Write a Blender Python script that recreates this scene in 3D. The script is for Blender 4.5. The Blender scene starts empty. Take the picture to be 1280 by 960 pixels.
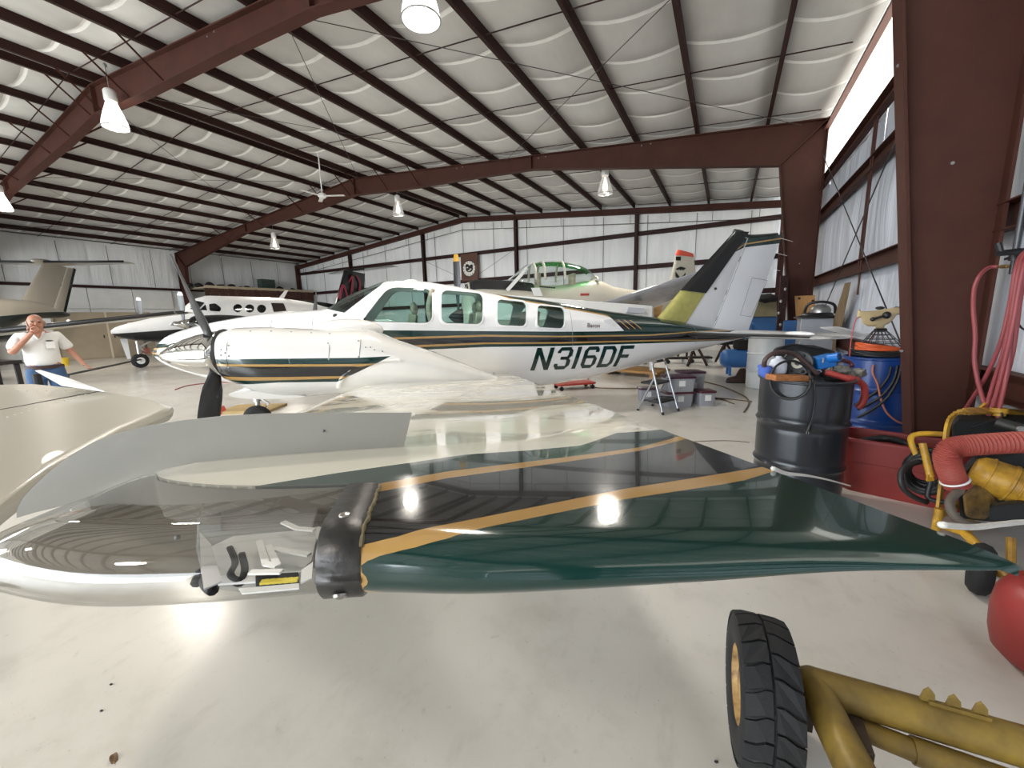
import bpy, bmesh, math, random
import numpy as np
from mathutils import Vector, Matrix, noise
random.seed(7)
SC = bpy.context.scene
COL = SC.collection
PI = math.pi

# ------------------------------------------------------------------ camera
EYE = Vector((0.0, 0.0, 1.5))
CAM_R = Vector((0.8817, 0.4711, -0.0272)); CAM_U = Vector((-0.0547, 0.1594, 0.9857)); CAM_F = Vector((-0.4687, 0.8675, -0.1664))
FPX = 495.0
cam = bpy.data.cameras.new('camera'); cam_o = bpy.data.objects.new('camera', cam); COL.objects.link(cam_o)
cam.sensor_fit = 'HORIZONTAL'; cam.sensor_width = 36.0; cam.lens = FPX / 1280 * 36.0
cam.clip_start = 0.02; cam.clip_end = 200
cm = Matrix((CAM_R, CAM_U, -CAM_F)).transposed().to_4x4(); cm.translation = EYE
cam_o.matrix_world = cm
SC.camera = cam_o
# ------------------------------------------------------------------ view, world, large lights
SC.view_settings.view_transform = 'Standard'; SC.view_settings.look = 'None'
SC.view_settings.gamma = 1.0; SC.view_settings.use_curve_mapping = False
SC.view_settings.exposure = 0.52
SKY = 10.0
wd = bpy.data.worlds.new('sky'); SC.world = wd; wd.use_nodes = True
bg = wd.node_tree.nodes['Background']; bg.inputs[0].default_value = (0.86, 0.93, 1.0, 1); bg.inputs[1].default_value = SKY

def portal(name, loc, rot, sx, sy):
    l = bpy.data.lights.new(name, 'AREA'); l.shape = 'RECTANGLE'; l.size = sx; l.size_y = sy
    l.cycles.is_portal = True
    o = bpy.data.objects.new(name, l); o.location = loc; o.rotation_euler = rot; COL.objects.link(o); return o
portal('door_daylight', (-15.1, -10.9, 2.6), (PI/2, 0, 0), 26.0, 5.2)

# ------------------------------------------------------------------ helpers
def ray(px, py):
    return (CAM_R*(px-640) - CAM_U*(py-480) + CAM_F*FPX)
def on_z(px, py, z=0.0):
    r = ray(px, py); return EYE + r*((z-EYE.z)/r.z)
def on_x(px, py, x):
    r = ray(px, py); return EYE + r*(x/r.x)
def on_y(px, py, y):
    r = ray(px, py); return EYE + r*(y/r.y)
def at_dist(px, py, z):            # point at camera depth z
    return EYE + ray(px, py)*(z/FPX)

_M = {}
def srgb(c):
    return tuple((x/12.92 if x <= .04045 else ((x+.055)/1.055)**2.4) for x in c)
def hexc(h):
    return srgb(tuple(int(h[i:i+2], 16)/255 for i in (0, 2, 4)))
class NT:
    def __init__(s, m): s.t = m.node_tree; s.n = s.t.nodes; s.l = s.t.links
    def add(s, typ, **kw):
        n = s.n.new(typ)
        for k, v in kw.items(): setattr(n, k, v)
        return n
    def link(s, a, b): s.l.new(a, b)
    def math(s, op, a, b=None, clamp=False):
        n = s.add('ShaderNodeMath', operation=op); n.use_clamp = clamp
        for i, x in enumerate((a, b)):
            if x is None: continue
            if isinstance(x, (int, float)): n.inputs[i].default_value = x
            else: s.link(x, n.inputs[i])
        return n.outputs[0]
    def mix(s, fac, a, b):
        n = s.add('ShaderNodeMix', data_type='RGBA')
        for i, x in ((0, fac), (6, a), (7, b)):
            if isinstance(x, (int, float)): n.inputs[i].default_value = x
            elif isinstance(x, tuple): n.inputs[i].default_value = (*x[:3], 1)
            else: s.link(x, n.inputs[i])
        return n.outputs[2]
    def noise(s, scale, detail=3, rough=.5, vec=None, dist=0.0):
        n = s.add('ShaderNodeTexNoise'); n.inputs['Scale'].default_value = scale; n.inputs['Detail'].default_value = detail
        n.inputs['Roughness'].default_value = rough; n.inputs['Distortion'].default_value = dist
        if vec is not None: s.link(vec, n.inputs['Vector'])
        return n.outputs[0]
    def ramp(s, fac, p0, p1, c0=(0,0,0), c1=(1,1,1)):
        n = s.add('ShaderNodeValToRGB'); e = n.color_ramp.elements
        e[0].position = p0; e[1].position = p1; e[0].color = (*c0, 1); e[1].color = (*c1, 1)
        s.link(fac, n.inputs[0]); return n.outputs[0]
    def coords(s, scale=None, which='Object', rot=None):
        c = s.add('ShaderNodeTexCoord').outputs[which]
        if scale is None and rot is None: return c
        m = s.add('ShaderNodeMapping')
        if scale: m.inputs['Scale'].default_value = scale
        if rot: m.inputs['Rotation'].default_value = rot
        s.link(c, m.inputs['Vector']); return m.outputs[0]
    def bump(s, h, strength=.2, dist=.01):
        n = s.add('ShaderNodeBump'); n.inputs['Strength'].default_value = strength; n.inputs['Distance'].default_value = dist
        s.link(h, n.inputs['Height']); return n.outputs[0]
def mat(name, color='808080', rough=.5, metal=0.0, var=0.0, vscale=6.0, bump=0.0, bscale=30.0, coat=0.0, emit=0.0, emitc=None, spec=.5, trans=0.0, grain=None, dark=None):
    """procedural principled paint: base colour with noise variation, fine relief"""
    if name in _M: return _M[name]
    m = bpy.data.materials.new(name); m.use_nodes = True
    t = NT(m); p = t.n['Principled BSDF']
    c = hexc(color) if isinstance(color, str) else color
    p.inputs['Base Color'].default_value = (*c, 1)
    p.inputs['Roughness'].default_value = rough; p.inputs['Metallic'].default_value = metal
    p.inputs['Specular IOR Level'].default_value = spec
    p.inputs['Coat Weight'].default_value = coat; p.inputs['Coat Roughness'].default_value = .03
    if trans: p.inputs['Transmission Weight'].default_value = trans
    if var:
        v = t.coords(grain)
        f = t.noise(vscale, 5, .6, v)
        d = hexc(dark) if dark else tuple(x*(1-var) for x in c)
        t.link(t.mix(t.ramp(f, .35, .65), d, c), p.inputs['Base Color'])
    if bump:
        t.link(t.bump(t.noise(bscale, 4, .6, t.coords(grain)), bump, .01), p.inputs['Normal'])
    if emit:
        p.inputs['Emission Color'].default_value = (*(hexc(emitc) if emitc else c), 1); p.inputs['Emission Strength'].default_value = emit
    _M[name] = m; return m
def glass(name, tint=(.9, .95, .93), ior=1.45, rough=0.02, opac=0.0, opc=(.5,.5,.5)):
    """thin pane: see-through with a tint, plus fresnel mirror reflection"""
    if name in _M: return _M[name]
    m = bpy.data.materials.new(name); m.use_nodes = True; t = NT(m)
    t.n.remove(t.n['Principled BSDF'])
    tr = t.add('ShaderNodeBsdfTransparent'); tr.inputs[0].default_value = (*tint, 1)
    gl = t.add('ShaderNodeBsdfGlossy'); gl.inputs['Roughness'].default_value = rough
    base = tr.outputs[0]
    if opac:
        df = t.add('ShaderNodeBsdfDiffuse'); df.inputs[0].default_value = (*opc, 1)
        mm = t.add('ShaderNodeMixShader'); mm.inputs[0].default_value = opac; t.link(base, mm.inputs[1]); t.link(df.outputs[0], mm.inputs[2]); base = mm.outputs[0]
    fr = t.add('ShaderNodeFresnel'); ge = t.add('ShaderNodeNewGeometry')
    t.link(t.math('ADD', t.math('MULTIPLY', ge.outputs['Backfacing'], 1/ior-ior), ior), fr.inputs[0])
    mx = t.add('ShaderNodeMixShader'); t.link(fr.outputs[0], mx.inputs[0]); t.link(base, mx.inputs[1]); t.link(gl.outputs[0], mx.inputs[2])
    t.link(mx.outputs[0], t.n['Material Output'].inputs[0]); _M[name] = m; return m

def tag(o, label=None, cat=None, group=None, kind=None):
    if label: o['label'] = label
    if cat: o['category'] = cat
    if group: o['group'] = group
    if kind: o['kind'] = kind
    return o
def thing(name, label, cat, loc=(0, 0, 0), rz=0.0, group=None, kind=None, mat4=None):
    o = bpy.data.objects.new(name, None); COL.objects.link(o); o.empty_display_size = .1
    o.location = loc; o.rotation_euler = (0, 0, rz)
    if mat4 is not None: o.matrix_world = mat4
    return tag(o, label, cat, group, kind)
def obj(name, bm, m, parent=None, smooth=None, label=None, bevel=0.0, loc=None, rot=None, normals=True):
    """link a bmesh (or mesh) as one object"""
    if isinstance(bm, bmesh.types.BMesh):
        if normals: bmesh.ops.recalc_face_normals(bm, faces=bm.faces)
        me = bpy.data.meshes.new(name); bm.to_mesh(me); bm.free()
    else: me = bm
    if m is not None and not len(me.materials):
        for x in (m if isinstance(m, (list, tuple)) else [m]): me.materials.append(x)
    o = bpy.data.objects.new(name, me); COL.objects.link(o)
    if smooth is not None:
        for p in me.polygons: p.use_smooth = True
        if smooth < 180: 
            me.set_sharp_from_angle(angle=math.radians(smooth))
    if bevel:
        b = o.modifiers.new('b', 'BEVEL'); b.width = bevel; b.segments = 2; b.limit_method = 'ANGLE'; b.angle_limit = math.radians(40)
    if parent is not None: o.parent = parent
    if loc is not None: o.location = loc
    if rot is not None: o.rotation_euler = rot
    if label: o['label'] = label
    return o
def solo(name, bm, m, label, cat, group=None, kind=None, loc=(0,0,0), rz=0.0, **kw):
    o = obj(name, bm, m, **kw); o.location = loc; o.rotation_euler.z = rz
    return tag(o, label, cat, group, kind)
def B(): return bmesh.new()
def box(bm, c, s, rot=None, mi=0):
    M = Matrix.Translation(c)
    if rot is not None: M = M @ (rot if isinstance(rot, Matrix) else Matrix.Rotation(rot, 4, 'Z'))
    r = bmesh.ops.create_cube(bm, size=1.0, matrix=M @ Matrix.Diagonal((*s, 1)))
    for f in {f for v in r['verts'] for f in v.link_faces}: f.material_index = mi
    return bm
def bar(bm, p0, p1, w, h, up=(0, 0, 1), mi=0):
    """rectangular bar from p0 to p1, w across, h along up"""
    p0, p1 = Vector(p0), Vector(p1); d = p1-p0; L = d.length; d.normalize()
    s = d.cross(Vector(up))
    if s.length < 1e-6: s = d.cross(Vector((1, 0, 0)))
    s.normalize(); u = s.cross(d)
    M = Matrix((d, s, u)).transposed().to_4x4(); M.translation = (p0+p1)/2
    r = bmesh.ops.create_cube(bm, size=1.0, matrix=M @ Matrix.Diagonal((L, w, h, 1)))
    for f in {f for v in r['verts'] for f in v.link_faces}: f.material_index = mi
    return bm
def frame_of(d):
    d = Vector(d).normalized(); a = Vector((0, 0, 1)) if abs(d.z) < .9 else Vector((1, 0, 0))
    s = d.cross(a).normalized(); return s, s.cross(d).normalized()
def rings(bm, rs, closed=True, cap=True, mi=0, loop=False):
    vs = [[bm.verts.new(p) for p in r] for r in rs]; n = len(vs[0]); fs = []
    pairs = list(zip(vs, vs[1:])) + ([(vs[-1], vs[0])] if loop else [])
    for a, b in pairs:
        for i in range(n if closed else n-1):
            j = (i+1) % n; fs.append(bm.faces.new((a[i], a[j], b[j], b[i])))
    if cap and closed and not loop:
        fs.append(bm.faces.new(vs[0][::-1])); fs.append(bm.faces.new(vs[-1]))
    for f in fs: f.material_index = mi
    return vs
def cyl(bm, p0, p1, r0, r1=None, seg=16, mi=0, cap=True):
    r1 = r0 if r1 is None else r1; p0, p1 = Vector(p0), Vector(p1); s, u = frame_of(p1-p0)
    ring = lambda c, r: [c + (s*math.cos(t) + u*math.sin(t))*r for t in (2*PI*i/seg for i in range(seg))]
    rings(bm, [ring(p0, r0), ring(p1, r1)], cap=cap, mi=mi); return bm
def smooth_pts(pts, n=6, loop=False):
    P = [Vector(p) for p in pts]; out = []; m = len(P)
    rng = range(m) if loop else range(m-1)
    for i in rng:
        a, b, c, d = (P[(i-1) % m] if (loop or i) else P[0]), P[i], P[(i+1) % m], (P[(i+2) % m] if (loop or i+2 < m) else P[-1])
        for k in range(n):
            t = k/n
            out.append(.5*((2*b) + (c-a)*t + (2*a-5*b+4*c-d)*t*t + (3*b-a-3*c+d)*t**3))
    if not loop: out.append(P[-1])
    return out
def tube(bm, pts, r, seg=8, n=6, mi=0, smooth=True, loop=False):
    """round tube through points; r may be a function of 0..1"""
    P = smooth_pts(pts, n, loop) if smooth else [Vector(p) for p in pts]
    rs = []; nrm = None
    for i, p in enumerate(P):
        d = (P[(i+1) % len(P)] if (loop or i+1 < len(P)) else p) - (P[i-1] if (loop or i) else p)
        d.normalize()
        if nrm is None: nrm, _ = frame_of(d)
        nrm = (nrm - d*nrm.dot(d)); nrm.normalize(); b = d.cross(nrm)
        rr = r(i/(len(P)-1)) if callable(r) else r
        rs.append([p + (nrm*math.cos(t) + b*math.sin(t))*rr for t in (2*PI*k/seg for k in range(seg))])
    rings(bm, rs, mi=mi, loop=loop); return bm
def lathe(bm, prof, seg=24, M=None, mi=0, cap=True):
    """prof: (radius, height) pairs about z"""
    M = M or Matrix()
    rs = [[M @ Vector((r*math.cos(2*PI*i/seg), r*math.sin(2*PI*i/seg), z)) for i in range(seg)] for r, z in prof]
    rings(bm, rs, cap=cap, mi=mi); return bm
def prism(bm, poly, d, mi=0):
    """polygon (3-D points) extruded by vector d"""
    d = Vector(d); a = [bm.verts.new(Vector(p)) for p in poly]; b = [bm.verts.new(Vector(p)+d) for p in poly]
    fs = [bm.faces.new(a[::-1]), bm.faces.new(b)]
    for i in range(len(a)):
        j = (i+1) % len(a); fs.append(bm.faces.new((a[i], a[j], b[j], b[i])))
    for f in fs: f.material_index = mi
    return bm
def grid(bm, f, nu, nv, mi=0, thick=None):
    """surface f(s,t), s,t in 0..1"""
    vs = [[bm.verts.new(f(i/nu, j/nv)) for j in range(nv+1)] for i in range(nu+1)]
    for i in range(nu):
        for j in range(nv):
            q = bm.faces.new((vs[i][j], vs[i+1][j], vs[i+1][j+1], vs[i][j+1])); q.material_index = mi
    return vs
def ball(bm, c, r, seg=16, M=None, mi=0):
    r = r if hasattr(r, '__len__') else (r, r, r)
    X = Matrix.Translation(c) @ (M or Matrix()) @ Matrix.Diagonal((*r, 1))
    q = bmesh.ops.create_uvsphere(bm, u_segments=seg, v_segments=max(6, seg//2), radius=1.0, matrix=X)
    for f in {f for v in q['verts'] for f in v.link_faces}: f.material_index = mi
    return bm
def torus(bm, c, R, r, M=None, seg=32, rs=8, mi=0, arc=2*PI):
    M = Matrix.Translation(c) @ (M or Matrix()); full = abs(arc-2*PI) < 1e-6; n = seg if full else seg+1
    rr = [[M @ Vector(((R+r*math.cos(b))*math.cos(a), (R+r*math.cos(b))*math.sin(a), r*math.sin(b))) for b in (2*PI*k/rs for k in range(rs))] for a in (arc*i/seg for i in range(n))]
    rings(bm, rr, mi=mi, loop=full); return bm
def evaluated(o):
    dg = bpy.context.evaluated_depsgraph_get(); e = o.evaluated_get(dg)
    return bpy.data.meshes.new_from_object(e)
def skin(verts, edges, radii, levels=2):
    """limbs grown around a skeleton, returned as a mesh"""
    me = bpy.data.meshes.new('s'); me.from_pydata([tuple(v) for v in verts], edges, [])
    o = bpy.data.objects.new('s', me); COL.objects.link(o)
    o.modifiers.new('k', 'SKIN'); sub = o.modifiers.new('u', 'SUBSURF'); sub.levels = levels
    for i, r in enumerate(radii):
        v = me.skin_vertices[0].data[i]; v.radius = r if hasattr(r, '__len__') else (r, r); v.use_root = (i == 0)
    bpy.context.view_layer.update(); out = evaluated(o)
    bpy.data.objects.remove(o); bpy.data.meshes.remove(me); return out
def text_mesh(s, size, extrude=0.001):
    c = bpy.data.curves.new('t', 'FONT'); c.body = s; c.size = size; c.extrude = extrude; c.align_x = 'CENTER'; c.align_y = 'CENTER'
    o = bpy.data.objects.new('t', c); COL.objects.link(o); bpy.context.view_layer.update()
    me = evaluated(o); bpy.data.objects.remove(o); bpy.data.curves.remove(c); return me
def interp(x, tab, k=1):
    """piecewise-linear table: rows (x, a, b, ..)"""
    if x <= tab[0][0]: return tab[0][k]
    for a, b in zip(tab, tab[1:]):
        if x <= b[0]:
            t = (x-a[0])/(b[0]-a[0]+1e-12); return a[k]+(b[k]-a[k])*t
    return tab[-1][k]
def smooth_interp(x, tab, k=1):
    """monotone cubic table lookup"""
    n = len(tab)
    if x <= tab[0][0]: return tab[0][k]
    if x >= tab[-1][0]: return tab[-1][k]
    i = max(j for j in range(n-1) if tab[j][0] <= x)
    def sl(j):
        if j <= 0 or j >= n-1: 
            a, b = (tab[0], tab[1]) if j <= 0 else (tab[-2], tab[-1]); return (b[k]-a[k])/(b[0]-a[0])
        l = (tab[j][k]-tab[j-1][k])/(tab[j][0]-tab[j-1][0]); r = (tab[j+1][k]-tab[j][k])/(tab[j+1][0]-tab[j][0])
        return 0 if l*r <= 0 else 2*l*r/(l+r)
    h = tab[i+1][0]-tab[i][0]; t = (x-tab[i][0])/h
    return (2*t**3-3*t*t+1)*tab[i][k] + (t**3-2*t*t+t)*h*sl(i) + (-2*t**3+3*t*t)*tab[i+1][k] + (t**3-t*t)*h*sl(i+1)
def dup(root, loc=None, rz=None, label=None, group=None):
    r = root.copy(); COL.objects.link(r)
    if loc is not None: r.location = loc
    if rz is not None: r.rotation_euler = (0, 0, rz)
    if label: r['label'] = label
    if group: r['group'] = group
    for ch in list(root.children):
        c = ch.copy(); COL.objects.link(c); c.parent = r
        for g in list(ch.children):
            d = g.copy(); COL.objects.link(d); d.parent = c
    return r
def curve_node(t, x, pts, x0, x1, y0, y1):
    """piecewise-linear function of socket x through pts, as nodes"""
    xn = t.math('DIVIDE', t.math('SUBTRACT', x, x0), x1-x0)
    n = t.add('ShaderNodeFloatCurve'); cv = n.mapping.curves[0]
    P = sorted((min(max((px-x0)/(x1-x0), 0), 1), (py-y0)/(y1-y0)) for px, py in pts)
    if P[0][0] > 1e-3: P = [(0.0, P[0][1])] + P
    if P[-1][0] < 1-1e-3: P = P + [(1.0, P[-1][1])]
    while len(cv.points) < len(P): cv.points.new(.5, .5)
    for q, (a, b) in zip(cv.points, P): q.location = (a, b); q.handle_type = 'VECTOR'
    n.mapping.use_clip = False; n.mapping.update()
    t.link(xn, n.inputs['Value'])
    return t.math('ADD', t.math('MULTIPLY', n.outputs[0], y1-y0), y0)
# ================================================================== HANGAR
M_STEEL = mat('red_oxide_steel', '48281f', .65, 0, spec=.25, var=.18, vscale=3.0, bump=.08, bscale=220)
M_PURLIN = mat('purlin_paint', '341c18', .6, 0, spec=.25, var=.2, vscale=2.0)
M_GALV = mat('galvanised', 'a5a5a3', .35, .7, var=.2)
M_CABLE = mat('steel_cable', '4a4746', .5, .6)
def insul_mat(name, col, stretch, bumpk):
    m = bpy.data.materials.new(name); m.use_nodes = True; t = NT(m); p = t.n['Principled BSDF']
    c = hexc(col); v = t.coords(stretch)
    f = t.noise(1.0, 6, .6, v)
    g = t.noise(.35, 2, .5, t.coords())
    d = tuple(x*.86 for x in c)
    t.link(t.mix(t.ramp(t.math('ADD', t.math('MULTIPLY', f, .5), t.math('MULTIPLY', g, .5)), .35, .62), d, c), p.inputs['Base Color'])
    p.inputs['Roughness'].default_value = .42
    t.link(t.bump(f, bumpk, .06), p.inputs['Normal']); _M[name] = m; return m
M_CEIL = insul_mat('roof_insulation_vinyl', 'c6c5c2', (3.0, 1.2, 1.0), .22)
M_TAPE = mat('seam_tape', 'efefec', .4, var=.06)
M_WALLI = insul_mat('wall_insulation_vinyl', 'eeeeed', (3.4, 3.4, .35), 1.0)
M_BLUEW = insul_mat('wall_panel_sky_tint', 'cdd2dc', (5, 5, .22), .8)  # white panels with the bluish skylight mixed into their colour
M_DOORP = mat('door_panel_white', 'dddbd6', .45, var=.08, vscale=2)

XR, XL, YB, YF, XC = 1.88, -28.95, 19.8, -11.0, -13.55
EAVE, RIDGE = 5.78, 7.2
def roof_z(x): return RIDGE - (RIDGE-EAVE)*abs(x-XC)/(1.8-XC)
# floor: pale glossy epoxy with scuffs
m = bpy.data.materials.new('floor_epoxy'); m.use_nodes = True; t = NT(m); p = t.n['Principled BSDF']
v = t.coords()
big = t.noise(.55, 4, .6, v); fine = t.noise(14, 6, .7, v); streak = t.noise(1.0, 5, .65, t.coords((6, 2.2, 1), rot=(0, 0, .7)))
c = t.mix(t.ramp(big, .35, .7), hexc('d9d5cd'), hexc('cbc7bf'))
c = t.mix(t.math('MULTIPLY', t.ramp(streak, .58, .74), .22), c, hexc('8f8a80'))
c = t.mix(t.math('MULTIPLY', t.ramp(fine, .62, .76), .4), c, hexc('86827a'))
c = t.mix(t.math('MULTIPLY', t.ramp(t.noise(70, 3, .6, v), .70, .76), .6), c, hexc('6d6a64'))
c = t.mix(t.math('MULTIPLY', t.ramp(t.noise(2.2, 5, .7, v), .52, .7), .25), c, hexc('a39e90'))
t.link(c, p.inputs['Base Color'])
t.link(t.math('ADD', t.math('MULTIPLY', fine, .18), .13), p.inputs['Roughness'])
p.inputs['Specular IOR Level'].default_value = .45
t.link(t.bump(fine, .05, .004), p.inputs['Normal'])
b = B(); grid(b, lambda s, q: Vector((XL-.6+(XR-XL+1.2)*s, YF+(YB-YF+.6)*q, 0)), 1, 1)
fl = solo('floor', b, m, None, None, kind='structure')
b = B(); grid(b, lambda s, q: Vector((-60+90*s, YF-40+40*q, -.02)), 1, 1)
ap = solo('floor_apron', b, mat('concrete_apron', 'b5b1a8', .8, var=.15), None, None, kind='structure')

# ceiling: sagging insulation between purlins, purlins, rods
ceil = thing('ceiling', None, None, kind='structure')
PX = [0.65-1.55*k for k in range(9)] + [-13.27]
PX = PX + [2*XC-x for x in PX[::-1]]
EDGES = [XR-.02] + PX + [XL+.05]
SEAMS = [YF+1.22*k for k in range(int((YB-YF)/1.22)+2)]
for a, c in zip(EDGES, EDGES[1:]):
    if abs(a-c) < .7: continue
    b = B(); nx = 7
    ys = []
    for s in SEAMS: ys += [s-.3, s-.05, s-.015, s+.015, s+.05]
    ys = sorted(y for y in ys if YF <= y <= YB) ; ys = [YF] + ys + [YB]
    ja = random.random()*10
    def pt(i, y):
        s = i/nx; x = a+(c-a)*s
        sag = .10*(1-(2*s-1)**2)
        k = min(abs(y-q - .25*(1-(2*s-1)**2)*0) for q in SEAMS)
        ridge = .035*math.exp(-(k/.03)**2)*(1-(2*s-1)**2)
        w = .02*noise.noise(Vector((x*.9, y*.5, ja)))
        yy = y + .05*math.sin(PI*s)     # the seam bows as it sags
        return Vector((x, min(max(yy, YF), YB-.02), roof_z(x)+.19-sag+ridge*.9+w*(1-(2*s-1)**2)))
    vs = [[b.verts.new(pt(i, y)) for y in ys] for i in range(nx+1)]
    for i in range(nx):
        for j in range(len(ys)-1):
            q = b.faces.new((vs[i][j], vs[i+1][j], vs[i+1][j+1], vs[i][j+1])); q.material_index = 1 if ys[j+1]-ys[j] < .04 and ys[j+1]-ys[j] > .02 else 0
    obj('insulation_panel', b, [M_CEIL, M_TAPE], ceil, smooth=50)
for x in PX:
    b = B(); z = roof_z(x); sgn = 1 if x > XC else -1
    box(b, (x, (YF+YB)/2, z+.10), (.012, YB-YF, .2))
    box(b, (x-sgn*.035, (YF+YB)/2, z+.006), (.075, YB-YF, .012)); box(b, (x+sgn*.035, (YF+YB)/2, z+.195), (.075, YB-YF, .012))
    obj('purlin', b, M_PURLIN, ceil)
for y in [YF+2.5+2.54*k for k in range(12)]:
    for s in (1, -1):
        b = B(); x0, x1 = XC, (1.6 if s > 0 else 2*XC-1.6)
        cyl(b, (x0, y, roof_z(x0)+.05), (x1, y, roof_z(x1)+.05), .012, seg=5)
        obj('sag_rod', b, M_PURLIN, ceil)
# metal roof sheet above, keeps daylight out
for s in (1, -1):
    xe = XR+.3 if s > 0 else XL-.4
    b = B(); prism(b, [(XC, YF, RIDGE+.24), (xe, YF, roof_z(xe)+.24), (xe, YB+.4, roof_z(xe)+.24), (XC, YB+.4, RIDGE+.24)], (0, 0, .04))
    obj('roof_sheet', b, M_GALV, ceil)
# ridge closing strip between the two ridge purlins
b = B(); box(b, (XC, (YF+YB)/2, RIDGE+.17), (.6, YB-YF, .01)); obj('ridge_strip', b, M_CEIL, ceil)
# roof X-bracing cables in the bay behind
for (x0, y0, x1, y1) in ((1.3, 4.75, -6.6, 12.1), (-6.6, 4.75, 1.3, 12.1), (-6.6, 4.75, -13.2, 12.1), (-13.2, 4.75, -6.6, 12.1), (-13.8, 4.75, -20.5, 12.1), (-20.5, 4.75, -13.8, 12.1), (-20.5, 4.75, -28.0, 12.1), (-28.0, 4.75, -20.5, 12.1), (1.3, -2.9, -6.6, 4.5), (-6.6, -2.9, 1.3, 4.5)):
    b = B(); cyl(b, (x0, y0, roof_z(x0)-.12), (x1, y1, roof_z(x1)-.12), .007, seg=5); obj('brace_cable', b, M_CABLE, ceil)

# portal frames
def portal_frame(y, nm):
    fr = thing(nm, None, None, (0, y, 0), kind='structure')
    T = .20
    # half profile to the right of the ridge, in (x,z)
    top = [(1.80, EAVE-.03), (XC, RIDGE-.03)]
    bot = [(XC, 6.56), (-11.2, 6.36), (-7.6, 6.18), (-5.66, 6.06), (-2.36, 5.5), (.93, 4.93)]
    bs = [(.93, 4.93), (-2.36, 5.5), (-5.66, 6.06), (-7.6, 6.18), (-11.2, 6.36), (XC, 6.56)]
    for s in (1, -1):
        X = lambda x: x if s > 0 else 2*XC-x
        P = lambda x, z, yy=0: Vector((X(x), yy, z))
        # rafter: web + flanges
        b = B(); poly = [P(*q, -.006) for q in [(1.80, EAVE-.03)] + bs[0:] + [(XC, RIDGE-.03)]]
        prism(b, poly, (0, .012, 0))
        for q0, q1 in zip(bs, bs[1:]): bar(b, P(*q0), P(*q1), T, .022, up=(0, 0, 1))
        bar(b, P(1.82, EAVE-.03), P(XC, RIDGE-.03), T, .022)
        for (xa, za, zb) in ((-5.66, 6.06, roof_z(-5.66)-.03), (XC+.01, 6.56, RIDGE-.05)):
            bar(b, P(xa, za), P(xa, zb), .03, T, up=(0, 1, 0))
        obj('rafter', b, M_STEEL, fr)
        # column: tapered
        b = B(); base_in, knee_in = 1.52, .93
        poly = [P(1.80, 0, -.006), P(base_in, 0, -.006), P(knee_in, 4.93, -.006), P(1.80, EAVE-.03, -.006)]
        prism(b, poly, (0, .012, 0))
        bar(b, P(base_in, 0), P(knee_in, 4.93), T, .022, up=(1, 0, 0)); bar(b, P(1.80, 0), P(1.80, EAVE), T, .022, up=(1, 0, 0))
        obj('column', b, M_STEEL, fr)
        b = B(); bar(b, P(knee_in, 4.93), P(1.80, EAVE-.03), T*.98, .03, up=(1, 0, 0)); obj('knee_plate', b, M_STEEL, fr)
        b = B(); box(b, P(1.66, .012), (.42, .34, .024)); obj('base_plate', b, M_STEEL, fr)
        # flange braces from purlins down to the rafter
        for xp in ((PX[7], PX[8], PX[9]) if s > 0 else (PX[3], PX[5], PX[7], PX[8], PX[9])):
            for e in (1, -1):
                zb = interp(xp, sorted(bs))
                b = B(); bar(b, P(xp, roof_z(xp)+.03, e*.75), P(xp, zb+.04, e*.05), .04, .008, up=(1, 0, 0)); obj('flange_brace', b, M_STEEL, fr)
    b = B()
    for xp in (PX[2], PX[4], PX[6]):
        for e in (-.04, .04): cyl(b, (xp+.25+e*3, -.01, roof_z(xp)-.12), (xp+.25+e*3, -.03, roof_z(xp)-.12), .018, seg=8)
    for (x, z) in ((1.35, 1.12), (1.39, 1.15), (1.5, 2.6), (1.1, 3.4)):
        cyl(b, (x, -.004, z), (x, -.014, z), .012, seg=8)
    obj('bolt', b, M_GALV, fr)
    return fr
for k, y in enumerate((-3.0, 4.62, 12.2)): portal_frame(y, 'portal_frame')

# end wall ---------------------------------------------------------
wb = thing('wall_back', None, None, (0, 0, 0), kind='structure')
ZS = [0, 1.2, 2.3, 3.65, 5.15, 7.4]
posts = [1.7, -3.9, -10.2, -16.6, -23.1, -28.8]
for i in range(5):
    for xa, xb_ in zip(posts, posts[1:]):
        b = B(); za, zb = ZS[i], ZS[i+1]; ph = random.random()*9
        def f(s, q):
            x = xa+(xb_-xa)*s; zt = min(zb, roof_z(x)+.2); zz = za+(zt-za)*q if zt > za else zt
            e = math.sin(PI*q)*(.06*abs(math.sin(PI*s*5))**.5) + .015*noise.noise(Vector((x*2.5, zz*.5, ph)))*2*math.sin(PI*q)
            return Vector((x, YB+.12-e, zz))
        grid(b, f, 40, 6); obj('insulation_panel', b, M_WALLI, wb, smooth=60)
for z in ZS[1:5]:
    b = B(); box(b, ((XR+XL)/2, YB+.0, z), (XR-XL, .012, .2)); box(b, ((XR+XL)/2, YB-.04, z-.1), (XR-XL, .09, .012)); obj('girt', b, M_PURLIN, wb)
for x in posts[1:-1]:
    b = B(); h = roof_z(x)-.15
    box(b, (x, YB-.02, h/2), (.012, .2, h)); box(b, (x, YB-.12, h/2), (.15, .014, h)); box(b, (x, YB+.08, h/2), (.15, .014, h)); obj('post', b, M_PURLIN, wb)
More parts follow.
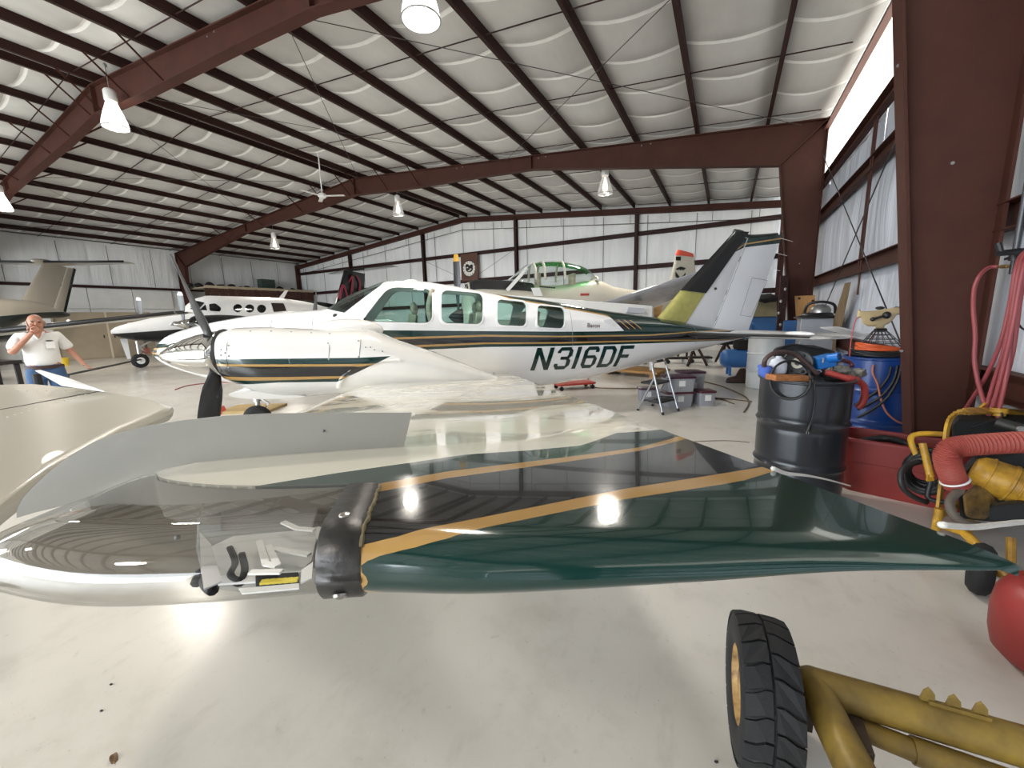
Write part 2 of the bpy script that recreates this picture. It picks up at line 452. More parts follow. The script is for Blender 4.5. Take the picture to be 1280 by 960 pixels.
for s in (1, -1):
    xe = 1.8 if s > 0 else 2*XC-1.8
    b = B(); bar(b, (xe, YB-.05, EAVE-.16), (XC, YB-.05, RIDGE-.16), .14, .26); bar(b, (xe, YB-.1, EAVE-.29), (XC, YB-.1, RIDGE-.29), .2, .02); obj('end_rafter', b, M_STEEL, wb)
    b = B(); bar(b, (xe, YB-.06, 0), (xe, YB-.06, EAVE), .2, .2); obj('corner_column', b, M_STEEL, wb)
    b = B(); cyl(b, (xe, YB-.14, EAVE-.72), (XC, YB-.14, RIDGE-.72), .016, seg=6)
    for k in range(9):
        x = xe+(XC-xe)*(k+.5)/9; cyl(b, (x, YB-.14, roof_z(x)-.3), (x, YB-.14, roof_z(x)-.72), .01, seg=5)
    obj('conduit', b, M_CABLE, wb)
for (x0, z0, x1, z1) in ((-16.4, 5.0, -13.6, 3.75), (-10.4, 5.0, -13.0, 3.75)):
    b = B(); cyl(b, (x0, YB-.15, z0), (x1, YB-.15, z1), .008, seg=5); obj('brace_cable', b, M_CABLE, wb)
b = B(); box(b, ((XR+XL)/2, YB+.3, 3.7), (XR-XL+1.4, .05, 7.7)); obj('wall_sheet', b, M_GALV, wb)

for k in range(15):
    x = XR-1.2-2.05*k
    for za, zb in ((2.4, 3.55), (3.75, 5.05), (5.25, roof_z(x)-.35)):
        b = B(); cyl(b, (x, YB+.02, za), (x, YB+.02, zb), .011, seg=5); obj('seam_batten', b, M_CABLE, wb)
# right wall -------------------------------------------------------
wr = thing('wall_right', None, None, (0, 0, 0), kind='structure')
YS = [YF, -6.8, -3.0, .8, 4.62, 8.4, 12.2, 16, YB]
RZ = [0, 2.15, 3.65, 4.5]
for i in range(3):
    for ya, yb in zip(YS, YS[1:]):
        b = B(); za, zb = RZ[i], RZ[i+1]; ph = random.random()*9
        def f(s, q):
            y = ya+(yb-ya)*s; zz = za+(zb-za)*q
            e = .05*math.sin(PI*q)*abs(math.sin(PI*s*4))**.6 + .02*noise.noise(Vector((y*3, zz*.5, ph)))*math.sin(PI*q)
            return Vector((XR+.07-e, y, zz))
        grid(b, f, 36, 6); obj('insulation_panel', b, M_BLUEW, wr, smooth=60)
for z in (.9, 2.15, 3.65, 4.42):
    b = B(); box(b, (XR, (YF+YB)/2, z), (.012, YB-YF, .2)); box(b, (XR-.05, (YF+YB)/2, z-.1), (.1, YB-YF, .012)); box(b, (XR-.05, (YF+YB)/2, z+.1), (.1, YB-YF, .012)); obj('girt', b, M_STEEL, wr)
b = B(); box(b, (XR-.06, (YF+YB)/2, EAVE-.12), (.02, YB-YF, .24)); box(b, (XR-.1, (YF+YB)/2, EAVE-.24), (.1, YB-YF, .014)); obj('eave_strut', b, mat('eave_strut_paint', '7d5145', .5), wr)
for (ya, za, yb, zb) in ((4.75, 5.0, 12.1, .3), (4.75, .3, 12.1, 5.0)):
    b = B(); cyl(b, (1.74, ya, za), (1.74, yb, zb), .009, seg=6); obj('brace_cable', b, M_CABLE, wr)
for y in (8.3, 8.42, 6.1): 
    b = B(); cyl(b, (XR-.06, y, 1.7 if y < 8.4 else 2.1), (XR-.06, y, 4.3), .014, seg=6); obj('sag_rod', b, M_STEEL, wr)
b = B(); box(b, (XR+.26, (YF+YB)/2, 2.2), (.04, YB-YF, 4.4)); obj('wall_sheet', b, M_GALV, wr)
# translucent daylight band at the top of the right wall: ribbed panels lit from behind
m = bpy.data.materials.new('translucent_panel'); m.use_nodes = True; t = NT(m); p = t.n['Principled BSDF']
p.inputs['Base Color'].default_value = (.85, .86, .8, 1); p.inputs['Roughness'].default_value = .5
w = t.noise(1.0, 4, .6, t.coords((1, 7, .2)))
t.link(t.mix(t.ramp(w, .3, .7), (1.0, .99, .93), (.62, .61, .55)), p.inputs['Emission Color']); p.inputs['Emission Strength'].default_value = 1.3
win = thing('window_1', None, None, (0, 0, 0), kind='structure')
n = int((YB-YF)/.93)
for k in range(n):
    b = B(); y0 = YF+k*.93
    def f(s, q):
        rib = .03 if (s*6) % 1 < .25 else 0
        return Vector((XR+.05-rib, y0+.925*s, 4.47+(EAVE+.2-4.47)*q))
    grid(b, f, 24, 1); obj('pane', b, m, win)

# left wall --------------------------------------------------------
wl = thing('wall_left', None, None, (0, 0, 0), kind='structure')
LZ = [0, 1.9, 3.65, EAVE+.15]
for i in range(1, 3):
    for ya, yb in zip(YS, YS[1:]):
        b = B(); za, zb = LZ[i], LZ[i+1]; ph = random.random()*9
        def f(s, q):
            y = ya+(yb-ya)*s; zz = za+(zb-za)*q
            e = .05*math.sin(PI*q)*abs(math.sin(PI*s*3))**.6 + .03*noise.noise(Vector((y*2.5, zz*.6, ph)))*math.sin(PI*q)
            return Vector((XL-.1+e, y, zz))
        grid(b, f, 30, 6); obj('insulation_panel', b, M_WALLI, wl, smooth=60)
for z in (3.65,):
    b = B(); box(b, (XL+.02, (YF+YB)/2, z), (.1, YB-YF, .13)); obj('girt', b, M_PURLIN, wl)
for k in range(13):
    y = -3.6+1.82*k; b = B(); cyl(b, (XL+.0, y, 3.75), (XL+.0, y, EAVE), .012, seg=5); obj('seam_batten', b, M_CABLE, wl)
b = B(); box(b, (XL-.25, (YF+YB)/2+.3, 3.1), (.05, YB-YF+.6, 6.3)); obj('wall_sheet', b, M_GALV, wl)
# big bi-fold hangar door panels, pale, in the lower part of the left wall
dr = thing('door_1', None, None, (XL+.06, 0, 0), kind='structure')
for i, (za, zb) in enumerate(((1.5, 2.5), (2.52, 3.55), (.02, 1.48))):
    for k in range(8):
        ya = -2.6+k*1.78
        b = B(); box(b, (0, ya+.88, (za+zb)/2), (.06, 1.755, zb-za)); obj('panel', b, M_DOORP, dr, bevel=.012)
b = B(); 
for k in range(9): bar(b, (-.05, -2.62+k*1.78, 0), (-.05, -2.62+k*1.78, 3.6), .05, .05)
obj('door_frame', b, mat('door_frame_grey', '8c8a86', .5), dr)
# front wall, behind the camera: header and side walls around the open hangar door
wf = thing('wall_front', None, None, (0, 0, 0), kind='structure')
b = B(); box(b, (XC, YF, 6.3), (XR-XL, .1, 2.2)); obj('header', b, M_WALLI, wf)
b = B(); box(b, (-.1, YF, 2.6), (4.0, .1, 5.2)); box(b, (XL+.6, YF, 2.6), (1.3, .1, 5.2)); obj('jamb', b, M_WALLI, wf)  # unseen; right part sized to trim the daylight and its reflection on the tip

# high-bay lamps ---------------------------------------------------
M_WHITE = mat('white_enamel', 'e6e6e4', .35, var=.05)
def bell_glass(name, e):
    m = bpy.data.materials.new(name); m.use_nodes = True; t = NT(m); t.n.remove(t.n['Principled BSDF'])
    tr = t.add('ShaderNodeBsdfTransparent'); tr.inputs[0].default_value = (.8, .8, .78, 1)
    gl = t.add('ShaderNodeBsdfGlossy'); gl.inputs['Roughness'].default_value = .2
    em = t.add('ShaderNodeEmission'); em.inputs[0].default_value = (1, .96, .9, 1); em.inputs[1].default_value = e
    mx = t.add('ShaderNodeMixShader'); mx.inputs[0].default_value = .35; t.link(tr.outputs[0], mx.inputs[1]); t.link(gl.outputs[0], mx.inputs[2])
    ad = t.add('ShaderNodeAddShader'); t.link(mx.outputs[0], ad.inputs[0]); t.link(em.outputs[0], ad.inputs[1])
    t.link(ad.outputs[0], t.n['Material Output'].inputs[0]); return m
BELL_ON, BELL_DIM = bell_glass('lit_prismatic_glass', 1.3), bell_glass('dim_prismatic_glass', .12)
BULB_ON, BULB_DIM = mat('lit_bulb', 'ffffff', .5, emit=22, emitc='fff4e2'), mat('dim_bulb', 'fff6e6', .5, emit=3, emitc='fff0d8')
def lamp(x, y, z, on, label):
    """z = rim of the bell"""
    L = thing('high_bay_lamp', label, 'lamp', (x, y, z), group='hanging high-bay hangar lamps')
    top = roof_z(x)+.02-z
    b = B(); lathe(b, [(.10, .52), (.115, .54), (.115, .72), (.09, .76), (.05, .78)], 20); obj('ballast_housing', b, M_WHITE, L, smooth=40)
    b = B(); cyl(b, (0, 0, .77), (0, 0, top), .008, seg=6); ball(b, (0, 0, top), .04, 8); obj('hanger', b, M_GALV, L)
    b = B(); prof = [(.09, .52), (.115, .44), (.17, .28), (.215, .12), (.235, 0)]
    rr = [[Vector((r*(1+.015*(i % 2))*math.cos(2*PI*i/40), r*(1+.015*(i % 2))*math.sin(2*PI*i/40), h)) for i in range(40)] for r, h in prof]
    rings(b, rr, cap=False); obj('glass_bell', b, BELL_ON if on else BELL_DIM, L, smooth=180)
    b = B(); torus(b, (0, 0, 0), .236, .01, seg=32, rs=6); obj('rim', b, M_GALV, L, smooth=180)
    b = B(); lathe(b, [(.02, .48), (.03, .4), (.07, .25), (.08, .16), (.05, .07), (.01, .05)], 16); obj('bulb', b, BULB_ON if on else BULB_DIM, L, smooth=180)
    if True:
        l = bpy.data.lights.new('bulb_light', 'SPOT'); l.spot_size = math.radians(168); l.spot_blend = .6; l.energy = 420 if on else 520; l.color = (1, .93, .84); l.shadow_soft_size = .3
        o = bpy.data.objects.new('bulb_light', l); COL.objects.link(o); o.parent = L; o.location = (0, 0, -.05)
    return L
lamp(-3.52, 4.42, 5.14, True, 'lit high-bay lamp blown out white at the top edge, above the cream wing')
lamp(-12.1, 4.36, 5.85, True, 'lit high-bay lamp hanging just under the peak of the nearer roof frame')
lamp(-20.6, 4.20, 5.32, True, 'lit high-bay lamp cut by the edge of the photo, above the T-tail')
lamp(-3.55, 13.0, 5.2, False, 'dim high-bay lamp over the canopy of the trainer, before the end wall')
lamp(-12.1, 13.0, 5.75, False, 'dim high-bay lamp under the peak between the second frame and the end wall')
lamp(-20.6, 13.0, 5.3, False, 'dim high-bay lamp over the storage loft at the far corner')
lamp(-3.5, -4.2, 5.15, True, 'added lit high-bay lamp, unseen behind the camera, on the column side of the open door')  # this and the next lamp: unseen, added to brighten wing tip and fence
lamp(-12.1, -4.2, 5.85, True, 'added lit high-bay lamp, unseen behind the camera, under the roof peak by the open door')
# ceiling fan
fp = on_z(403, 245, 5.75)
F = thing('ceiling_fan', 'white ceiling fan with thin blades hanging by the second roof frame', 'fan', fp)
b = B(); cyl(b, (0, 0, 0), (0, 0, roof_z(fp.x)-fp.z), .02, seg=8); obj('downrod', b, M_WHITE, F)
b = B(); lathe(b, [(.05, .1), (.13, .06), (.14, -.02), (.08, -.07)], 20); obj('motor', b, M_WHITE, F, smooth=40)
for k in range(3):
    a = .5+2*PI*k/3; b = B(); bar(b, (math.cos(a)*.12, math.sin(a)*.12, 0), (math.cos(a)*.75, math.sin(a)*.75, 0), .13, .012); obj('blade', b, M_WHITE, F)
# ================================================================== THE TWIN PARKED IN FRONT
# local frame: x aft along the fuselage, y away from the camera (v = -y, the near wing at y<0), z up
PL_LOC = Vector((-3.8823, 4.6269, 0.0)); PL_RZ = math.radians(40.0)
PL_M = Matrix.Translation(PL_LOC) @ Matrix.Rotation(PL_RZ, 4, 'Z'); PL_I = PL_M.inverted()
PL_EYE = PL_I @ EYE
def pl_ray(px, py): return PL_I.to_3x3() @ ray(px, py)
def pl_v(px, py, v):                        # the point seen at a pixel, on the plane v
    r = pl_ray(px, py); p = PL_EYE + r*((-v-PL_EYE.y)/r.y); return (p.x, v, p.z)
HWT = [(-3.50, .10), (-3.4, .2), (-3.28, .27), (-2.84, .40), (-2.47, .47), (-2.1, .52), (-1.4, .585), (-.5, .61), (1.2, .60), (1.9, .56), (2.85, .46), (3.65, .36), (4.0, .31), (4.95, .17), (5.42, .06)]
TOPT = [(-3.50, 1.22), (-3.42, 1.30), (-3.28, 1.40), (-2.84, 1.529), (-2.47, 1.593), (-2.1, 1.648), (-1.4, 1.678), (-1.32, 1.70), (-1.13, 1.812), (-.80, 1.955), (-.5, 2.046), (-.17, 2.045), (.3, 1.985), (.67, 1.915), (1.0, 1.85), (1.78, 1.736), (2.85, 1.552), (3.65, 1.435), (4.0, 1.372), (4.95, 1.20), (5.42, 1.15)]
BOTT = [(-3.50, 1.12), (-3.4, 1.02), (-3.28, .95), (-2.84, .78), (-2.47, .68), (-2.1, .6), (-1.4, .5), (-.5, .43), (1.2, .42), (1.8, .44), (2.7, .545), (3.3, .645), (3.95, .765), (4.98, .95), (5.42, 1.02)]
def fus(u):
    hw, tp, bt = smooth_interp(u, HWT), smooth_interp(u, TOPT), smooth_interp(u, BOTT)
    c = bt + (tp-bt)*interp(u, [(-3.5, .52), (-1.6, .52), (-1.2, .47), (6, .47)]); n = interp(u, [(-3.5, 2.1), (-1.4, 2.5), (-.5, 3.0), (1.5, 3.0), (3.5, 2.4), (5.4, 2.1)])
    return hw, tp, bt, c, n
def fus_v(u, w):                            # half width of the fuselage at height w
    hw, tp, bt, c, n = fus(u); h = (tp-c) if w > c else (c-bt)
    r = min(abs((w-c)/max(h, 1e-4)), 1.0); return hw*max(1-r**n, 0)**(1/n)
def fus_px(px, py, v=.5):                   # pixel -> point on the near side of the fuselage
    for _ in range(8):
        u, _v, w = pl_v(px, py, v); v = .5*v+.5*max(fus_v(u, w), .05)
    return pl_v(px, py, v)
WS, W0 = .0924, .6676
def wle(v): return -.875 + (.0 if v > 2 else 0)
def wte(v): return 1.035-.0777*(v-1.02)
def wth(v): return .27-.03*(v-.5) if v < 5.2 else .129-.02*(v-5.2)
def wing_up(u, v):
    s = (u-wle(v))/(wte(v)-wle(v)); s = min(max(s, 0), 1); c = wth(v)/.13
    bumpz = .030*c*(math.sqrt(s)*3.0*(1-s)**1.2 - .0) - .055*c*max(0, 1-s/.16)**1.6
    return W0+WS*v+bumpz - .012*c*math.sin(PI*s)
def wing_lo(u, v):
    s = (u-wle(v))/(wte(v)-wle(v)); s = min(max(s, 0), 1); c = wth(v)
    return W0+WS*v-.055*c/.13 - c*.62*(math.sqrt(s)*1.9*(1-s))*.9*(1-.2*s) + .042*c/.13*s**3
def wing_px(px, py, off=0.0):
    r = pl_ray(px, py); w = .015
    for _ in range(12):
        # plane z = W0 + WS*v + w  (v=-y)
        k = (W0+w+off - WS*PL_EYE.y - PL_EYE.z)/(r.z+WS*r.y); p = PL_EYE+r*k
        w = .5*w+.5*(wing_up(p.x, -p.y)-W0+WS*p.y)
    return (p.x, -p.y)

def paint(name, base, fields, rough=.16, coat=.6, dirt=None, bump=0.0, patch=0.0):
    """glossy aircraft paint; fields: list of (colour, mask socket builder)"""
    m = bpy.data.materials.new(name); m.use_nodes = True; t = NT(m); p = t.n['Principled BSDF']
    co = t.coords(); sx = t.add('ShaderNodeSeparateXYZ'); t.link(co, sx.inputs[0])
    f = t.noise(1.6, 4, .6, co)
    c = t.mix(t.ramp(f, .35, .7), hexc(base), tuple(x*.95 for x in hexc(base)))
    for col, fn in fields:
        c = t.mix(fn(t, sx.outputs[0], sx.outputs[1], sx.outputs[2]), c, hexc(col))
    t.link(c, p.inputs['Base Color']); p.inputs['Roughness'].default_value = rough
    p.inputs['Coat Weight'].default_value = coat; p.inputs['Coat Roughness'].default_value = .02
    if patch:
        q = t.ramp(t.noise(1.5, 4, .6, t.coords((1.0, 1.7, 1)), 1.0), .46, .54)
        t.link(t.math('ADD', t.math('MULTIPLY', q, patch), rough), p.inputs['Roughness'])
        t.link(t.math('MULTIPLY', t.math('SUBTRACT', 1.0, q), coat), p.inputs['Coat Weight'])
    if bump: t.link(t.bump(t.noise(2.2, 3, .5, co, .6), bump, .03), p.inputs['Normal'])
    return m
GREEN, GOLD, BLACKP, WHITEP, CREAM = '12322d', 'b08a50', '17181a', 'ebebec', 'e3dece'
def band(lo, hi, axis='z', rng=None, x0=-4, x1=6.5, y0=0, y1=2.5, slopes=None):
    """mask where lo(x) < value < hi(x); lo, hi are tables of (x, value)"""
    def fn(t, x, y, z):
        val = z if axis == 'z' else t.math('MULTIPLY', y, -1)
        a = t.math('GREATER_THAN', val, curve_node(t, x, lo, x0, x1, y0, y1)); b2 = t.math('LESS_THAN', val, curve_node(t, x, hi, x0, x1, y0, y1))
        r = t.math('MULTIPLY', a, b2)
        if rng:
            xs = x if not slopes else t.math('ADD', x, t.math('MULTIPLY', z, slopes))
            r = t.math('MULTIPLY', r, t.math('MULTIPLY', t.math('GREATER_THAN', xs, rng[0]), t.math('LESS_THAN', xs, rng[1])))
        return r
    return fn
def fl(pxs): return [(q[0], q[2]) for q in (fus_px(*p) for p in pxs)]
nose = lambda w: [(-3.5, w)]
T1 = [(-3.45, 1.285), (-2.0, 1.335)] + fl([(475, 412.8), (606, 413.8), (700, 414.6), (765, 414.2)])
G1 = [(-3.45, 1.235), (-2.0, 1.29)] + fl([(606, 418.3), (700, 419.8), (812, 418.2), (862, 414.5)])
K1 = [(-3.45, 1.21), (-2.0, 1.26)] + fl([(606, 420.8), (700, 421.6), (812, 419.8), (862, 416.0)])
K0 = [(-3.45, 1.18), (-2.0, 1.17)] + fl([(606, 428.0), (700, 427.6), (812, 425.0), (905, 424.4)])
G0 = [(-3.45, 1.155), (-2.0, 1.135)] + fl([(606, 430.2), (700, 429.6), (812, 426.8), (905, 425.2)])
T0 = [(-3.45, 1.13), (-2.0, 1.10)] + fl([(606, 433.8), (700, 432.6), (812, 429.2), (920, 424.8)])
up = [(x, 3.0) for x in (-4, 6)]
topl = [(x, smooth_interp(x, TOPT)+.05) for x in np.linspace(.6, 5.4, 14)]
rl = fl([(640, 374.5), (680, 381.0), (755, 394.3), (770, 399)])
R0 = [(.70, 1.95)] + rl; R1 = [(x, w+.022) for x, w in R0]
end = rl[-1][0]
A0 = fl([(797, 411)])[0][0]
M_FUS = paint('fuselage_paint', WHITEP, [
    (GREEN, band(T0, T1)), (GOLD, band(G0, G1)), (BLACKP, band(K0, K1)),
    (GREEN, band([(R0[0][0], R0[0][1])] + R0[1:], [(.70, 2.5), (6, 2.5)], rng=(.76, end+.1))), (GOLD, band(R0, R1, rng=(.76, end+.02))),
    (GREEN, band(T1, [(.5, 2.4), (6, 2.4)], rng=(end+1.25*.92+.10, 6), slopes=.92)),
])
PLANE = thing('airplane', 'white twin-propeller airplane with green, black and gold stripes, cream wing reaching to the camera', 'airplane', PL_LOC, PL_RZ)
# ---- fuselage shell with window openings
US = sorted(set([-3.50, -3.47, -3.42, -3.35, -3.28] + [round(-3.2+.1*i, 3) for i in range(86)] + [5.42]))
NT_ = 56
def fus_ring(u, inset=0.0):
    hw, tp, bt, c, n = fus(u); r = []
    for i in range(NT_):
        a = 2*PI*i/NT_; ca, sa = math.cos(a), math.sin(a); h = (tp-c) if sa > 0 else (c-bt)
        k = lambda q: math.copysign(abs(q)**(2/n), q)
        r.append(Vector((u, (hw-inset)*k(ca), c+(h-inset)*k(sa))))
    return r
b = B(); rings(b, [fus_ring(u) for u in US])
inner = [u for u in US if -1.9 < u < 2.6]
rings(b, [[p for p in fus_ring(u, .035)] for u in inner])
fus_o = obj('fuselage', b, M_FUS, None)
def rr_poly(pts, rad=.25, n=5):
    """rounded polygon of (u,w) points"""
    out = []; m = len(pts)
    for i in range(m):
        p, a, c = Vector(pts[i]), Vector(pts[i-1]), Vector(pts[(i+1) % m])
        ra = rad[i] if hasattr(rad, '__len__') else rad
        q0 = p+(a-p).normalized()*ra; q1 = p+(c-p).normalized()*ra
        for k in range(n+1):
            t = k/n; out.append(q0*(1-t)**2 + p*2*t*(1-t) + q1*t*t)
    return out
def win_uw(pxs): return [(lambda q: (q[0], q[2]))(fus_px(*p)) for p in pxs]
WINS = [rr_poly(win_uw([(451.5, 402), (486, 358.5), (540.5, 360.5), (540.8, 404.5)]), (.05, .12, .11, .12)),
        rr_poly(win_uw([(551.5, 362), (603, 366.5), (603, 405.8), (551.3, 404)]), .10),
        rr_poly(win_uw([(621, 373.6), (657.3, 377.5), (657.5, 408.2), (621.2, 406.3)]), .08),
        rr_poly(win_uw([(671, 381), (705, 384.7), (705, 411), (671, 409.2)]), .08)]
cut = []
for W in WINS:
    c = B(); prism(c, [(p.x, -.9, p.y) for p in W], (0, 1.8, 0)); cut.append(c)
WSH = [(-1.30, 1.70), (-.53, 2.10), (-.60, 1.97), (-1.03, 1.62)]
c = B(); prism(c, [(-1.36, -.9, 1.69), (-.50, -.9, 2.12), (-.585, -.9, 1.965), (-1.045, -.9, 1.615)], (0, 1.8, 0)); cut.append(c)
cb = B()
for c in cut:
    tmp = bpy.data.meshes.new('c'); bmesh.ops.recalc_face_normals(c, faces=c.faces); c.to_mesh(tmp); c.free(); cb.from_mesh(tmp); bpy.data.meshes.remove(tmp)
cut_o = obj('cutter', cb, None)
md = fus_o.modifiers.new('cut', 'BOOLEAN'); md.operation = 'DIFFERENCE'; md.object = cut_o; md.solver = 'EXACT'; md.use_self = True
# make the inner skin a cavity (reverse its normals) before cutting
bm_ = bmesh.new(); bm_.from_mesh(fus_o.data); bmesh.ops.recalc_face_normals(bm_, faces=bm_.faces)
seen = set(); isl = []
for f in bm_.faces:
    if f.index in seen: continue
    st = [f]; s_ = []
    while st:
        q = st.pop()
        if q.index in seen: continue
        seen.add(q.index); s_.append(q); st += [x for e in q.edges for x in e.link_faces if x.index not in seen]
    isl.append(s_)
bmesh.ops.reverse_faces(bm_, faces=min(isl, key=len)); bm_.to_mesh(fus_o.data); bm_.free()
bpy.context.view_layer.update()
me = evaluated(fus_o); old = fus_o.data; fus_o.modifiers.clear(); fus_o.data = me; bpy.data.meshes.remove(old); bpy.data.objects.remove(cut_o)
for p in me.polygons: p.use_smooth = True
me.set_sharp_from_angle(angle=math.radians(35)); fus_o.parent = PLANE
M_PGLASS = glass('cabin_glass', (.62, .79, .75), 1.55)
M_WHITE_P = paint('white_paint', WHITEP, [])
for side in (-1, 1):
    for W in WINS:
        cx_ = sum((p.x for p in W))/len(W); cz_ = sum((p.y for p in W))/len(W)
        b = B(); R = 7
        cen = b.verts.new((cx_, side*(fus_v(cx_, cz_)-.012), cz_)); prev = None
        ringsv = []
        for k in range(1, R+1):
            ringsv.append([b.verts.new((cx_+(p.x-cx_)*k/R*1.01, side*(fus_v(cx_+(p.x-cx_)*k/R, cz_+(p.y-cz_)*k/R)-.012), cz_+(p.y-cz_)*k/R*1.01)) for p in W])
        m_ = len(W)
        for i in range(m_): b.faces.new((cen, ringsv[0][i], ringsv[0][(i+1) % m_]))
        for a, c in zip(ringsv, ringsv[1:]):
            for i in range(m_): b.faces.new((a[i], a[(i+1) % m_], c[(i+1) % m_], c[i]))
        obj('window_pane', b, M_PGLASS, PLANE, smooth=180)
        b = B()
        def fr_ring(k, off): return [Vector((cx_+(p.x-cx_)*k, side*(fus_v(cx_+(p.x-cx_)*k, cz_+(p.y-cz_)*k)+off), cz_+(p.y-cz_)*k)) for p in W]
        kk = 1+.028/max(.2, abs(W[0].x-cx_)) ; rings(b, [fr_ring(.985, -.014), fr_ring(.985, .004), fr_ring(1.0+(kk-1)*.6, .007), fr_ring(kk, .0)], cap=False)
        obj('window_frame', b, M_WHITE_P, PLANE, smooth=50)
# windshield
b = B(); rows = []
for i in range(15):
    u = -1.36+(.86)*i/14
    lo = interp(u, [(-1.36, 1.70), (-1.045, 1.60), (-.585, 1.955), (-.49, 2.04)])
    tp = smooth_interp(u, TOPT); lo = min(lo, tp-.004); row = []
    for j in range(21):
        q = -1+2*j/20; w = tp-.006-(tp-lo)*abs(q)**1.6
        row.append(b.verts.new((u, math.copysign(max(fus_v(u, w)-.01, 0) if abs(q) > .02 else 0.0, q), w)))
    rows.append(row)
for a, c in zip(rows, rows[1:]):
    for j in range(20): b.faces.new((a[j], a[j+1], c[j+1], c[j]))
obj('windshield', b, glass('windshield_glass', (.45, .52, .5), 1.6), PLANE, smooth=180)
b = B(); tube(b, [(u, 0, smooth_interp(u, TOPT)-.005) for u in (-1.33, -1.1, -.8, -.52)], .012, 6); obj('windshield_post', b, M_WHITE_P, PLANE, smooth=180)
# cabin inside
M_SEAT = mat('cream_upholstery', 'b9b09c', .7, var=.15); M_PANEL = mat('dark_cabin_panel', '26292a', .6)
b = B(); box(b, (.3, 0, .74), (3.6, 1.0, .04)); obj('cabin_floor', b, M_PANEL, PLANE)
for (u, y) in ((-.30, -.27), (-.30, .27), (.62, -.27), (.62, .27), (1.45, -.22), (1.45, .22)):
    b = B(); box(b, (u-.2, y, 1.06), (.44, .42, .14)); box(b, (u+.06, y, 1.33), (.11, .42, .5), Matrix.Rotation(.18, 4, 'Y')); ball(b, (u+.12, y, 1.66 if u < 1 else 1.48), (.05, .13, .09), 12)
    obj('seat', b, M_SEAT, PLANE, bevel=.03)
b = B(); box(b, (-1.12, 0, 1.43), (.16, 1.0, .36)); obj('instrument_panel', b, M_PANEL, PLANE, bevel=.03)
b = B(); torus(b, (-.86, -.27, 1.48), .13, .013, Matrix.Rotation(PI/2, 4, 'Y'), arc=4.6); bar(b, (-1.1, -.27, 1.46), (-.86, -.27, 1.48), .03, .03); obj('control_yoke', b, M_PANEL, PLANE)
b = B(); tube(b, [(.06, -.50, 1.4), (.02, -.5, 1.65), (.09, -.44, 1.9)], .035, 8); obj('door_post', b, M_SEAT, PLANE, smooth=180)
# ---- slanted slashes on the aft fuselage side
def fus_patch(b, poly, off=.002, n=8, mi=0):
    """a quad of pixels laid on the fuselage side"""
    a, c, d, e = [Vector((q[0], q[2])) for q in (fus_px(*p) for p in poly)]
    def f(s, t):
        q = (a*(1-s)+c*s)*(1-t)+(e*(1-s)+d*s)*t
        return Vector((q.x, -(fus_v(q.x, q.y)+off), q.y))
    grid(b, f, n, n, mi)
M_GREEN, M_GOLD, M_BLACKP = mat('green_paint', GREEN, .15, coat=.6, var=.1), mat('gold_paint', 'b8955c', .25, coat=.4, var=.12), mat('black_paint', BLACKP, .2, coat=.5, var=.1)
b = B()
for k in range(3):
    x = 765.5+k*7.6; fus_patch(b, [(x, 399.2+k*.3), (x+6.2, 399.3+k*.3), (x+20.2, 411.4), (x+13.2, 411.6)], mi=0)
for k in range(3):
    x = 771.7+k*7.6; fus_patch(b, [(x, 399.3+k*.3), (x+1.5, 399.4+k*.3), (x+15.6, 411.4), (x+14.2, 411.4)], .003, mi=1)
obj('slash_stripe', b, [M_BLACKP, M_GOLD], PLANE, smooth=180)
# ---- registration lettering N316DF (slanted block characters)
GL = {'N': [[(0,0),(.2,0),(.2,1),(0,1)], [(.62,0),(.82,0),(.82,1),(.62,1)], [(0,1),(.2,1),(.82,0),(.62,0)]],
 '3': [[(0,.82),(.12,1),(.62,1),(.62,.84),(.18,.84),(.16,.74),(0,.74)], [(.56,1),(.74,.84),(.74,.6),(.6,.5),(.5,.56),(.55,.64),(.55,.84)], [(.22,.44),(.6,.44),(.66,.52),(.6,.58),(.22,.58)], [(.6,.5),(.74,.4),(.74,.18),(.56,0),(.55,.16),(.55,.38),(.5,.46)], [(0,.18),(.14,0),(.6,0),(.58,.16),(.2,.16),(.16,.27),(0,.27)]],
 '1': [[(0,0),(.2,0),(.2,1),(0,1)]],
 '6': [[(0,.18),(.19,.22),(.19,.78),(0,.82)], [(0,.82),(.16,1),(.62,1),(.74,.86),(.74,.74),(.56,.74),(.56,.84),(.22,.84),(.19,.78)], [(0,.18),(.16,0),(.6,0),(.56,.16),(.22,.16),(.19,.22)], [(.56,.0),(.74,.18),(.74,.44),(.58,.6),(.55,.46),(.55,.16)], [(.15,.46),(.6,.46),(.58,.6),(.15,.6)]],
 'D': [[(0,0),(.2,0),(.2,1),(0,1)], [(0,1),(.58,1),(.76,.82),(.57,.76),(.5,.84),(0,.84)], [(.76,.82),(.76,.18),(.57,.24),(.57,.76)], [(0,0),(.58,0),(.76,.18),(.57,.24),(.5,.16),(0,.16)]],
 'F': [[(0,0),(.2,0),(.2,1),(0,1)], [(0,1),(.74,1),(.74,.84),(0,.84)], [(0,.42),(.6,.42),(.6,.58),(0,.58)]]}
q0 = fus_px(662.5, 463.3); q1 = fus_px(765.5, 458.3)       # feet of first and last letter
q2 = fus_px(671.5, 434.8)
hgt = q2[2]-q0[2]; sl = (q2[0]-q0[0]); span = q1[0]-q0[0]
adv = [0, 1.02, 1.94, 2.33, 3.22, 4.13]
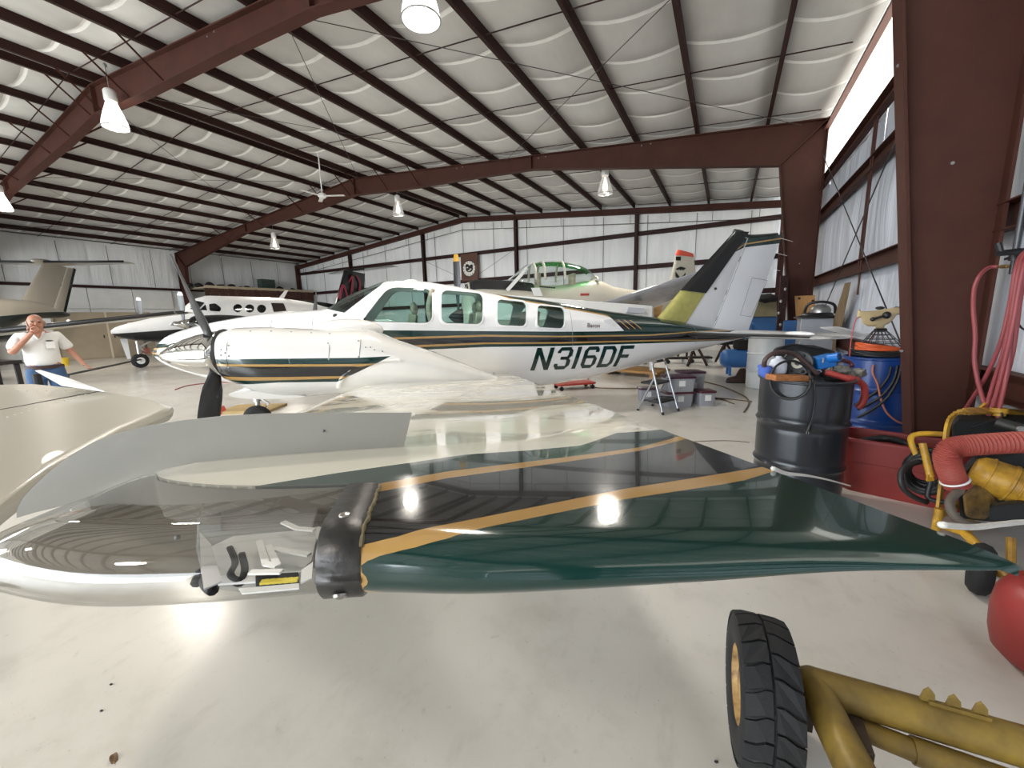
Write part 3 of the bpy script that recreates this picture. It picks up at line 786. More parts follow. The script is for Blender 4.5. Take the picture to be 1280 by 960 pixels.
for ch, a in zip('N316DF', adv):
    b = B()
    for poly in GL[ch]: b.faces.new([b.verts.new((p[0], p[1], 0)) for p in poly])
    bmesh.ops.triangulate(b, faces=b.faces); bmesh.ops.subdivide_edges(b, edges=b.edges, cuts=3, use_grid_fill=True)
    for v_ in b.verts:
        u = q0[0]+(a+v_.co.x)/4.13*span + sl*v_.co.y; w = q0[2]+(q1[2]-q0[2])*(a+v_.co.x)/4.13 + hgt*v_.co.y
        v_.co = (u, -(fus_v(u, w)+.004), w)
    obj('registration_letter', b, M_GREEN, PLANE)
# small script by the rear door
me = text_mesh('Baron', .09)
q = fus_px(742, 407)
for v_ in me.vertices:
    u, w = q[0]+v_.co.x+.2*v_.co.y, q[2]+v_.co.y-.05*v_.co.x; v_.co = (u, -(fus_v(u, w)+.004+v_.co.z), w)
obj('name_script', me, mat('dark_red_script', '5a2a2e', .4), PLANE)
# antennas, door handle, vents, fuselage seams
def on_side(u, w, off=0.0): return Vector((u, -(fus_v(u, w)+off), w))
q = fus_px(760, 403); b = B(); box(b, on_side(q[0], q[2], .004), (.16, .015, .09)); obj('door_latch', b, M_WHITE_P, PLANE, bevel=.004)
b = B(); lathe(b, [(.06, 0), (.055, .02), (.02, .035)], 16, Matrix.Translation((-.2, 0, 2.04)) @ Matrix.Diagonal((1.6, 1, 1, 1))); obj('roof_beacon', b, M_WHITE_P, PLANE, smooth=60)
q = fus_px(833, 423, .2)
M_SEAM = mat('panel_seam', '77787a', .5)
def seam(pts, nm='panel_seam', r=.0022): 
    b = B(); tube(b, pts, r, 4, 4); obj(nm, b, M_SEAM, PLANE)
for u in (-3.02, -1.95, -1.45, 2.05, 4.3):
    hw, tp, bt, c, n = fus(u)
    seam([on_side(u, tp-.03-(tp-bt)*.62*k/8, .0005) for k in range(9)])
# ---- fin, rudder
def airfoil_loft(b, secs, n=10, mi=0):
    """secs: (le(x,y,z), te(x,y,z), thickness, thickness-direction)"""
    rs = []
    for le, te, th, td in secs:
        le, te, td = Vector(le), Vector(te), Vector(td); r = []
        for i in range(n): s = (1-math.cos(PI*i/n))/2; r.append(le+(te-le)*s+td*th*(1.9*math.sqrt(s)*(1-s)+.03*s))
        for i in range(n): s = 1-(1-math.cos(PI*i/n))/2; r.append(le+(te-le)*s-td*th*(1.9*math.sqrt(s)*(1-s)+.03*s))
        rs.append(r)
    rings(b, rs, mi=mi)
F_ = lambda px, py: (lambda q: Vector((q[0], 0, q[2])))(pl_v(px, py, 0))
fin_lb, fin_lt, fin_hb, fin_ht = F_(822, 397.5), F_(918, 289.5), F_(891, 409), F_(934.5, 297)
rud_tb, rud_tt = F_(936, 411), F_(978, 293)
fin_lb2 = fin_lb+(fin_lb-fin_lt)*.12; fin_hb2 = fin_hb+(fin_hb-fin_ht)*.12; rud_tb2 = rud_tb+(rud_tb-rud_tt)*.06
Y1 = Vector((0, 1, 0))
def fl_(pxs): return [(q[0], q[2]) for q in (pl_v(*p, 0) for p in pxs)]
gA = fl_([(905, 318), (925.5, 298.8), (979, 291.5)]); gB = fl_([(905, 320.5), (930, 309.5), (972, 304.5), (979, 303.8)])
hA = fl_([(905, 320), (930, 304.5), (979, 296.8)]); hB = fl_([(905, 321.5), (930, 306.2), (979, 298.6)])
M_FIN = paint('fin_paint', 'e2e3e6', [(GREEN, band(gB, gA, rng=(fl_([(905, 320)])[0][0], 9), x0=3, x1=7, y0=1, y1=4)), (GOLD, band(hB, hA, rng=(fl_([(905, 320)])[0][0], 9), x0=3, x1=7, y0=1, y1=4))], rough=.25)
b = B(); airfoil_loft(b, [(fin_lb2, fin_hb2, .075, Y1), (fin_lt, fin_ht, .05, Y1)]); obj('fin', b, M_FIN, PLANE, smooth=40)
b = B(); g = Vector((.012, 0, 0)); airfoil_loft(b, [(fin_hb2+g, rud_tb2, .04, Y1), (fin_ht+g, rud_tt, .028, Y1)]); rd = obj('rudder', b, M_FIN, PLANE, smooth=40)
tt = [F_(939, 347.5), F_(958.5, 350.5), F_(938.5, 396), F_(924, 394)]
b = B(); b2 = [p+Vector((0, -.022 if i in (0, 3) else -.006, 0)) for i, p in enumerate(tt)]
for i in range(4): tube(b, [b2[i], b2[(i+1) % 4]], .004, 4, smooth=False)
obj('trim_tab', b, M_SEAM, rd)
seam([fin_hb+Vector((0, -.04, 0)), fin_ht+Vector((0, -.03, 0))], 'hinge_line', .004)
M_BOOT = mat('black_rubber_boot', '1b1b1c', .45, var=.2, vscale=30, bump=.1)
def le_strip(a0, a1, b0, b1, nm, m, r, k):
    """wrap-around leading edge strip between two points along the leading edge"""
    b = B()
    def f(s, t):
        p = a0+(a1-a0)*t; q = b0+(b1-b0)*t; e = 2*s-1
        d = abs(e); c = p+(q-p)*d
        th = (r*(1-.35*t))*1.9*math.sqrt(max(d*k, 0))*(1-d*k)+.004
        return c + Vector((-.008*(1-d), math.copysign(th, e) if d > 1e-6 else 0, 0))
    grid(b, f, 12, 10); obj(nm, b, m, PLANE, smooth=180)
e0, e1, e2, e3 = F_(851, 363), F_(918, 289.5), F_(879, 367), F_(934, 290.5)
le_strip(e0, e1, e2, e3, 'fin_boot', M_BOOT, .092, .36)
le_strip(fin_lb, e0, F_(854, 403.5), e2, 'fin_primer_strip', mat('zinc_primer', 'a8a35e', .6, var=.15, vscale=12), .10, .42)
b = B(); tube(b, [fin_lt+Vector((0, 0, .0)), (fin_lt+fin_ht)/2+Vector((0, 0, .035)), fin_ht+Vector((.05, 0, .02)), rud_tt+Vector((-.1, 0, -.0))], lambda s: .045-.02*s, 8); obj('fin_cap', b, mat('dark_cap', '2a2b2b', .4), PLANE, smooth=180)
q = F_(892, 361); b = B(); ball(b, q+Vector((0, -.045, 0)), .022, 10); obj('tail_light', b, M_PANEL, PLANE)
for k, (px, py) in enumerate(((978, 298), (971, 316), (962, 335))):
    p = F_(px, py); b = B(); cyl(b, p-Vector((.03, 0, 0)), p+Vector((.22, 0, -.05)), .005, .003, 5); obj('static_wick', b, M_WHITE, rd)
# ---- tailplane (near and far side)
zt = 1.14; tl = 4.02; 
M_TAIL = paint('tailplane_paint', 'c9c9c8', [], rough=.3)
for s in (-1, 1):
    b = B(); airfoil_loft(b, [((4.10, s*.0, zt), (4.98, 0, zt), .055, (0, 0, 1)), ((4.10, s*.15, zt), (4.98, s*.15, zt), .055, (0, 0, 1)), ((4.36, s*2.25, zt+.02), (4.86, s*2.25, zt+.02), .035, (0, 0, 1)), ((4.45, s*2.36, zt+.02), (4.86, s*2.36, zt+.02), .012, (0, 0, 1))]); st = obj('tailplane', b, M_TAIL, PLANE, smooth=40)
    b = B(); airfoil_loft(b, [((4.99, s*.18, zt), (5.42, s*.18, zt+.03), .036, (0, 0, 1)), ((4.87, s*2.25, zt+.02), (5.14, s*2.3, zt+.05), .026, (0, 0, 1))]); el = obj('elevator', b, M_TAIL, PLANE, smooth=40)
    b = B(); airfoil_loft(b, [((4.40, s*2.27, zt+.15), (5.0, s*2.27, zt+.02), .02, (0, 0, 1)), ((4.44, s*2.42, zt+.16), (5.05, s*2.42, zt+.02), .012, (0, 0, 1))]); obj('elevator_horn', b, M_WHITE_P, el, smooth=40)
    b = B()
    def f(ss, t):
        y = .2+2.0*t; le = 4.10+(4.36-4.10)*(y-.15)/2.1; e = 2*ss-1; d = abs(e)*.13
        return Vector((le+d-.004, s*y, zt+.02*t+math.copysign((.055-.02*t)*1.9*math.sqrt(max(d/.88, 0))*(1-d/.88)+.003, e)))
    grid(b, f, 10, 8); obj('tailplane_boot', b, M_BOOT, st, smooth=180)
    b = B(); ball(b, (4.7, s*1.75, zt+.05), (.05, .22, .03), 14); obj('hinge_fairing', b, M_WHITE_P, st, smooth=180)
# ---- nacelles, spinners, propellers
NC = [(-1.92, 1.43, 1.0, .27), (-1.89, 1.45, .965, .33), (-1.80, 1.472, .92, .375), (-1.55, 1.472, .80, .40), (-1.3, 1.452, .765, .41), (-1.0, 1.43, .77, .41), (-.65, 1.42, .78, .41), (-.3, 1.285, .78, .39), (.0, 1.17, .76, .34), (.3, 1.04, .73, .26), (.72, .85, .72, .08)]
def nacelle_v(u, w, cv=1.68):
    tp, bt, hw = (smooth_interp(u, NC, k) for k in (1, 2, 3)); c = (tp+bt)/2; r = min(abs((w-c)/((tp-bt)/2)), 1)
    return cv+hw*(1-r**2.6)**(1/2.6)
def nc_px(px, py, v=2.0):
    for _ in range(8): u, _v, w = pl_v(px, py, v); v = .5*v+.5*nacelle_v(u, w)
    return (u, w)
nl = lambda *p: [nc_px(*q) for q in p]
n1, n2 = nc_px(486, 446.5), nc_px(420, 478); nsl = (n2[0]-n1[0])/(n1[1]-n2[1]); nr = (-9, n1[0]+nsl*n1[1])
M_NAC = paint('nacelle_paint', 'eceae6', [(GREEN, band(nl((276, 477.5), (350, 478), (425, 477.2)), nl((276, 449), (350, 448.3), (446, 447.3)), rng=nr, slopes=nsl)), (GOLD, band(nl((276, 472.5), (430, 473)), nl((276, 455), (446, 455)), rng=nr, slopes=nsl)), (BLACKP, band(nl((276, 470), (430, 470)), nl((276, 457.8), (446, 458)), rng=nr, slopes=nsl))])
M_CHROME = mat('polished_spinner', 'd8d6d2', .06, 1.0)
M_BLADE = mat('grey_prop_blade', '3a3b3d', .35, .3, var=.15, vscale=8)
M_DARK = mat('dark_rubber', '141415', .7, var=.2)
for s in (-1, 1):
    cv = 1.68
    b = B(); rs = []
    for u in sorted(set([r[0] for r in NC] + [round(-1.78+.08*i, 3) for i in range(31)])):
        tp, bt, hw = (smooth_interp(u, NC, k) for k in (1, 2, 3)); c = (tp+bt)/2; h = (tp-bt)/2
        k = lambda q: math.copysign(abs(q)**(2/2.6), q)
        rs.append([Vector((u, s*cv+hw*k(math.cos(2*PI*i/36)), c+h*k(math.sin(2*PI*i/36)))) for i in range(36)])
    rings(b, rs); nac = obj('nacelle', b, M_NAC, PLANE, smooth=50)
    # cowl lip, cooling inlets, top bulge
    b = B(); ball(b, (-.85, s*1.52, 1.40), (.38, .17, .13), 20); obj('cowl_bulge', b, M_NAC, nac, smooth=180)
    b = B()
    b.free()
    for e in (-.2, .2):
        b = B(); cyl(b, (-1.915, s*cv+e, 1.22), (-1.935, s*cv+e, 1.22), .085, seg=16); obj('cooling_inlet', b, M_DARK, nac)
    b = B(); lathe(b, [(.235, 0), (.24, .02), (.235, .04)], 28, Matrix.Translation((-1.96, s*cv, 1.225)) @ Matrix.Rotation(PI/2, 4, 'Y')); obj('spinner_backplate', b, M_DARK, nac)
    b = B(); lathe(b, [(.225, 0), (.215, .08), (.19, .2), (.15, .32), (.10, .43), (.045, .51), (.012, .545), (.001, .55)], 32, Matrix.Translation((-1.97, s*cv, 1.225)) @ Matrix.Rotation(-PI/2, 4, 'Y')); sp = obj('spinner', b, M_CHROME, PLANE, smooth=180)
    # stripes at the spinner tip are gold rings
    b = B(); lathe(b, [(.0455, .511), (.0455, .514), (.040, .52), (.039, .521)], 24, Matrix.Translation((-1.97, s*cv, 1.225)) @ Matrix.Rotation(-PI/2, 4, 'Y')); obj('spinner_ring', b, M_GOLD, sp, smooth=180)
    for k in range(3):
        a = math.radians(30+120*k); d = Vector((0, s*math.sin(a), math.cos(a))) if s < 0 else Vector((0, math.sin(a), math.cos(a)))
        sd = Vector((1, 0, 0)); ch = sd.cross(d).normalized()
        b = B(); rs = []
        for i in range(12):
            t = i/11; r = .13+.86*t; wd_ = interp(t, [(0, .045), (.12, .05), (.3, .085), (.6, .095), (.85, .08), (.97, .05), (1, .02)]); tw = math.radians(62-42*t); th = .026-.02*t
            cd = ch*math.cos(tw)+sd*math.sin(tw); nd = d.cross(cd).normalized()
            c = Vector((-2.02, s*cv, 1.225))+d*r
            rs.append([c+cd*wd_*math.cos(q)+nd*th*math.sin(q) for q in (2*PI*j/12 for j in range(12))])
        rings(b, rs); obj('propeller_blade', b, M_BLADE, PLANE, smooth=60)
        b = B(); c = Vector((-2.02, s*cv, 1.225)); cyl(b, c+d*.15, c+d*.22, .075, .045, 16); obj('blade_boot', b, M_DARK, sp, smooth=40)
    # rivet-like fasteners and panel lines
    if s < 0:
        def nv(px, py): u, w = nc_px(px, py); return Vector((u, -nacelle_v(u, w)-.001, w))
        for (px, py) in ((286, 432), (286, 445), (286, 459), (410, 429), (411, 449), (448, 426), (448, 446), (313, 414), (339, 414), (364, 415), (389, 416), (412, 417), (276, 437), (276, 444), (281, 441), (457, 434), (468, 437), (478, 439), (463, 434)):
            b = B(); ball(b, nv(px, py), .008, 6); obj('cowl_fastener', b, M_GALV, nac)
        for pts in ([(287, 416), (284, 430), (283, 445), (285, 460), (292, 475)], [(413, 417), (412, 432), (411, 447)], [(453, 410), (451, 425), (449, 447)]):
            b = B(); tube(b, [nv(*p) for p in pts], .0025, 4, 4); obj('panel_seam', b, M_SEAM, nac)
# scoop under the near cowl
b = B(); airfoil_loft(b, [((-1.86, -1.45, .86), (-1.2, -1.45, .80), .05, (0, 0, 1)), ((-1.86, -1.95, .86), (-1.2, -1.95, .80), .05, (0, 0, 1))]); obj('cowl_scoop', b, M_NAC, PLANE, smooth=40)
# ---- landing gear
M_OLEO = mat('gear_silver', 'b9b9b7', .3, .8); M_TYRE = mat('tyre_rubber', '1c1c1d', .8, var=.2, vscale=20)
def gear(x, y, top, r=.21, nm='landing_gear'):
    G = bpy.data.objects.new(nm, None); COL.objects.link(G); G.parent = PLANE; G.location = (x, y, 0)
    b = B(); cyl(b, (0, .06, r), (0, .06, top), .032, seg=12); cyl(b, (0, .06, top*.55), (0, .06, top), .05, seg=12); bar(b, (0, .06, r), (0, -.03, r), .03, .03); bar(b, (.03, .06, r+.06), (.14, .06, top*.5), .03, .02); bar(b, (.14, .06, top*.5), (.03, .06, top*.62), .03, .02); bar(b, (0, .06, top*.7), (.4, .06, top+.1), .03, .03)
    obj('strut', b, M_OLEO, G, smooth=40)
    b = B(); torus(b, (0, 0, r), r-.07, .072, Matrix.Rotation(PI/2, 4, 'X'), 28, 10); obj('wheel_tyre', b, M_TYRE, G, smooth=180)
    b = B(); cyl(b, (0, -.05, r), (0, .05, r), r-.1, seg=20); obj('hub', b, M_OLEO, G, smooth=40)
gear(-2.42, 0, .78, .19); gear(.35, -1.46, .75); gear(.35, 1.46, .75)
# ================================================================== THE NEAR WING
VC = 5.13                                             # inner block ends here ahead of the lens
U_CUT = -.135
edge_t = [(-.93, 4.95), (-.90, 5.10), (-.84, 5.21), (-.72, 5.31), (-.52, 5.405), (-.39, 5.435), (-.135, 5.482), (.04, 5.548), (.322, 5.630), (.50, 5.680), (.655, 5.745)]
def edge_v(u): return smooth_interp(u, edge_t)
lens_in = [(-.93, 4.90), (-.80, 4.90), (-.70, 4.93), (-.62, 5.03), (-.45, 5.138), (-.3, 5.185), (-.135, 5.215)]
def lens_v(u): return smooth_interp(u, lens_in)
RT = .075
def tip_round(u, v, up):
    ve = edge_v(u); d = max(ve-v, 0)
    zu, zl = wing_up(u, min(v, ve-.0)), wing_lo(u, min(v, ve))
    zm = .42*zu+.58*zl
    k = 1.0 if d >= RT else math.sqrt(max(1-(1-d/RT)**2, 0))
    return zm+((zu if up else zl)-zm)*k
def u_of(s, v): return wle(v)+(wte(v)-wle(v))*s
def wing_hit(px, py):
    """first point of the near wing's upper skin along the ray of a pixel"""
    r = pl_ray(px, py).normalized(); t = .05
    def h(t):
        p = PL_EYE+r*t; u, v = p.x, -p.y
        if v > 4.9:
            if v > edge_v(u): return 1.0
            z = tip_round(u, v, True)
        else: z = wing_up(u, v)
        return p.z-z
    prev = t
    while t < 12:
        d = h(t)
        if d < 0: break
        prev = t; t += min(max(d*.35, .002), .05)
    for _ in range(30):
        m = (prev+t)/2
        if h(m) < 0: t = m
        else: prev = m
    p = PL_EYE+r*t; return (p.x, -p.y)
WM = lambda px, py, off=0.0: wing_hit(px, py)
cream_b = [WM(*p) for p in ((275, 620), (320, 607.5), (420, 591.5), (522, 577), (582, 568), (660, 563), (725, 557), (744, 551), (798, 531))]
g1a = [WM(*p) for p in ((360, 621), (460, 607), (560, 589), (710, 571), (800, 559), (850, 545))]
g1b = [WM(*p) for p in ((360, 622), (462, 617), (560, 597.5), (710, 577), (800, 563.5), (856, 549))]
g2a = [WM(*p) for p in ((446, 683), (500, 670), (560, 655), (780, 611), (932, 587), (962, 582))]
g2b = [WM(*p) for p in ((447, 712), (458, 702), (475, 695), (520, 684), (560, 673), (780, 624), (900, 606), (932, 600), (970, 588))]
g3 = [WM(*p) for p in ((447, 714), (460, 719.5))] + [(-.02, 5.99)]
g3 = [(min(q[0] for q in g3)-.001, WM(446, 684)[1])] + g3
def vband(lo, hi): return band(lo, hi, axis='v', x0=-1.0, x1=1.2, y0=4.5, y1=6.0)
big = [(-1, 9), (1.2, 9)]
# gold sweeps round to the tip edge at the lens strap
gold_tip = [(-.16, 5.40), (-.118, 5.475), (-.09, 5.515), (-.05, 5.54), (.0, 5.56)]
M_WING = paint('wing_paint', CREAM, [
    (GREEN, vband(cream_b, [(-1, 5.9), (1.2, 5.9)])), (GOLD, vband(g1a, g1b)), (BLACKP, vband(g1b, g2a)), (GOLD, vband(g2a, g2b)), (GOLD, vband(g3, [(-1, 9), (1.2, 9)])),
], rough=.13, coat=.5, bump=.10, patch=.0)
M_WINGI = paint('wing_film_paint', CREAM, [], rough=.07, coat=.9, bump=.05, patch=.03)
# planform
SS = [0, .002, .006, .012, .02, .03, .045, .065, .09] + [.12+.04*i for i in range(22)] + [.985, 1.0]
def wing_block(name, side, va_fn, vb_fn, u0=None, m=None, nv=24, ease=False, parent=PLANE):
    b = B(); rows_u, rows_l = [], []
    for s in SS:
        ru, rl_ = [], []
        for j in range(nv+1):
            t = j/nv
            if ease: t = 1-(1-t)**2.2
            if u0 is None:
                v = va_fn(s)+(vb_fn(s)-va_fn(s))*t; u = u_of(s, v); zu, zl = wing_up(u, v), wing_lo(u, v)
            ru.append((u, v, zu)); rl_.append((u, v, zl))
        rows_u.append(ru); rows_l.append(rl_)
    return rows_u, rows_l
def sew(name, m, up_rows, lo_rows, side=-1, parent=PLANE, smooth=45, cap=True):
    b = B(); U_ = [[b.verts.new((p[0], side*p[1], p[2])) for p in r] for r in up_rows]; L_ = [[b.verts.new((p[0], side*p[1], p[2])) for p in r] for r in lo_rows]
    n, k = len(U_), len(U_[0])
    for i in range(n-1):
        for j in range(k-1):
            b.faces.new((U_[i][j], U_[i+1][j], U_[i+1][j+1], U_[i][j+1])); b.faces.new((L_[i][j], L_[i][j+1], L_[i+1][j+1], L_[i+1][j]))
    for i in range(n-1):
        for j in (0, k-1): b.faces.new((U_[i][j], U_[i+1][j], L_[i+1][j], L_[i][j]))
    for j in range(k-1):
        for i in (0, n-1): b.faces.new((U_[i][j], U_[i][j+1], L_[i][j+1], L_[i][j]))
    bmesh.ops.remove_doubles(b, verts=b.verts, dist=1e-5)
    return obj(name, b, m, parent, smooth=smooth)
for side in (-1, 1):
    # inner block: fuselage to the lens line; ahead of U_CUT it stops at lens_v
    up_r, lo_r = [], []
    vin = 4.9
    us_f = lambda s, v: u_of(s, v)
    for s in SS:
        ru, rl_ = [], []
        for j in range(33):
            v = .45+(vin-.45)*j/32; u = u_of(s, v); zu, zl = wing_up(u, v), wing_lo(u, v)
            if s in (0.0,): zl = zu
            if s == 1.0: zl = zu-.012
            ru.append((u, v, zu)); rl_.append((u, v, zl))
        up_r.append(ru); lo_r.append(rl_)
    sew('wing', M_WINGI if side < 0 else M_WHITE_P, up_r, lo_r, side)
    # tip block
    def tip_rows(ulist, v0, v1, nv=26):
        a, c = [], []
        for u_ in ulist:
            ra, rc = [], []
            for j in range(nv+1):
                t = 1-(1-j/nv)**2; v = v0(u_)+(v1(u_)-v0(u_))*t
                le, te = wle(v), wte(v); u = u_
                zu, zl = tip_round(u, v, True), tip_round(u, v, False)
                if u >= te-.004: zl = zu-.010*(1 if v < v1(u_)-.01 else .2)
                ra.append((u, v, zu)); rc.append((u, v, zl))
            a.append(ra); c.append(rc)
        return a, c
    wt = lambda u_: 0
    ul_le = [wle(4.9)+x for x in (0, .002, .006, .012, .022, .04, .065, .1)]
    ul1 = ul_le + [u for u in np.linspace(-.74, U_CUT, 18)]
    a, c = tip_rows(ul1, lambda u: vin, lens_v, 8)
    sew('wing_tip_rib', M_WING if side < 0 else M_WHITE_P, a, c, side)
    ut = [wte(4.9)]
    ul2 = list(np.linspace(U_CUT, .60, 24)) + [.63, .652]
    def te_fit(u_): return u_
    a, c = [], []
    for u_ in ul2:
        k = (u_-U_CUT)/(.652-U_CUT); ra, rc = [], []
        for j in range(34):
            t = 1-(1-j/33)**2; v_in = vin; ve = edge_v(u_); v = vin+(ve-vin)*t
            # trailing edge sweeps: stretch u so that k=1 follows the trailing edge
            u = U_CUT+k*(wte(v)-.0-U_CUT) if True else u_
            ve2 = edge_v(u); v = vin+(ve2-vin)*t
            zu, zl = tip_round(u, v, True), tip_round(u, v, False)
            if k > .999: zl = zu-.012
            ra.append((u, v, zu)); rc.append((u, v, zl))
        a.append(ra); c.append(rc)
    sew('wing_tip', M_WING if side < 0 else M_WHITE_P, a, c, side)
    # clear lens over the leading corner
    ull = [-.925, -.915, -.90, -.88, -.855, -.83] + list(np.linspace(-.80, U_CUT, 26))
    def lens_rows(off, nv=30):
        a, c = [], []
        for u_ in ull:
            v0, v1 = lens_v(u_), edge_v(u_); ra, rc = [], []
            for j in range(nv+1):
                t = 1-(1-j/nv)**2.2; v = v0+(v1-v0)*t; d = v1-v
                k = 1.0 if d >= RT*1.3 else math.sqrt(max(1-(1-d/(RT*1.3))**2, 0))
                uc = max(u_, wle(v)+.02); zu, zl = wing_up(uc, v), wing_lo(uc, v)
                front = max(0, min(1, (u_+.925)/.16)); fr = math.sqrt(max(1-(1-front)**2, 0))
                zm = .45*zu+.55*zl; k *= fr
                ra.append((u_, v, zm+(zu+.002-zm-off)*k)); rc.append((u_, v, zm+(zl-.002-zm+off)*k))
            a.append(ra); c.append(rc)
        return a, c
    a, c = lens_rows(0)
    M_LENS = glass('clear_tip_lens', (.86, .86, .845), 1.62, .015, .05, (.40, .385, .36))
    lens = sew('tip_lens', M_LENS, a, c, side, smooth=60)
    if side < 0: NEAR_LENS = lens
# ---- stall fence: grey plate standing on the wing
fpx = [(503, 566), (515, 515.5), (400, 516), (330, 517), (280, 520), (230, 525), (180, 533), (148, 541), (118, 552), (90, 568), (62, 590), (43, 608), (30, 622), (23, 636), (22, 647), (45, 640), (70, 634)]
fence = [pl_v(px, py, 4.885) for px, py in fpx]
low = [(-.86, wing_lo(-.86, 4.885)+.03), (-.80, wing_up(-.80, 4.885)-.03), (-.6, wing_up(-.6, 4.885)-.02), (-.3, wing_up(-.3, 4.885)-.02)]
b = B(); prism(b, [(p[0], -4.882, p[2]) for p in fence] + [(u, -4.882, w) for u, w in low], (0, -.006, 0))
M_FENCE = mat('grey_fence_paint', '98968f', .4, var=.06, vscale=5, bump=.04, bscale=60)
obj('wing_fence', b, M_FENCE, PLANE, smooth=30)
p = pl_v(403, 540, 4.9); b = B(); ball(b, (p[0], -4.889, p[2]), .004, 8); obj('fence_rivet', b, M_SEAM, PLANE)
# ---- strap that clamps the lens, with screws
M_STRAP = mat('dull_metal_strap', '4c4a49', .38, .7, var=.3, vscale=14, bump=.15, bscale=40)
b = B(); rows = []
for k, u in enumerate((-.182, -.179, -.122, -.117)):
    r = []; lift = .004 if k in (1, 2) else .0
    path = []
    for j in range(25):
        t = j/24; v = lens_v(u)+.015+(edge_v(u)-lens_v(u)-.015)*(1-(1-t)**2.2)
        path.append((v, tip_round(u, v, True)+.003+lift))
    for j in range(24, 12, -1):
        t = j/24; v = lens_v(u)+(edge_v(u)-lens_v(u))*(1-(1-t)**2.2); path.append((v, tip_round(u, v, False)-.003-lift))
    mid = [path[24][0], path[24][1]]
    rows.append([b.verts.new((u, -(v+(.004+lift if i in (24,) else 0)), z)) for i, (v, z) in enumerate(path)])
for a, c in zip(rows, rows[1:]):
    for i in range(len(a)-1): b.faces.new((a[i], a[i+1], c[i+1], c[i]))
strap = obj('lens_strap', b, M_STRAP, PLANE, smooth=60)
M_SCREW = mat('screw_steel', 'b5b0a8', .3, .9, var=.3, vscale=60)
for (px, py) in ((431, 649),):
    u, v = WM(px, py); b = B(); lathe(b, [(.0095, 0), (.0085, .003), (.004, .0045), (.001, .005)], 14, Matrix.Translation((u, -v, tip_round(u, v, True)+.006))); s_ = obj('strap_screw', b, M_SCREW, strap, smooth=40)
u = -.15; v = edge_v(u); b = B(); lathe(b, [(.011, 0), (.010, .004), (.003, .007)], 14, Matrix.Translation((u, -(v-.004), tip_round(u, v, True)-.022)) @ Matrix.Rotation(PI/2+.9, 4, 'X')); obj('strap_screw', b, M_SCREW, strap, smooth=40)
# ragged sealant along the strap
b = B(); tube(b, [(-.118+.004*random.random(), -v, tip_round(-.118, v, True)+.001) for v in np.linspace(lens_v(-.13)+.02, edge_v(-.12)-.02, 18)], lambda s: .0025+.002*abs(math.sin(s*31)), 6, 3); obj('sealant_bead', b, mat('old_sealant', '8b8060', .8, var=.4, vscale=60), strap)
# ---- inside the lens: rib bracket, clear box with light boards
M_CLEAR = glass('clear_acrylic', (.86, .87, .87), 1.35, .03, .30, (.86, .86, .85))
def inl(px, py, dz=-.045): u, v = wing_px(px, py, dz); return Vector((u, -v, W0+WS*v+dz))
def in_poly(pxs, dz=-.045): return [inl(px, py, dz) for px, py in pxs]
b = B(); prism(b, in_poly([(252, 622), (455, 614), (418, 640), (385, 650), (320, 656), (255, 662), (246, 690)], -.076), (0, 0, .004)); obj('lamp_tray', b, mat('tray_aluminium', 'a9a49c', .35, .5, var=.15, vscale=10), PLANE)
b = B(); prism(b, in_poly([(247, 652), (262, 640), (300, 634), (404, 628), (392, 668), (372, 726), (300, 727), (252, 720), (246, 690)], -.062), (0, 0, .034)); box_ = obj('lamp_housing', b, M_CLEAR, PLANE, bevel=.004)
b = B(); prism(b, in_poly([(258, 672), (290, 658), (384, 652), (398, 648), (388, 690), (365, 712), (270, 716)], -.030), (0, 0, .003)); obj('reflector', b, mat('white_reflector', 'd8d8d6', .3, var=.1), box_)
b = B(); prism(b, in_poly([(318, 708), (372, 706), (372, 716), (318, 719)], -.030), (0, 0, .006)); led = obj('light_board', b, M_DARK, PLANE)
for k in range(6):
    p = inl(328+k*7.7, 712.3-k*.4, -.022); b = B(); box(b, p, (.0085, .008, .003)); obj('light_chip', b, mat('yellow_led_chip', 'd8c64a', .4), led)
b = B(); tube(b, in_poly([(285, 672), (292, 690), (286, 705), (298, 712), (304, 698), (300, 680)], -.03), .0065, 6); obj('cable_clamp', b, M_DARK, PLANE, smooth=180)
for pts in ([(352, 640), (370, 648), (392, 650)], [(322, 662), (330, 690), (345, 693), (333, 668)], [(340, 672), (385, 680)], [(310, 700), (350, 700)]):
    b = B(); 
    P_ = in_poly(pts, -.012)
    for p0, p1 in zip(P_, P_[1:]): bar(b, p0, p1, .009, .003)
    obj('reflector_strip', b, mat('white_plastic_strip', 'e6e4df', .4), PLANE)
b = B(); tube(b, in_poly([(243, 712), (250, 700), (256, 716), (264, 722)], -.045), .008, 8); obj('lens_grommet', b, M_DARK, PLANE, smooth=180)
b = B(); prism(b, in_poly([(248, 650), (275, 632), (275, 650)], -.03), (0, 0, .012)); obj('mount_bracket', b, mat('grey_bracket', '8b8985', .4, .4), PLANE)
p = inl(219, 657, -.03); b = B(); ball(b, p, .005, 8); obj('lens_rivet', b, M_SEAM, PLANE)
M_BACKDROP = mat('lens_backdrop_tone', '857d71', .6, var=.15, vscale=8)  # added backing sheet; grey-brown copies fence reflection and wing beige in the lens
b = B(); rows = []
for u in np.linspace(-.84, U_CUT, 22):
    v0, v1 = lens_v(u)+.002, max(edge_v(u)-.085, lens_v(u)+.01); rows.append([b.verts.new((u, -(v0+(v1-v0)*k/6), W0+WS*(v0+(v1-v0)*k/6)-.070-.0*k)) for k in range(7)])
for a, c in zip(rows, rows[1:]):
    for k in range(6): b.faces.new((a[k], a[k+1], c[k+1], c[k]))
obj('lens_backdrop', b, M_BACKDROP, PLANE)
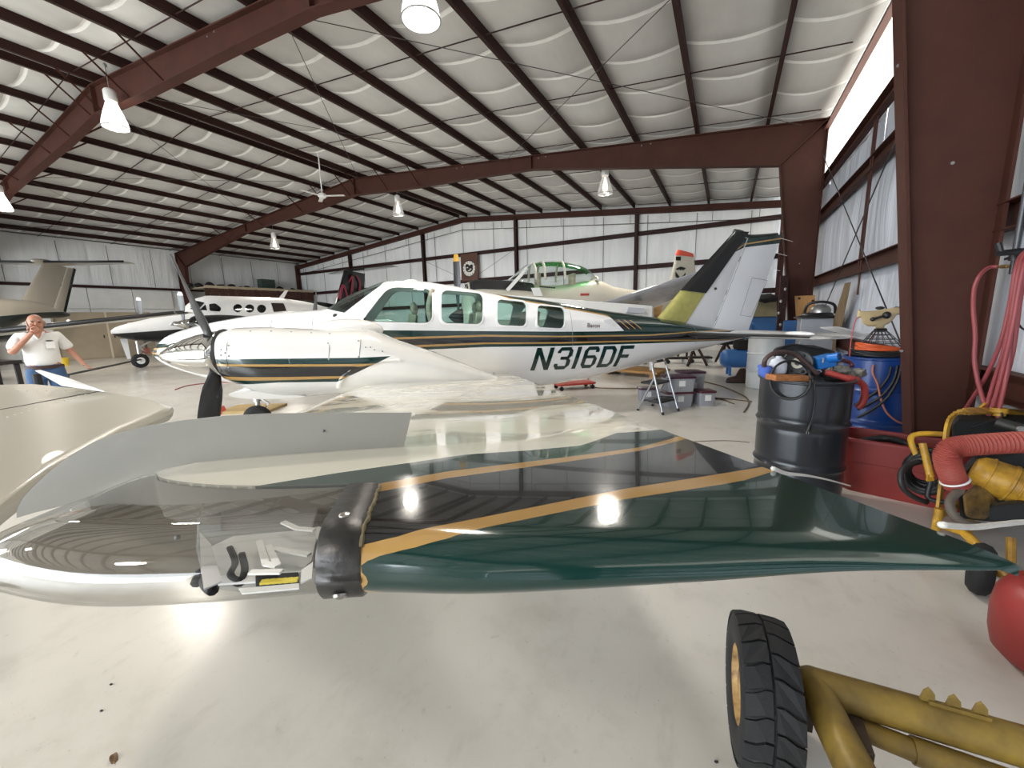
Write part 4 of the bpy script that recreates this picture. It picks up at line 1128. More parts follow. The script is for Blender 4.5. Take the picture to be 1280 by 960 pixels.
for pts in ([(247, 651), (262, 667), (249, 699)], [(262, 667), (275, 712), (252, 721), (249, 699)]):
    b = B(); prism(b, in_poly(pts, -.016), (0, 0, .002)); obj('housing_facet', b, mat('frosted_facet', 'b9b9b8', .3, var=.1), PLANE)
for pts in ([(296, 721), (372, 716), (372, 722), (300, 727)], [(375, 700), (390, 690), (388, 710), (374, 716)], [(392, 648), (414, 648), (410, 664), (396, 668)]):
    b = B(); prism(b, in_poly(pts, -.014), (0, 0, .002)); obj('light_pipe', b, mat('white_light_pipe', 'dcdcd8', .25), PLANE)
# inner end rib of the lens bay
b = B(); rows = []
for u in np.linspace(-.86, U_CUT, 60):
    v = lens_v(u)+.006; rows.append([b.verts.new((u, -v, wing_up(max(u, wle(v)+.02), v)-.004)), b.verts.new((u, -v, wing_lo(max(u, wle(v)+.02), v)+.004))])
for a, c in zip(rows, rows[1:]): b.faces.new((a[0], a[1], c[1], c[0]))
obj('bay_rib', b, mat('bay_rib_paint', '7d766b', .8, var=.1), PLANE)
# white root cuff where the leading edge meets the nacelle
cp_ = [(424, 484), (426, 476), (432, 468), (444, 460.5), (462, 454), (482, 450.5), (500, 451)]
def cuff_pt(px, py): u, w = nc_px(px, py); return Vector((u, -nacelle_v(u, w)-.014, w))
b = B(); tube(b, [cuff_pt(*p) for p in cp_], lambda s: .024*(1-.5*s), 10); obj('wing_cuff', b, M_NAC, PLANE, smooth=180)
# ================================================================== OTHER AIRCRAFT
class Fr:
    def __init__(s, loc, rz):
        s.loc, s.rz = Vector(loc), rz; s.M = Matrix.Translation(s.loc) @ Matrix.Rotation(rz, 4, 'Z'); s.I = s.M.inverted(); s.e = s.I @ EYE
    def y(s, px, py, y):
        r = s.I.to_3x3() @ ray(px, py); return s.e+r*((y-s.e.y)/r.y)
    def d(s, px, py, depth): return s.I @ at_dist(px, py, depth)
def tube_body(b, secs, n=28, ex=2.2, mi=0):
    """secs: (x, top, bottom, half width)"""
    xs = sorted(set([q[0] for q in secs] + list(np.linspace(secs[0][0], secs[-1][0], 40)))); rs = []
    for x in xs:
        tp, bt, hw = (smooth_interp(x, secs, k) for k in (1, 2, 3)); c, h = (tp+bt)/2, (tp-bt)/2
        k = lambda q: math.copysign(abs(q)**(2/ex), q)
        rs.append([Vector((x, hw*k(math.cos(2*PI*i/n)), c+h*k(math.sin(2*PI*i/n)))) for i in range(n)])
    rings(b, rs, mi=mi)
def body_v(x, z, secs, ex=2.2):
    tp, bt, hw = (smooth_interp(x, secs, k) for k in (1, 2, 3)); r = min(abs((z-(tp+bt)/2)/((tp-bt)/2)), 1); return hw*(1-r**ex)**(1/ex)
ZU = Vector((0, 0, 1))
M_KW = paint('turboprop_white', 'e9e9e8', [], rough=.4, coat=0); M_KB = mat('turboprop_black', '131316', .15, coat=.5, var=.1)
M_KG = glass('dark_cabin_window', (.22, .24, .25), 1.5); M_RED = mat('tail_red', '8e2a3c', .3, var=.15)
def blades(G, c, R, n, a0, m, tipm=None, axis=Vector((1, 0, 0)), wdt=.11, nm='propeller_blade'):
    s0 = Vector((0, 1, 0)); s1 = Vector((0, 0, 1))
    for k in range(n):
        a = a0+2*PI*k/n; d = s0*math.cos(a)+s1*math.sin(a); ch = axis.cross(d)
        cd = (ch*.75+axis*.66).normalized(); nd = d.cross(cd)
        b = B(); rs = []
        for i in range(9):
            t = i/8; r = .12*R+.88*R*t; w = interp(t, [(0, .045), (.2, .06), (.5, wdt), (.9, wdt*.9), (1, wdt*.55)]); th = .03-.022*t
            rs.append([Vector(c)+d*r+cd*w*math.cos(q)+nd*th*math.sin(q) for q in (2*PI*j/10 for j in range(10))])
        rings(b, rs[:8] if tipm else rs); bl = obj(nm, b, m, G, smooth=60)
        if tipm: b = B(); rings(b, rs[7:]); obj('blade_tip', b, tipm, bl, smooth=60)
def wheel(b, c, r, w, axis='Y'):
    torus(b, c, r-w*.5, w*.5, Matrix.Rotation(PI/2, 4, 'X'), 24, 10)
def gear_leg(G, x, y, top, r=.26, w=.17, nm='landing_gear'):
    g = bpy.data.objects.new(nm, None); COL.objects.link(g); g.parent = G; g.location = (x, y, 0)
    b = B(); cyl(b, (0, 0, r), (0, 0, top), .05, seg=10); bar(b, (0, -.1, r), (0, .1, r), .06, .06); bar(b, (0, 0, r+.1), (.2, 0, r+.32), .04, .05); bar(b, (.2, 0, r+.32), (0, 0, r+.55), .04, .05); bar(b, (0, 0, top*.75), (.45, 0, top), .04, .05); obj('strut', b, M_OLEO, g, smooth=40)
    b = B(); wheel(b, (0, 0, r), r, w); obj('wheel_tyre', b, M_TYRE, g, smooth=180)
    b = B(); cyl(b, (0, -.075, r), (0, .075, r), r-w*.85, seg=20); obj('hub', b, M_WHITE, g, smooth=40)
    return g
# ---- white and black turboprop with the T-tail, by the left wall
KF = Fr((-19.45, 5.85, 0), math.radians(87)); K = thing('turboprop_airplane', 'white and black twin-turboprop airplane with round windows and a black T-tail swirled with red', 'airplane', KF.loc, KF.rz)
KS = [(0.0, 1.42, 1.30, .05), (.12, 1.52, 1.20, .17), (.5, 1.66, 1.06, .35), (1.2, 1.84, .93, .52), (1.9, 2.02, .88, .64), (2.15, 2.12, .87, .66), (2.75, 2.62, .86, .69), (3.2, 2.74, .86, .70), (5.6, 2.74, .86, .70), (7.0, 2.62, 1.0, .62), (8.6, 2.36, 1.45, .42), (10.2, 2.1, 1.75, .18), (10.9, 1.98, 1.85, .05)]
M_KBODY = paint('turboprop_body', 'e9e9e8', [('131316', band([(-1, 0), (12, 0)], [(0, 1.30), (1.2, 1.36), (2.4, 1.42), (4, 1.75), (8, 1.75), (11, 1.9)], x0=-1, x1=12, y0=0, y1=3))], rough=.4, coat=0)
b = B(); tube_body(b, KS, n=48); obj('fuselage', b, M_KBODY, K, smooth=40)
def side_patch(G, F, S, pxs, m, nm, off=.012, rad=0.0, ex=2.2, y0=-.65):
    pts = []
    for px, py in pxs:
        y = y0
        for _ in range(5): q = F.y(px, py, y); y = -body_v(q.x, q.z, S, ex)
        pts.append(Vector((q.x, y-off, q.z)))
    P = pts if not rad else [Vector((p.x, 0, p.y)) for p in rr_poly([(q.x, q.z) for q in pts], rad)]
    if rad: P = [Vector((p.x, -body_v(p.x, p.z, S, ex)-off, p.z)) for p in P]
    b = B(); C_ = sum(P, Vector())/len(P); R_ = []
    Q = [p0+(p1-p0)*k/4 for p0, p1 in zip(P, P[1:]+P[:1]) for k in range(4)] if len(P) < 9 else P
    for k in range(1, 5):
        row = []
        for p in Q:
            x, z = C_.x+(p.x-C_.x)*k/4, C_.z+(p.z-C_.z)*k/4; row.append(b.verts.new((x, -body_v(x, z, S, ex)-off, z)))
        R_.append(row)
    c = b.verts.new((C_.x, -body_v(C_.x, C_.z, S, ex)-off, C_.z)); n = len(Q)
    for i in range(n):
        b.faces.new((c, R_[0][i], R_[0][(i+1) % n]))
        for a, d in zip(R_, R_[1:]): b.faces.new((a[i], a[(i+1) % n], d[(i+1) % n], d[i]))
    return obj(nm, b, m, G)
M_KWIN = mat('dark_glass', '17191b', .08, coat=.3, var=.2, vscale=3)
side_patch(K, KF, KS, [(236, 385), (245, 375.5), (255.5, 378.5), (245.5, 388.5)], M_KWIN, 'windshield')
side_patch(K, KF, KS, [(249, 387.5), (256.5, 380.5), (258.8, 388)], M_KWIN, 'quarter_window')
side_patch(K, KF, KS, [(261, 380), (269, 379), (276.5, 385), (275, 389.5), (262, 388.5)], M_KWIN, 'cockpit_window', rad=.06)
for cx_ in (297, 312, 326.8):
    side_patch(K, KF, KS, [(cx_+5.6*math.cos(a), 385.2+(cx_-297)*.022+5.1*math.sin(a)) for a in (2*PI*i/16 for i in range(16))], M_KWIN, 'cabin_window')
side_patch(K, KF, KS, [(338.5, 378.6), (354, 379), (358, 388.5), (342, 390)], mat('open_doorway', '2e1d18', .8, var=.3, vscale=5), 'doorway')
b = B(); prism(b, [(6.1, 0, 2.7), (6.35, 0, 2.7), (6.62, 0, 3.1), (6.48, 0, 3.1)], (0, .03, 0)); obj('antenna', b, M_WHITE, K)
for s in (-1, 1):
    b = B(); tube_body(b, [(1.62, 1.72, 1.42, .14), (1.8, 1.86, 1.18, .27), (2.6, 1.9, 1.08, .33), (4.0, 1.8, 1.1, .34), (5.2, 1.6, 1.15, .2), (5.7, 1.42, 1.3, .04)])
    for v in b.verts: v.co.y += s*2.0
    obj('engine_nacelle', b, M_KB, K, smooth=40)
    b = B(); lathe(b, [(.19, 0), (.16, .16), (.09, .34), (.02, .44), (.002, .45)], 20, Matrix.Translation((1.62, s*2.0, 1.57)) @ Matrix.Rotation(-PI/2, 4, 'Y')); obj('spinner', b, M_CHROME, K, smooth=180)
    b = B(); tube(b, [(2.1, s*2.0-.25, 1.45), (2.0, s*2.0-.5, 1.48), (2.35, s*2.0-.6, 1.50)], .09, 10); obj('exhaust_stack', b, M_CHROME, K, smooth=180)
    blades(K, (1.48, s*2.0, 1.57), 1.15, 4, PI/2+.05, mat('turboprop_blade', '6d6f70', .4, .2), M_WHITE)
    b = B(); airfoil_loft(b, [((3.0, s*.5, 1.15), (5.2, s*.5, 1.15), .16, ZU), ((3.3, s*4.2, 1.45), (4.9, s*4.2, 1.45), .11, ZU), ((3.7, s*7.2, 1.85), (4.75, s*7.2, 1.85), .06, ZU)]); obj('wing', b, M_KW, K, smooth=40)
    gear_leg(K, 3.3, s*2.0, 1.2, .28)
gear_leg(K, .62, -.1, 1.0, .27, .17)
b = B(); prism(b, [(.25, .2, 1.1), (.45, .2, 1.1), (.45, .2, .35), (.35, .2, .35)], (0, .015, 0)); obj('gear_door', b, M_KW, K)
b = B(); box(b, (.85, -.06, .62), (.18, .12, .2)); obj('torque_link_cover', b, mat('faded_red_cover', '8f4a3a', .6, var=.2), K)
fk = lambda px, py: (lambda q: Vector((q.x, 0, q.z)))(KF.y(px, py, 0))
tfl = [fk(421, 341), fk(452, 343), fk(449, 374), fk(402, 382)]
b = B(); airfoil_loft(b, [((9.0, 0, 2.2), (10.95, 0, 2.0), .10, (0, 1, 0)), ((9.9, 0, 4.35), (11.3, 0, 4.25), .07, (0, 1, 0))]); obj('fin', b, M_KB, K, smooth=40)
b = B(); tube_body(b, [(7.2, 2.66, 2.3, .1), (8.4, 2.56, 1.9, .3), (9.4, 2.40, 1.75, .27), (11.0, 2.05, 1.82, .06)]); obj('dorsal_cover', b, M_KB, K, smooth=40)
for a in ([(9.35, 2.75), (9.7, 3.5), (9.95, 2.6), (10.2, 3.3)], [(10.2, 3.2), (10.35, 4.0), (10.05, 3.7)], [(10.5, 2.6), (10.8, 3.6), (10.6, 4.1)]):
    b = B(); tube(b, [(x, -.115, z) for x, z in a], lambda s: .09*(1-.6*s), 8)
    for v in b.verts: v.co.y = -.113 + (v.co.y+.115)*.12
    obj('tail_swirl', b, M_RED, K, smooth=180)
for s in (-1, 1):
    b = B(); airfoil_loft(b, [((10.0, 0, 4.38), (11.35, 0, 4.38), .06, ZU), ((10.75, s*2.7, 4.42), (11.4, s*2.7, 4.42), .03, ZU)]); obj('tailplane', b, M_KB, K, smooth=40)
# tow bar on its nose wheel
TB = [on_z(88, 467, .52), on_z(165, 437.5, .46)]
p0, p1 = KF.M @ Vector((.6, -.22, .32)), at_dist(85, 468.5, 9.6)
b = B(); cyl(b, p0, p1, .028, seg=8); cyl(b, p1, p1+Vector((0, 0, -p1.z+.02)), .02, seg=8)
tag(obj('tow_bar', b, mat('dark_tow_bar', '2c2d30', .5, .3), None), 'dark tow bar reaching from the nose wheel of the white turboprop', 'tow bar')

# ---- beige T-tail turboprop, nose out of frame
TF = Fr((-25.5, 5.62, 0), math.radians(130)); T_ = thing('t_tail_airplane', 'beige T-tailed airplane with dark green belly, its tail before the left wall', 'airplane', TF.loc, TF.rz)
M_TB = paint('beige_airframe', 'b9b2a4', [], rough=.3); M_TG = mat('dark_green_belly', '0f1d1a', .2, coat=.4, var=.1)
TS = [(-11.6, 1.5, 1.3, .06), (-11.0, 1.8, 1.0, .4), (-9.4, 2.1, .9, .65), (-8.6, 2.75, .86, .72), (-4.5, 2.8, .86, .72), (-2.5, 2.75, 1.2, .6), (-.5, 2.7, 1.95, .33), (.9, 2.35, 2.02, .12), (1.35, 2.2, 2.1, .02)]
M_TBODY = paint('beige_body', 'b9b2a4', [('0f1d1a', band([(-12, 0), (2, 0)], [(-12, 1.6), (-4, 1.9), (-.5, 2.22), (1.4, 2.3)], x0=-12, x1=2, y0=0, y1=3))], rough=.3)
b = B(); tube_body(b, TS, n=40); obj('fuselage', b, M_TBODY, T_, smooth=40)
ft = lambda px, py, y=0.0: (lambda q: Vector((q.x, y, q.z)))(TF.y(px, py, y))
f0, f1, f2, f3 = ft(29, 371), ft(53, 329), ft(84, 334), ft(66, 388)
b = B(); airfoil_loft(b, [(f0+(f0-f1)*.25, f3, .10, (0, 1, 0)), (f1, f2, .07, (0, 1, 0))]); obj('fin', b, M_TB, T_, smooth=40)
r2, r3 = ft(93, 336), ft(80, 392); 
b = B(); airfoil_loft(b, [(f3+Vector((.02, 0, 0)), r3, .05, (0, 1, 0)), (f2+Vector((.02, 0, 0)), r2, .035, (0, 1, 0))]); obj('rudder', b, M_TB, T_, smooth=40)
b = B(); bar(b, r3, r2, .05, .12, up=(1, 0, 0)); obj('rudder_edge', b, M_TG, T_)
zt_ = f1.z
b = B(); ball(b, (f1.x+.15, 0, zt_+.06), (.65, .17, .12), 18); obj('tail_bullet', b, M_TB, T_, smooth=180)
for s in (-1, 1):
    tip = Vector((f1.x+.35, s*2.75, zt_+.12))
    b = B(); airfoil_loft(b, [((f1.x-.1, 0, zt_+.04), (f1.x+1.25, 0, zt_+.04), .08, ZU), (tip, tip+Vector((.75, 0, 0)), .035, ZU)]); obj('tailplane', b, M_TB, T_, smooth=40)
    b = B(); tube(b, [(f1.x-.1, s*.1, zt_+.045), tip+Vector((0, 0, 0))], .05, 8, smooth=False); obj('tailplane_boot', b, M_BOOT, T_, smooth=180)
    # wing with black boot, dihedral up
    LE = lambda q: Vector((-6.6+.15*q/8, s*q, 1.16+.092*q))
    b = B(); airfoil_loft(b, [(LE(.5), LE(.5)+Vector((2.1, 0, 0)), .17, ZU), (LE(4.5), LE(4.5)+Vector((1.6, 0, 0)), .12, ZU), (LE(8.35), LE(8.35)+Vector((1.0, 0, 0)), .06, ZU)]); obj('wing', b, M_TB, T_, smooth=40)
    b = B(); tube(b, [LE(.6)+Vector((.03, 0, .0)), LE(8.3)+Vector((.02, 0, 0))], lambda q: .11-.06*q, 10, smooth=False); obj('wing_boot', b, M_BOOT, T_, smooth=180)
    b = B(); ball(b, LE(5.6)+Vector((.02, 0, .07)), .05, 8); obj('boot_light', b, M_WHITE, T_)
    b = B(); ball(b, LE(8.35)+Vector((.3, 0, 0)), (.35, .08, .06), 10); obj('wing_tip_light', b, M_TG, T_, smooth=180)
    b = B(); tube_body(b, [(-8.3, 1.5, 1.3, .08), (-8.0, 1.7, 1.05, .26), (-6.5, 1.75, 1.0, .33), (-4.6, 1.5, 1.15, .2), (-4.2, 1.35, 1.25, .04)]); 
    for v in b.verts: v.co.y += s*2.4
    obj('engine_nacelle', b, M_TG, T_, smooth=40)
    gear_leg(T_, -6.0, s*2.4, 1.2)
gear_leg(T_, -10.0, 0, 1.1, .24)

# ---- beige trainer with the green-tinted canopy, behind the fuselage
AF = Fr((-4.83, 11.6, 0), math.radians(40)); A_ = thing('trainer_airplane', 'beige single-engine trainer airplane with green-tinted canopy and red-capped tail fin', 'airplane', AF.loc, AF.rz)
M_AB = paint('trainer_beige', 'c4bfb0', [], rough=.35, coat=.3)
fa = lambda px, py, y=0.0: AF.y(px, py, y)
tz = lambda px, py: fa(px, py).z
xs_ = lambda px, py: fa(px, py).x
AS = [(xs_(577, 365), tz(577, 372), .9, .35), (xs_(584, 352), tz(584, 353), .75, .58), (xs_(600, 350), tz(600, 350.5), .7, .66), (xs_(640, 350), tz(640, 352), .65, .62), (xs_(690, 358), tz(690, 357), .65, .6), (xs_(745, 349), tz(745, 350), .75, .5), (xs_(765, 358), tz(765, 358), .85, .4), (xs_(800, 364), tz(800, 363.5), 1.1, .28), (xs_(850, 370), tz(850, 368), 1.45, .13), (xs_(868, 372), tz(868, 371), 1.6, .04)]
b = B(); tube_body(b, AS); obj('fuselage', b, M_AB, A_, smooth=40)
b = B()
def f(s, t):
    x = AS[0][0]+.12+(xs_(664, 345)-AS[0][0]-.12)*s; a = (t-.5)*1.7; tp, bt, hw = (smooth_interp(x, AS, k) for k in (1, 2, 3)); h = (tp-bt)/2; k = lambda q: math.copysign(abs(q)**(2/2.2), q)
    return Vector((x, (hw+.02)*k(math.sin(a)), (tp+bt)/2+(h+.02)*k(math.cos(a))))
grid(b, f, 14, 12); obj('glare_shield', b, mat('matt_black_panel', '202123', .6, var=.15), A_, smooth=180)
nx_ = AS[0][0]
b = B(); lathe(b, [(.25, 0), (.2, .18), (.1, .34), (.01, .42)], 18, Matrix.Translation((nx_, 0, 1.55)) @ Matrix.Rotation(-PI/2, 4, 'Y')); obj('spinner', b, M_DARK, A_, smooth=180)
pt_ = fa(567, 320, 0); Rp = math.hypot(pt_.z-1.55, 0)
blades(A_, (nx_-.12, 0, 1.55), Rp*1.02, 2, PI/2+.06, M_BLADE, mat('yellow_blade_tip', 'd9a52a', .5, var=.1), wdt=.14)
# canopy: frames and panes
cz0, cz1 = fa(663, 331), fa(745, 349)
CP = [(fa(636, 350).x, tz(636, 350)+.0), (fa(661, 330.5).x, tz(661, 330)), (fa(690, 327).x, tz(690, 327)), (fa(725, 333).x, tz(725, 333)), (fa(745, 348).x, tz(745, 348))]
def canopy(s, t, r=1.0):
    x = CP[0][0]+(CP[-1][0]-CP[0][0])*s; tp = smooth_interp(x, CP); bt = smooth_interp(x, AS)-.12; a = (t-.5)*PI; tp = max(tp, bt+.02)
    return Vector((x, .46*r*math.copysign(abs(math.sin(a))**.8, a)*min(1, .35+(tp-bt)/.7), bt+(tp-bt)*max(math.cos(a), 0)**.8*r))
b = B(); grid(b, lambda s, t: canopy(s, t), 20, 14); obj('canopy_glass', b, glass('canopy_glass', (.82, .86, .84), 1.4), A_, smooth=180)
b = B(); grid(b, lambda s, t: canopy(.30+.62*s, .33+.34*t, .985), 14, 8); obj('canopy_tint', b, glass('green_canopy_tint', (.10, .42, .14), 1.3, opac=.35, opc=(.06, .3, .08)), A_, smooth=180)
for s0 in (.26, .36, .58, .985):
    b = B(); tube(b, [canopy(s0, t/14, 1.01) for t in range(1, 14)], .035, 6, 2); obj('canopy_bow', b, M_AB, A_, smooth=180)
b = B(); tube(b, [canopy(0, .5), canopy(.26, .45, 1.02)], .03, 6); tube(b, [canopy(0, .5), canopy(.26, .55, 1.02)], .03, 6); obj('windshield_frame', b, M_KW, A_, smooth=180)
b = B(); box(b, (fa(672, 350).x, 0, tz(690, 357)+.1), (.12, .4, .55)); box(b, (fa(715, 350).x, 0, tz(690, 357)+.1), (.12, .4, .5)); obj('cockpit_seat', b, M_SEAT, A_, bevel=.03)
for k in range(7):
    q = fa(679+k*2.9, 357.6+k*.25, -.6); b = B(); box(b, (q.x, -body_v(q.x, q.z, AS)-.006, q.z), (.055, .012, .05)); obj('side_stencil', b, M_DARK, A_)
q = fa(732, 368, -.55); b = B(); box(b, (q.x, -body_v(q.x, q.z, AS)-.005, q.z), (.28, .012, .07)); obj('rescue_mark', b, mat('rescue_red', 'a8423c', .4), A_)
b = B(); prism(b, [(fa(664, 360, -.6).x, -.64, fa(664, 360, -.6).z), (fa(674, 360, -.6).x, -.64, fa(674, 360, -.6).z), (fa(678, 370, -.6).x, -.64, fa(678, 370, -.6).z), (fa(668, 370, -.6).x, -.64, fa(668, 370, -.6).z)], (0, .06, 0)); obj('step_panel', b, M_KW, A_)
b = B(); q = fa(634, 363, -.6); bar(b, q, fa(659, 335, -.3), .1, .02, up=(0, 1, 0)); obj('boarding_strut', b, M_KW, A_)
# fin
fy = lambda px, py: (lambda q: Vector((q.x, 0, q.z)))(fa(px, py))
g0, g1, g2, g3 = fy(834, 362), fy(845.5, 315), fy(867, 318), fy(872, 368)
b = B(); airfoil_loft(b, [(g0, g3, .07, (0, 1, 0)), (g1, g2, .05, (0, 1, 0))]); obj('fin', b, M_AB, A_, smooth=40)
b = B(); airfoil_loft(b, [(fy(844.0, 319), fy(867.6, 321.5), .085, (0, 1, 0)), (fy(847, 312.0), fy(866.5, 317), .06, (0, 1, 0))]); obj('fin_cap', b, mat('red_fin_cap', 'cf4a33', .4, var=.1), A_, smooth=40)
b = B(); 
for poly in ([(842.8, 336.5), (846.5, 334.5), (849, 333.6), (852, 334.5), (855.5, 335.5), (852.5, 338), (850.2, 336.5), (849, 338.2), (847.6, 336.6), (845.5, 338)], [(842.6, 340), (844.5, 342.5), (847.4, 346), (846, 348), (843, 346.5)], [(855, 341), (853, 344), (850.3, 346), (851.5, 348.4), (854.6, 347)], [(848, 349.6), (850, 349.2), (849.2, 351)]):
    prism(b, [fy(*p)+Vector((0, -.085, 0)) for p in poly], (0, .02, 0))
obj('fin_emblem', b, M_DARK, A_)
b = B(); box(b, fy(844.8, 323.5)+Vector((.05, -.06, 0)), (.18, .01, .12)); obj('fin_mark', b, M_DARK, A_)
# grey wing rising to the right of the picture
w0, w1, w2, w3 = (AF.I @ at_dist(*p) for p in ((690, 399, 11.2), (880, 337.5, 8.6), (890, 353, 9.3), (770, 404, 12.4)))
M_GW = mat('grey_wing_paint', 'a9aab0', .25, 0.0, coat=.3, var=.15)
b = B(); airfoil_loft(b, [(w0, w3, .16, ZU), (w1, w2, .07, ZU)]); obj('wing', b, M_GW, A_, smooth=40)
b = B(); q = AF.I @ at_dist(797, 375.5, 9.85); ball(b, q, (.13, .06, .03), 12); obj('wing_light', b, M_GALV, A_)
m0, m1 = Vector((w0.x, -w0.y, w0.z)), Vector((w1.x, -w1.y, w1.z))
b = B(); airfoil_loft(b, [(m0, Vector((w3.x, -w3.y, w3.z)), .16, ZU), (m1, Vector((w2.x, -w2.y, w2.z)), .07, ZU)]); obj('wing', b, M_GW, A_, smooth=40)
for s in (-1, 1):
    b = B(); airfoil_loft(b, [((g0.x-.1, 0, 1.75), (g3.x+.3, 0, 1.75), .05, ZU), ((g0.x+.3, s*1.7, 1.8), (g3.x+.25, s*1.7, 1.8), .03, ZU)]); obj('tailplane', b, M_AB, A_, smooth=40)
    gear_leg(A_, .3, s*1.7, 1.5, .32)
gear_leg(A_, nx_+.5, 0, 1.0, .27)
# loose white panel leaning behind the fuselage, and a raw plywood offcut
p = [at_dist(*q) for q in ((600, 366, 8.6), (816, 382, 9.4), (816, 400, 9.4), (600, 400, 8.6))]
n_ = (p[1]-p[0]).cross(p[3]-p[0]).normalized()
PN = thing('wing_panel', 'loose white airframe panel with a recessed pocket, propped behind the fuselage', 'panel', (0, 0, 0))
b = B(); prism(b, p, n_*.12); obj('skin', b, M_KW, PN, bevel=.02)
qs = [at_dist(*q) for q in ((784, 384.5, 9.2), (804, 386, 9.27), (804, 392, 9.27), (782, 391, 9.2))]
b = B(); prism(b, [x-n_*.06 for x in qs], n_*.07) if (qs[0]-EYE).dot(n_) > 0 else prism(b, [x+n_*.06 for x in qs], -n_*.07); obj('recess', b, mat('recess_grey', 'b9bcc4', .5), PN)
b = B()
for x in (p[2], p[3]): bar(b, x+n_*.06, Vector((x.x, x.y, 0)), .06, .06, up=(1, 0, 0))
obj('stand_leg', b, M_GALV, PN)
q = [at_dist(*q_) for q_ in ((817, 385, 9.8), (829, 381, 9.8), (826, 392, 9.8), (818, 402, 9.8))]
b = B(); prism(b, q + [], (EYE-q[0]).normalized()*-.03); bar(b, q[3], (q[3].x, q[3].y, 0), .05, .03, up=(1, 0, 0))
tag(obj('plywood_offcut', b, mat('raw_plywood', 'b58a55', .7, var=.25, vscale=3, grain=(1, 1, 9)), None), 'tan plywood offcut standing by the fin primer strip', 'plywood')

# ---- big cream wing entering from the left edge, with its drooped aileron tip
zw = 1.02
W_ = [on_z(*p, zw) for p in ((-260, 486), (-60, 483), (40, 480.5), (128, 489), (190, 500), (217, 509), (212, 515), (150, 540), (60, 590), (-60, 680), (-300, 860))]
LW = thing('cream_wing', 'cream riveted wing of another airplane entering at the left edge, beyond the grey fence', 'wing', (0, 0, 0))
M_CW = paint('cream_wing_paint', 'aca798', [], rough=.32, coat=.15, bump=.06)
b = B(); cen = sum(W_, Vector())/len(W_); n_ = len(W_)
rs = [[c+(p-c)*k+Vector((0, 0, dz)) for p in W_] for c, k, dz in ((cen, .0, .012), (cen, .6, .010), (cen, .92, .010), (cen, .97, .009), (cen, .99, .002), (cen, 1.0, -.016), (cen, .985, -.05), (cen, .8, -.10), (cen, .0, -.12))]
rings(b, rs, cap=False); obj('wing_skin', b, M_CW, LW, smooth=25)
hl = [on_z(*p, zw+.010) for p in ((-120, 533), (25, 508), (100, 493.5), (130, 488.5))]
b = B(); 
for a, c in zip(hl, hl[1:]): bar(b, a, c, .02, .006)
obj('hinge_gap', b, M_DARK, LW)
rv = mat('bright_rivet', 'e4e1d8', .3, .4)
for i in range(26):
    t = i/25; p = on_z(-20+150*t, 488+.5*t, zw+.012) if i % 2 else on_z(10+110*t, 521-32*t, zw+.012)
    b = B(); ball(b, p, (.006, .006, .003), 6); obj('rivet', b, rv, LW)
tp_ = [at_dist(43, 463, 3.15), at_dist(50, 462, 3.18), at_dist(85, 472, 3.05), at_dist(131, 489, 2.85), at_dist(75, 481, 2.95)]
b = B(); prism(b, tp_, (0, .01, -.012)); obj('aileron_tip', b, M_KW, LW, bevel=.004)
for p in (on_z(-60, 560, 0), on_z(60, 530, 0)):
    b = B(); q = Vector((p.x*.78, p.y*.78, 0)); cyl(b, q+Vector((0, 0, 0)), q+Vector((0, 0, zw-.05)), .04, seg=10); box(b, q+Vector((0, 0, .015)), (.4, .4, .03)); obj('jack_stand', b, M_DARK, LW)

# ---- storage loft in the far left corner
LO = thing('storage_loft', 'brown boarded storage loft along the wall behind the white turboprop', 'loft', (XL+1.08, 16, 0))
M_BRN = mat('brown_board', '4a2a20', .75, var=.35, vscale=4, grain=(1, 1, 6))
b = B(); box(b, (0, 0, 3.72), (1.9, 7.0, .08)); box(b, (.95, 0, 3.79), (.06, 7.0, .08)); obj('deck', b, mat('loft_deck', 'b8aa90', .7, var=.2), LO)
for k in range(28):
    b = B(); box(b, (.93+.01*(k % 2), -3.4+.25*k, 2.9+.01*(k % 3)), (.03, .235, 1.55)); obj('board', b, M_BRN, LO)
for y in (-3.4, 0, 3.4):
    b = B(); box(b, (.85, y, 1.85), (.14, .14, 3.7)); obj('post', b, M_BRN, LO)
M_JUNK = mat('dark_stored_junk', '241d1a', .8, var=.4, vscale=7)
def at_loft(px, py): return on_x(px, py, -28.05)
g = at_loft(334, 363); s = solo('green_crate', box(B(), (0, 0, .36), (.5, .95, .75)), mat('faded_green_crate', '3f4f45', .7, var=.2), 'faded green crate standing on the storage loft', 'crate', loc=(g.x, g.y, 3.77), bevel=.02)
for i, px in enumerate((238, 249, 263, 277, 290, 301, 309, 350, 366)):
    g = at_loft(px, 360); r = .14+.08*((i*37) % 5)/5
    b = B(); ball(b, (0, 0, r*.75), (r*.8, r*1.4, r*.8), 12)
    for v in b.verts: v.co += noise.noise_vector(v.co*4+Vector((i*7, 0, 0)))*r*.35
    lowz = min(v.co.z for v in b.verts)
    for v in b.verts: v.co.z -= lowz
    solo('stored_bundle', b, M_JUNK, 'dark bundle on the storage loft, '+('nearest the hangar frame', 'second from the hangar frame', 'third from the hangar frame', 'fourth from the hangar frame', 'fifth from the hangar frame', 'second before the green crate', 'next to the green crate on its frame side', 'just beyond the green crate', 'farthest, by the corner column')[i], 'bundle', 'bundles stored on the loft', loc=(g.x, g.y, 3.765), smooth=180)
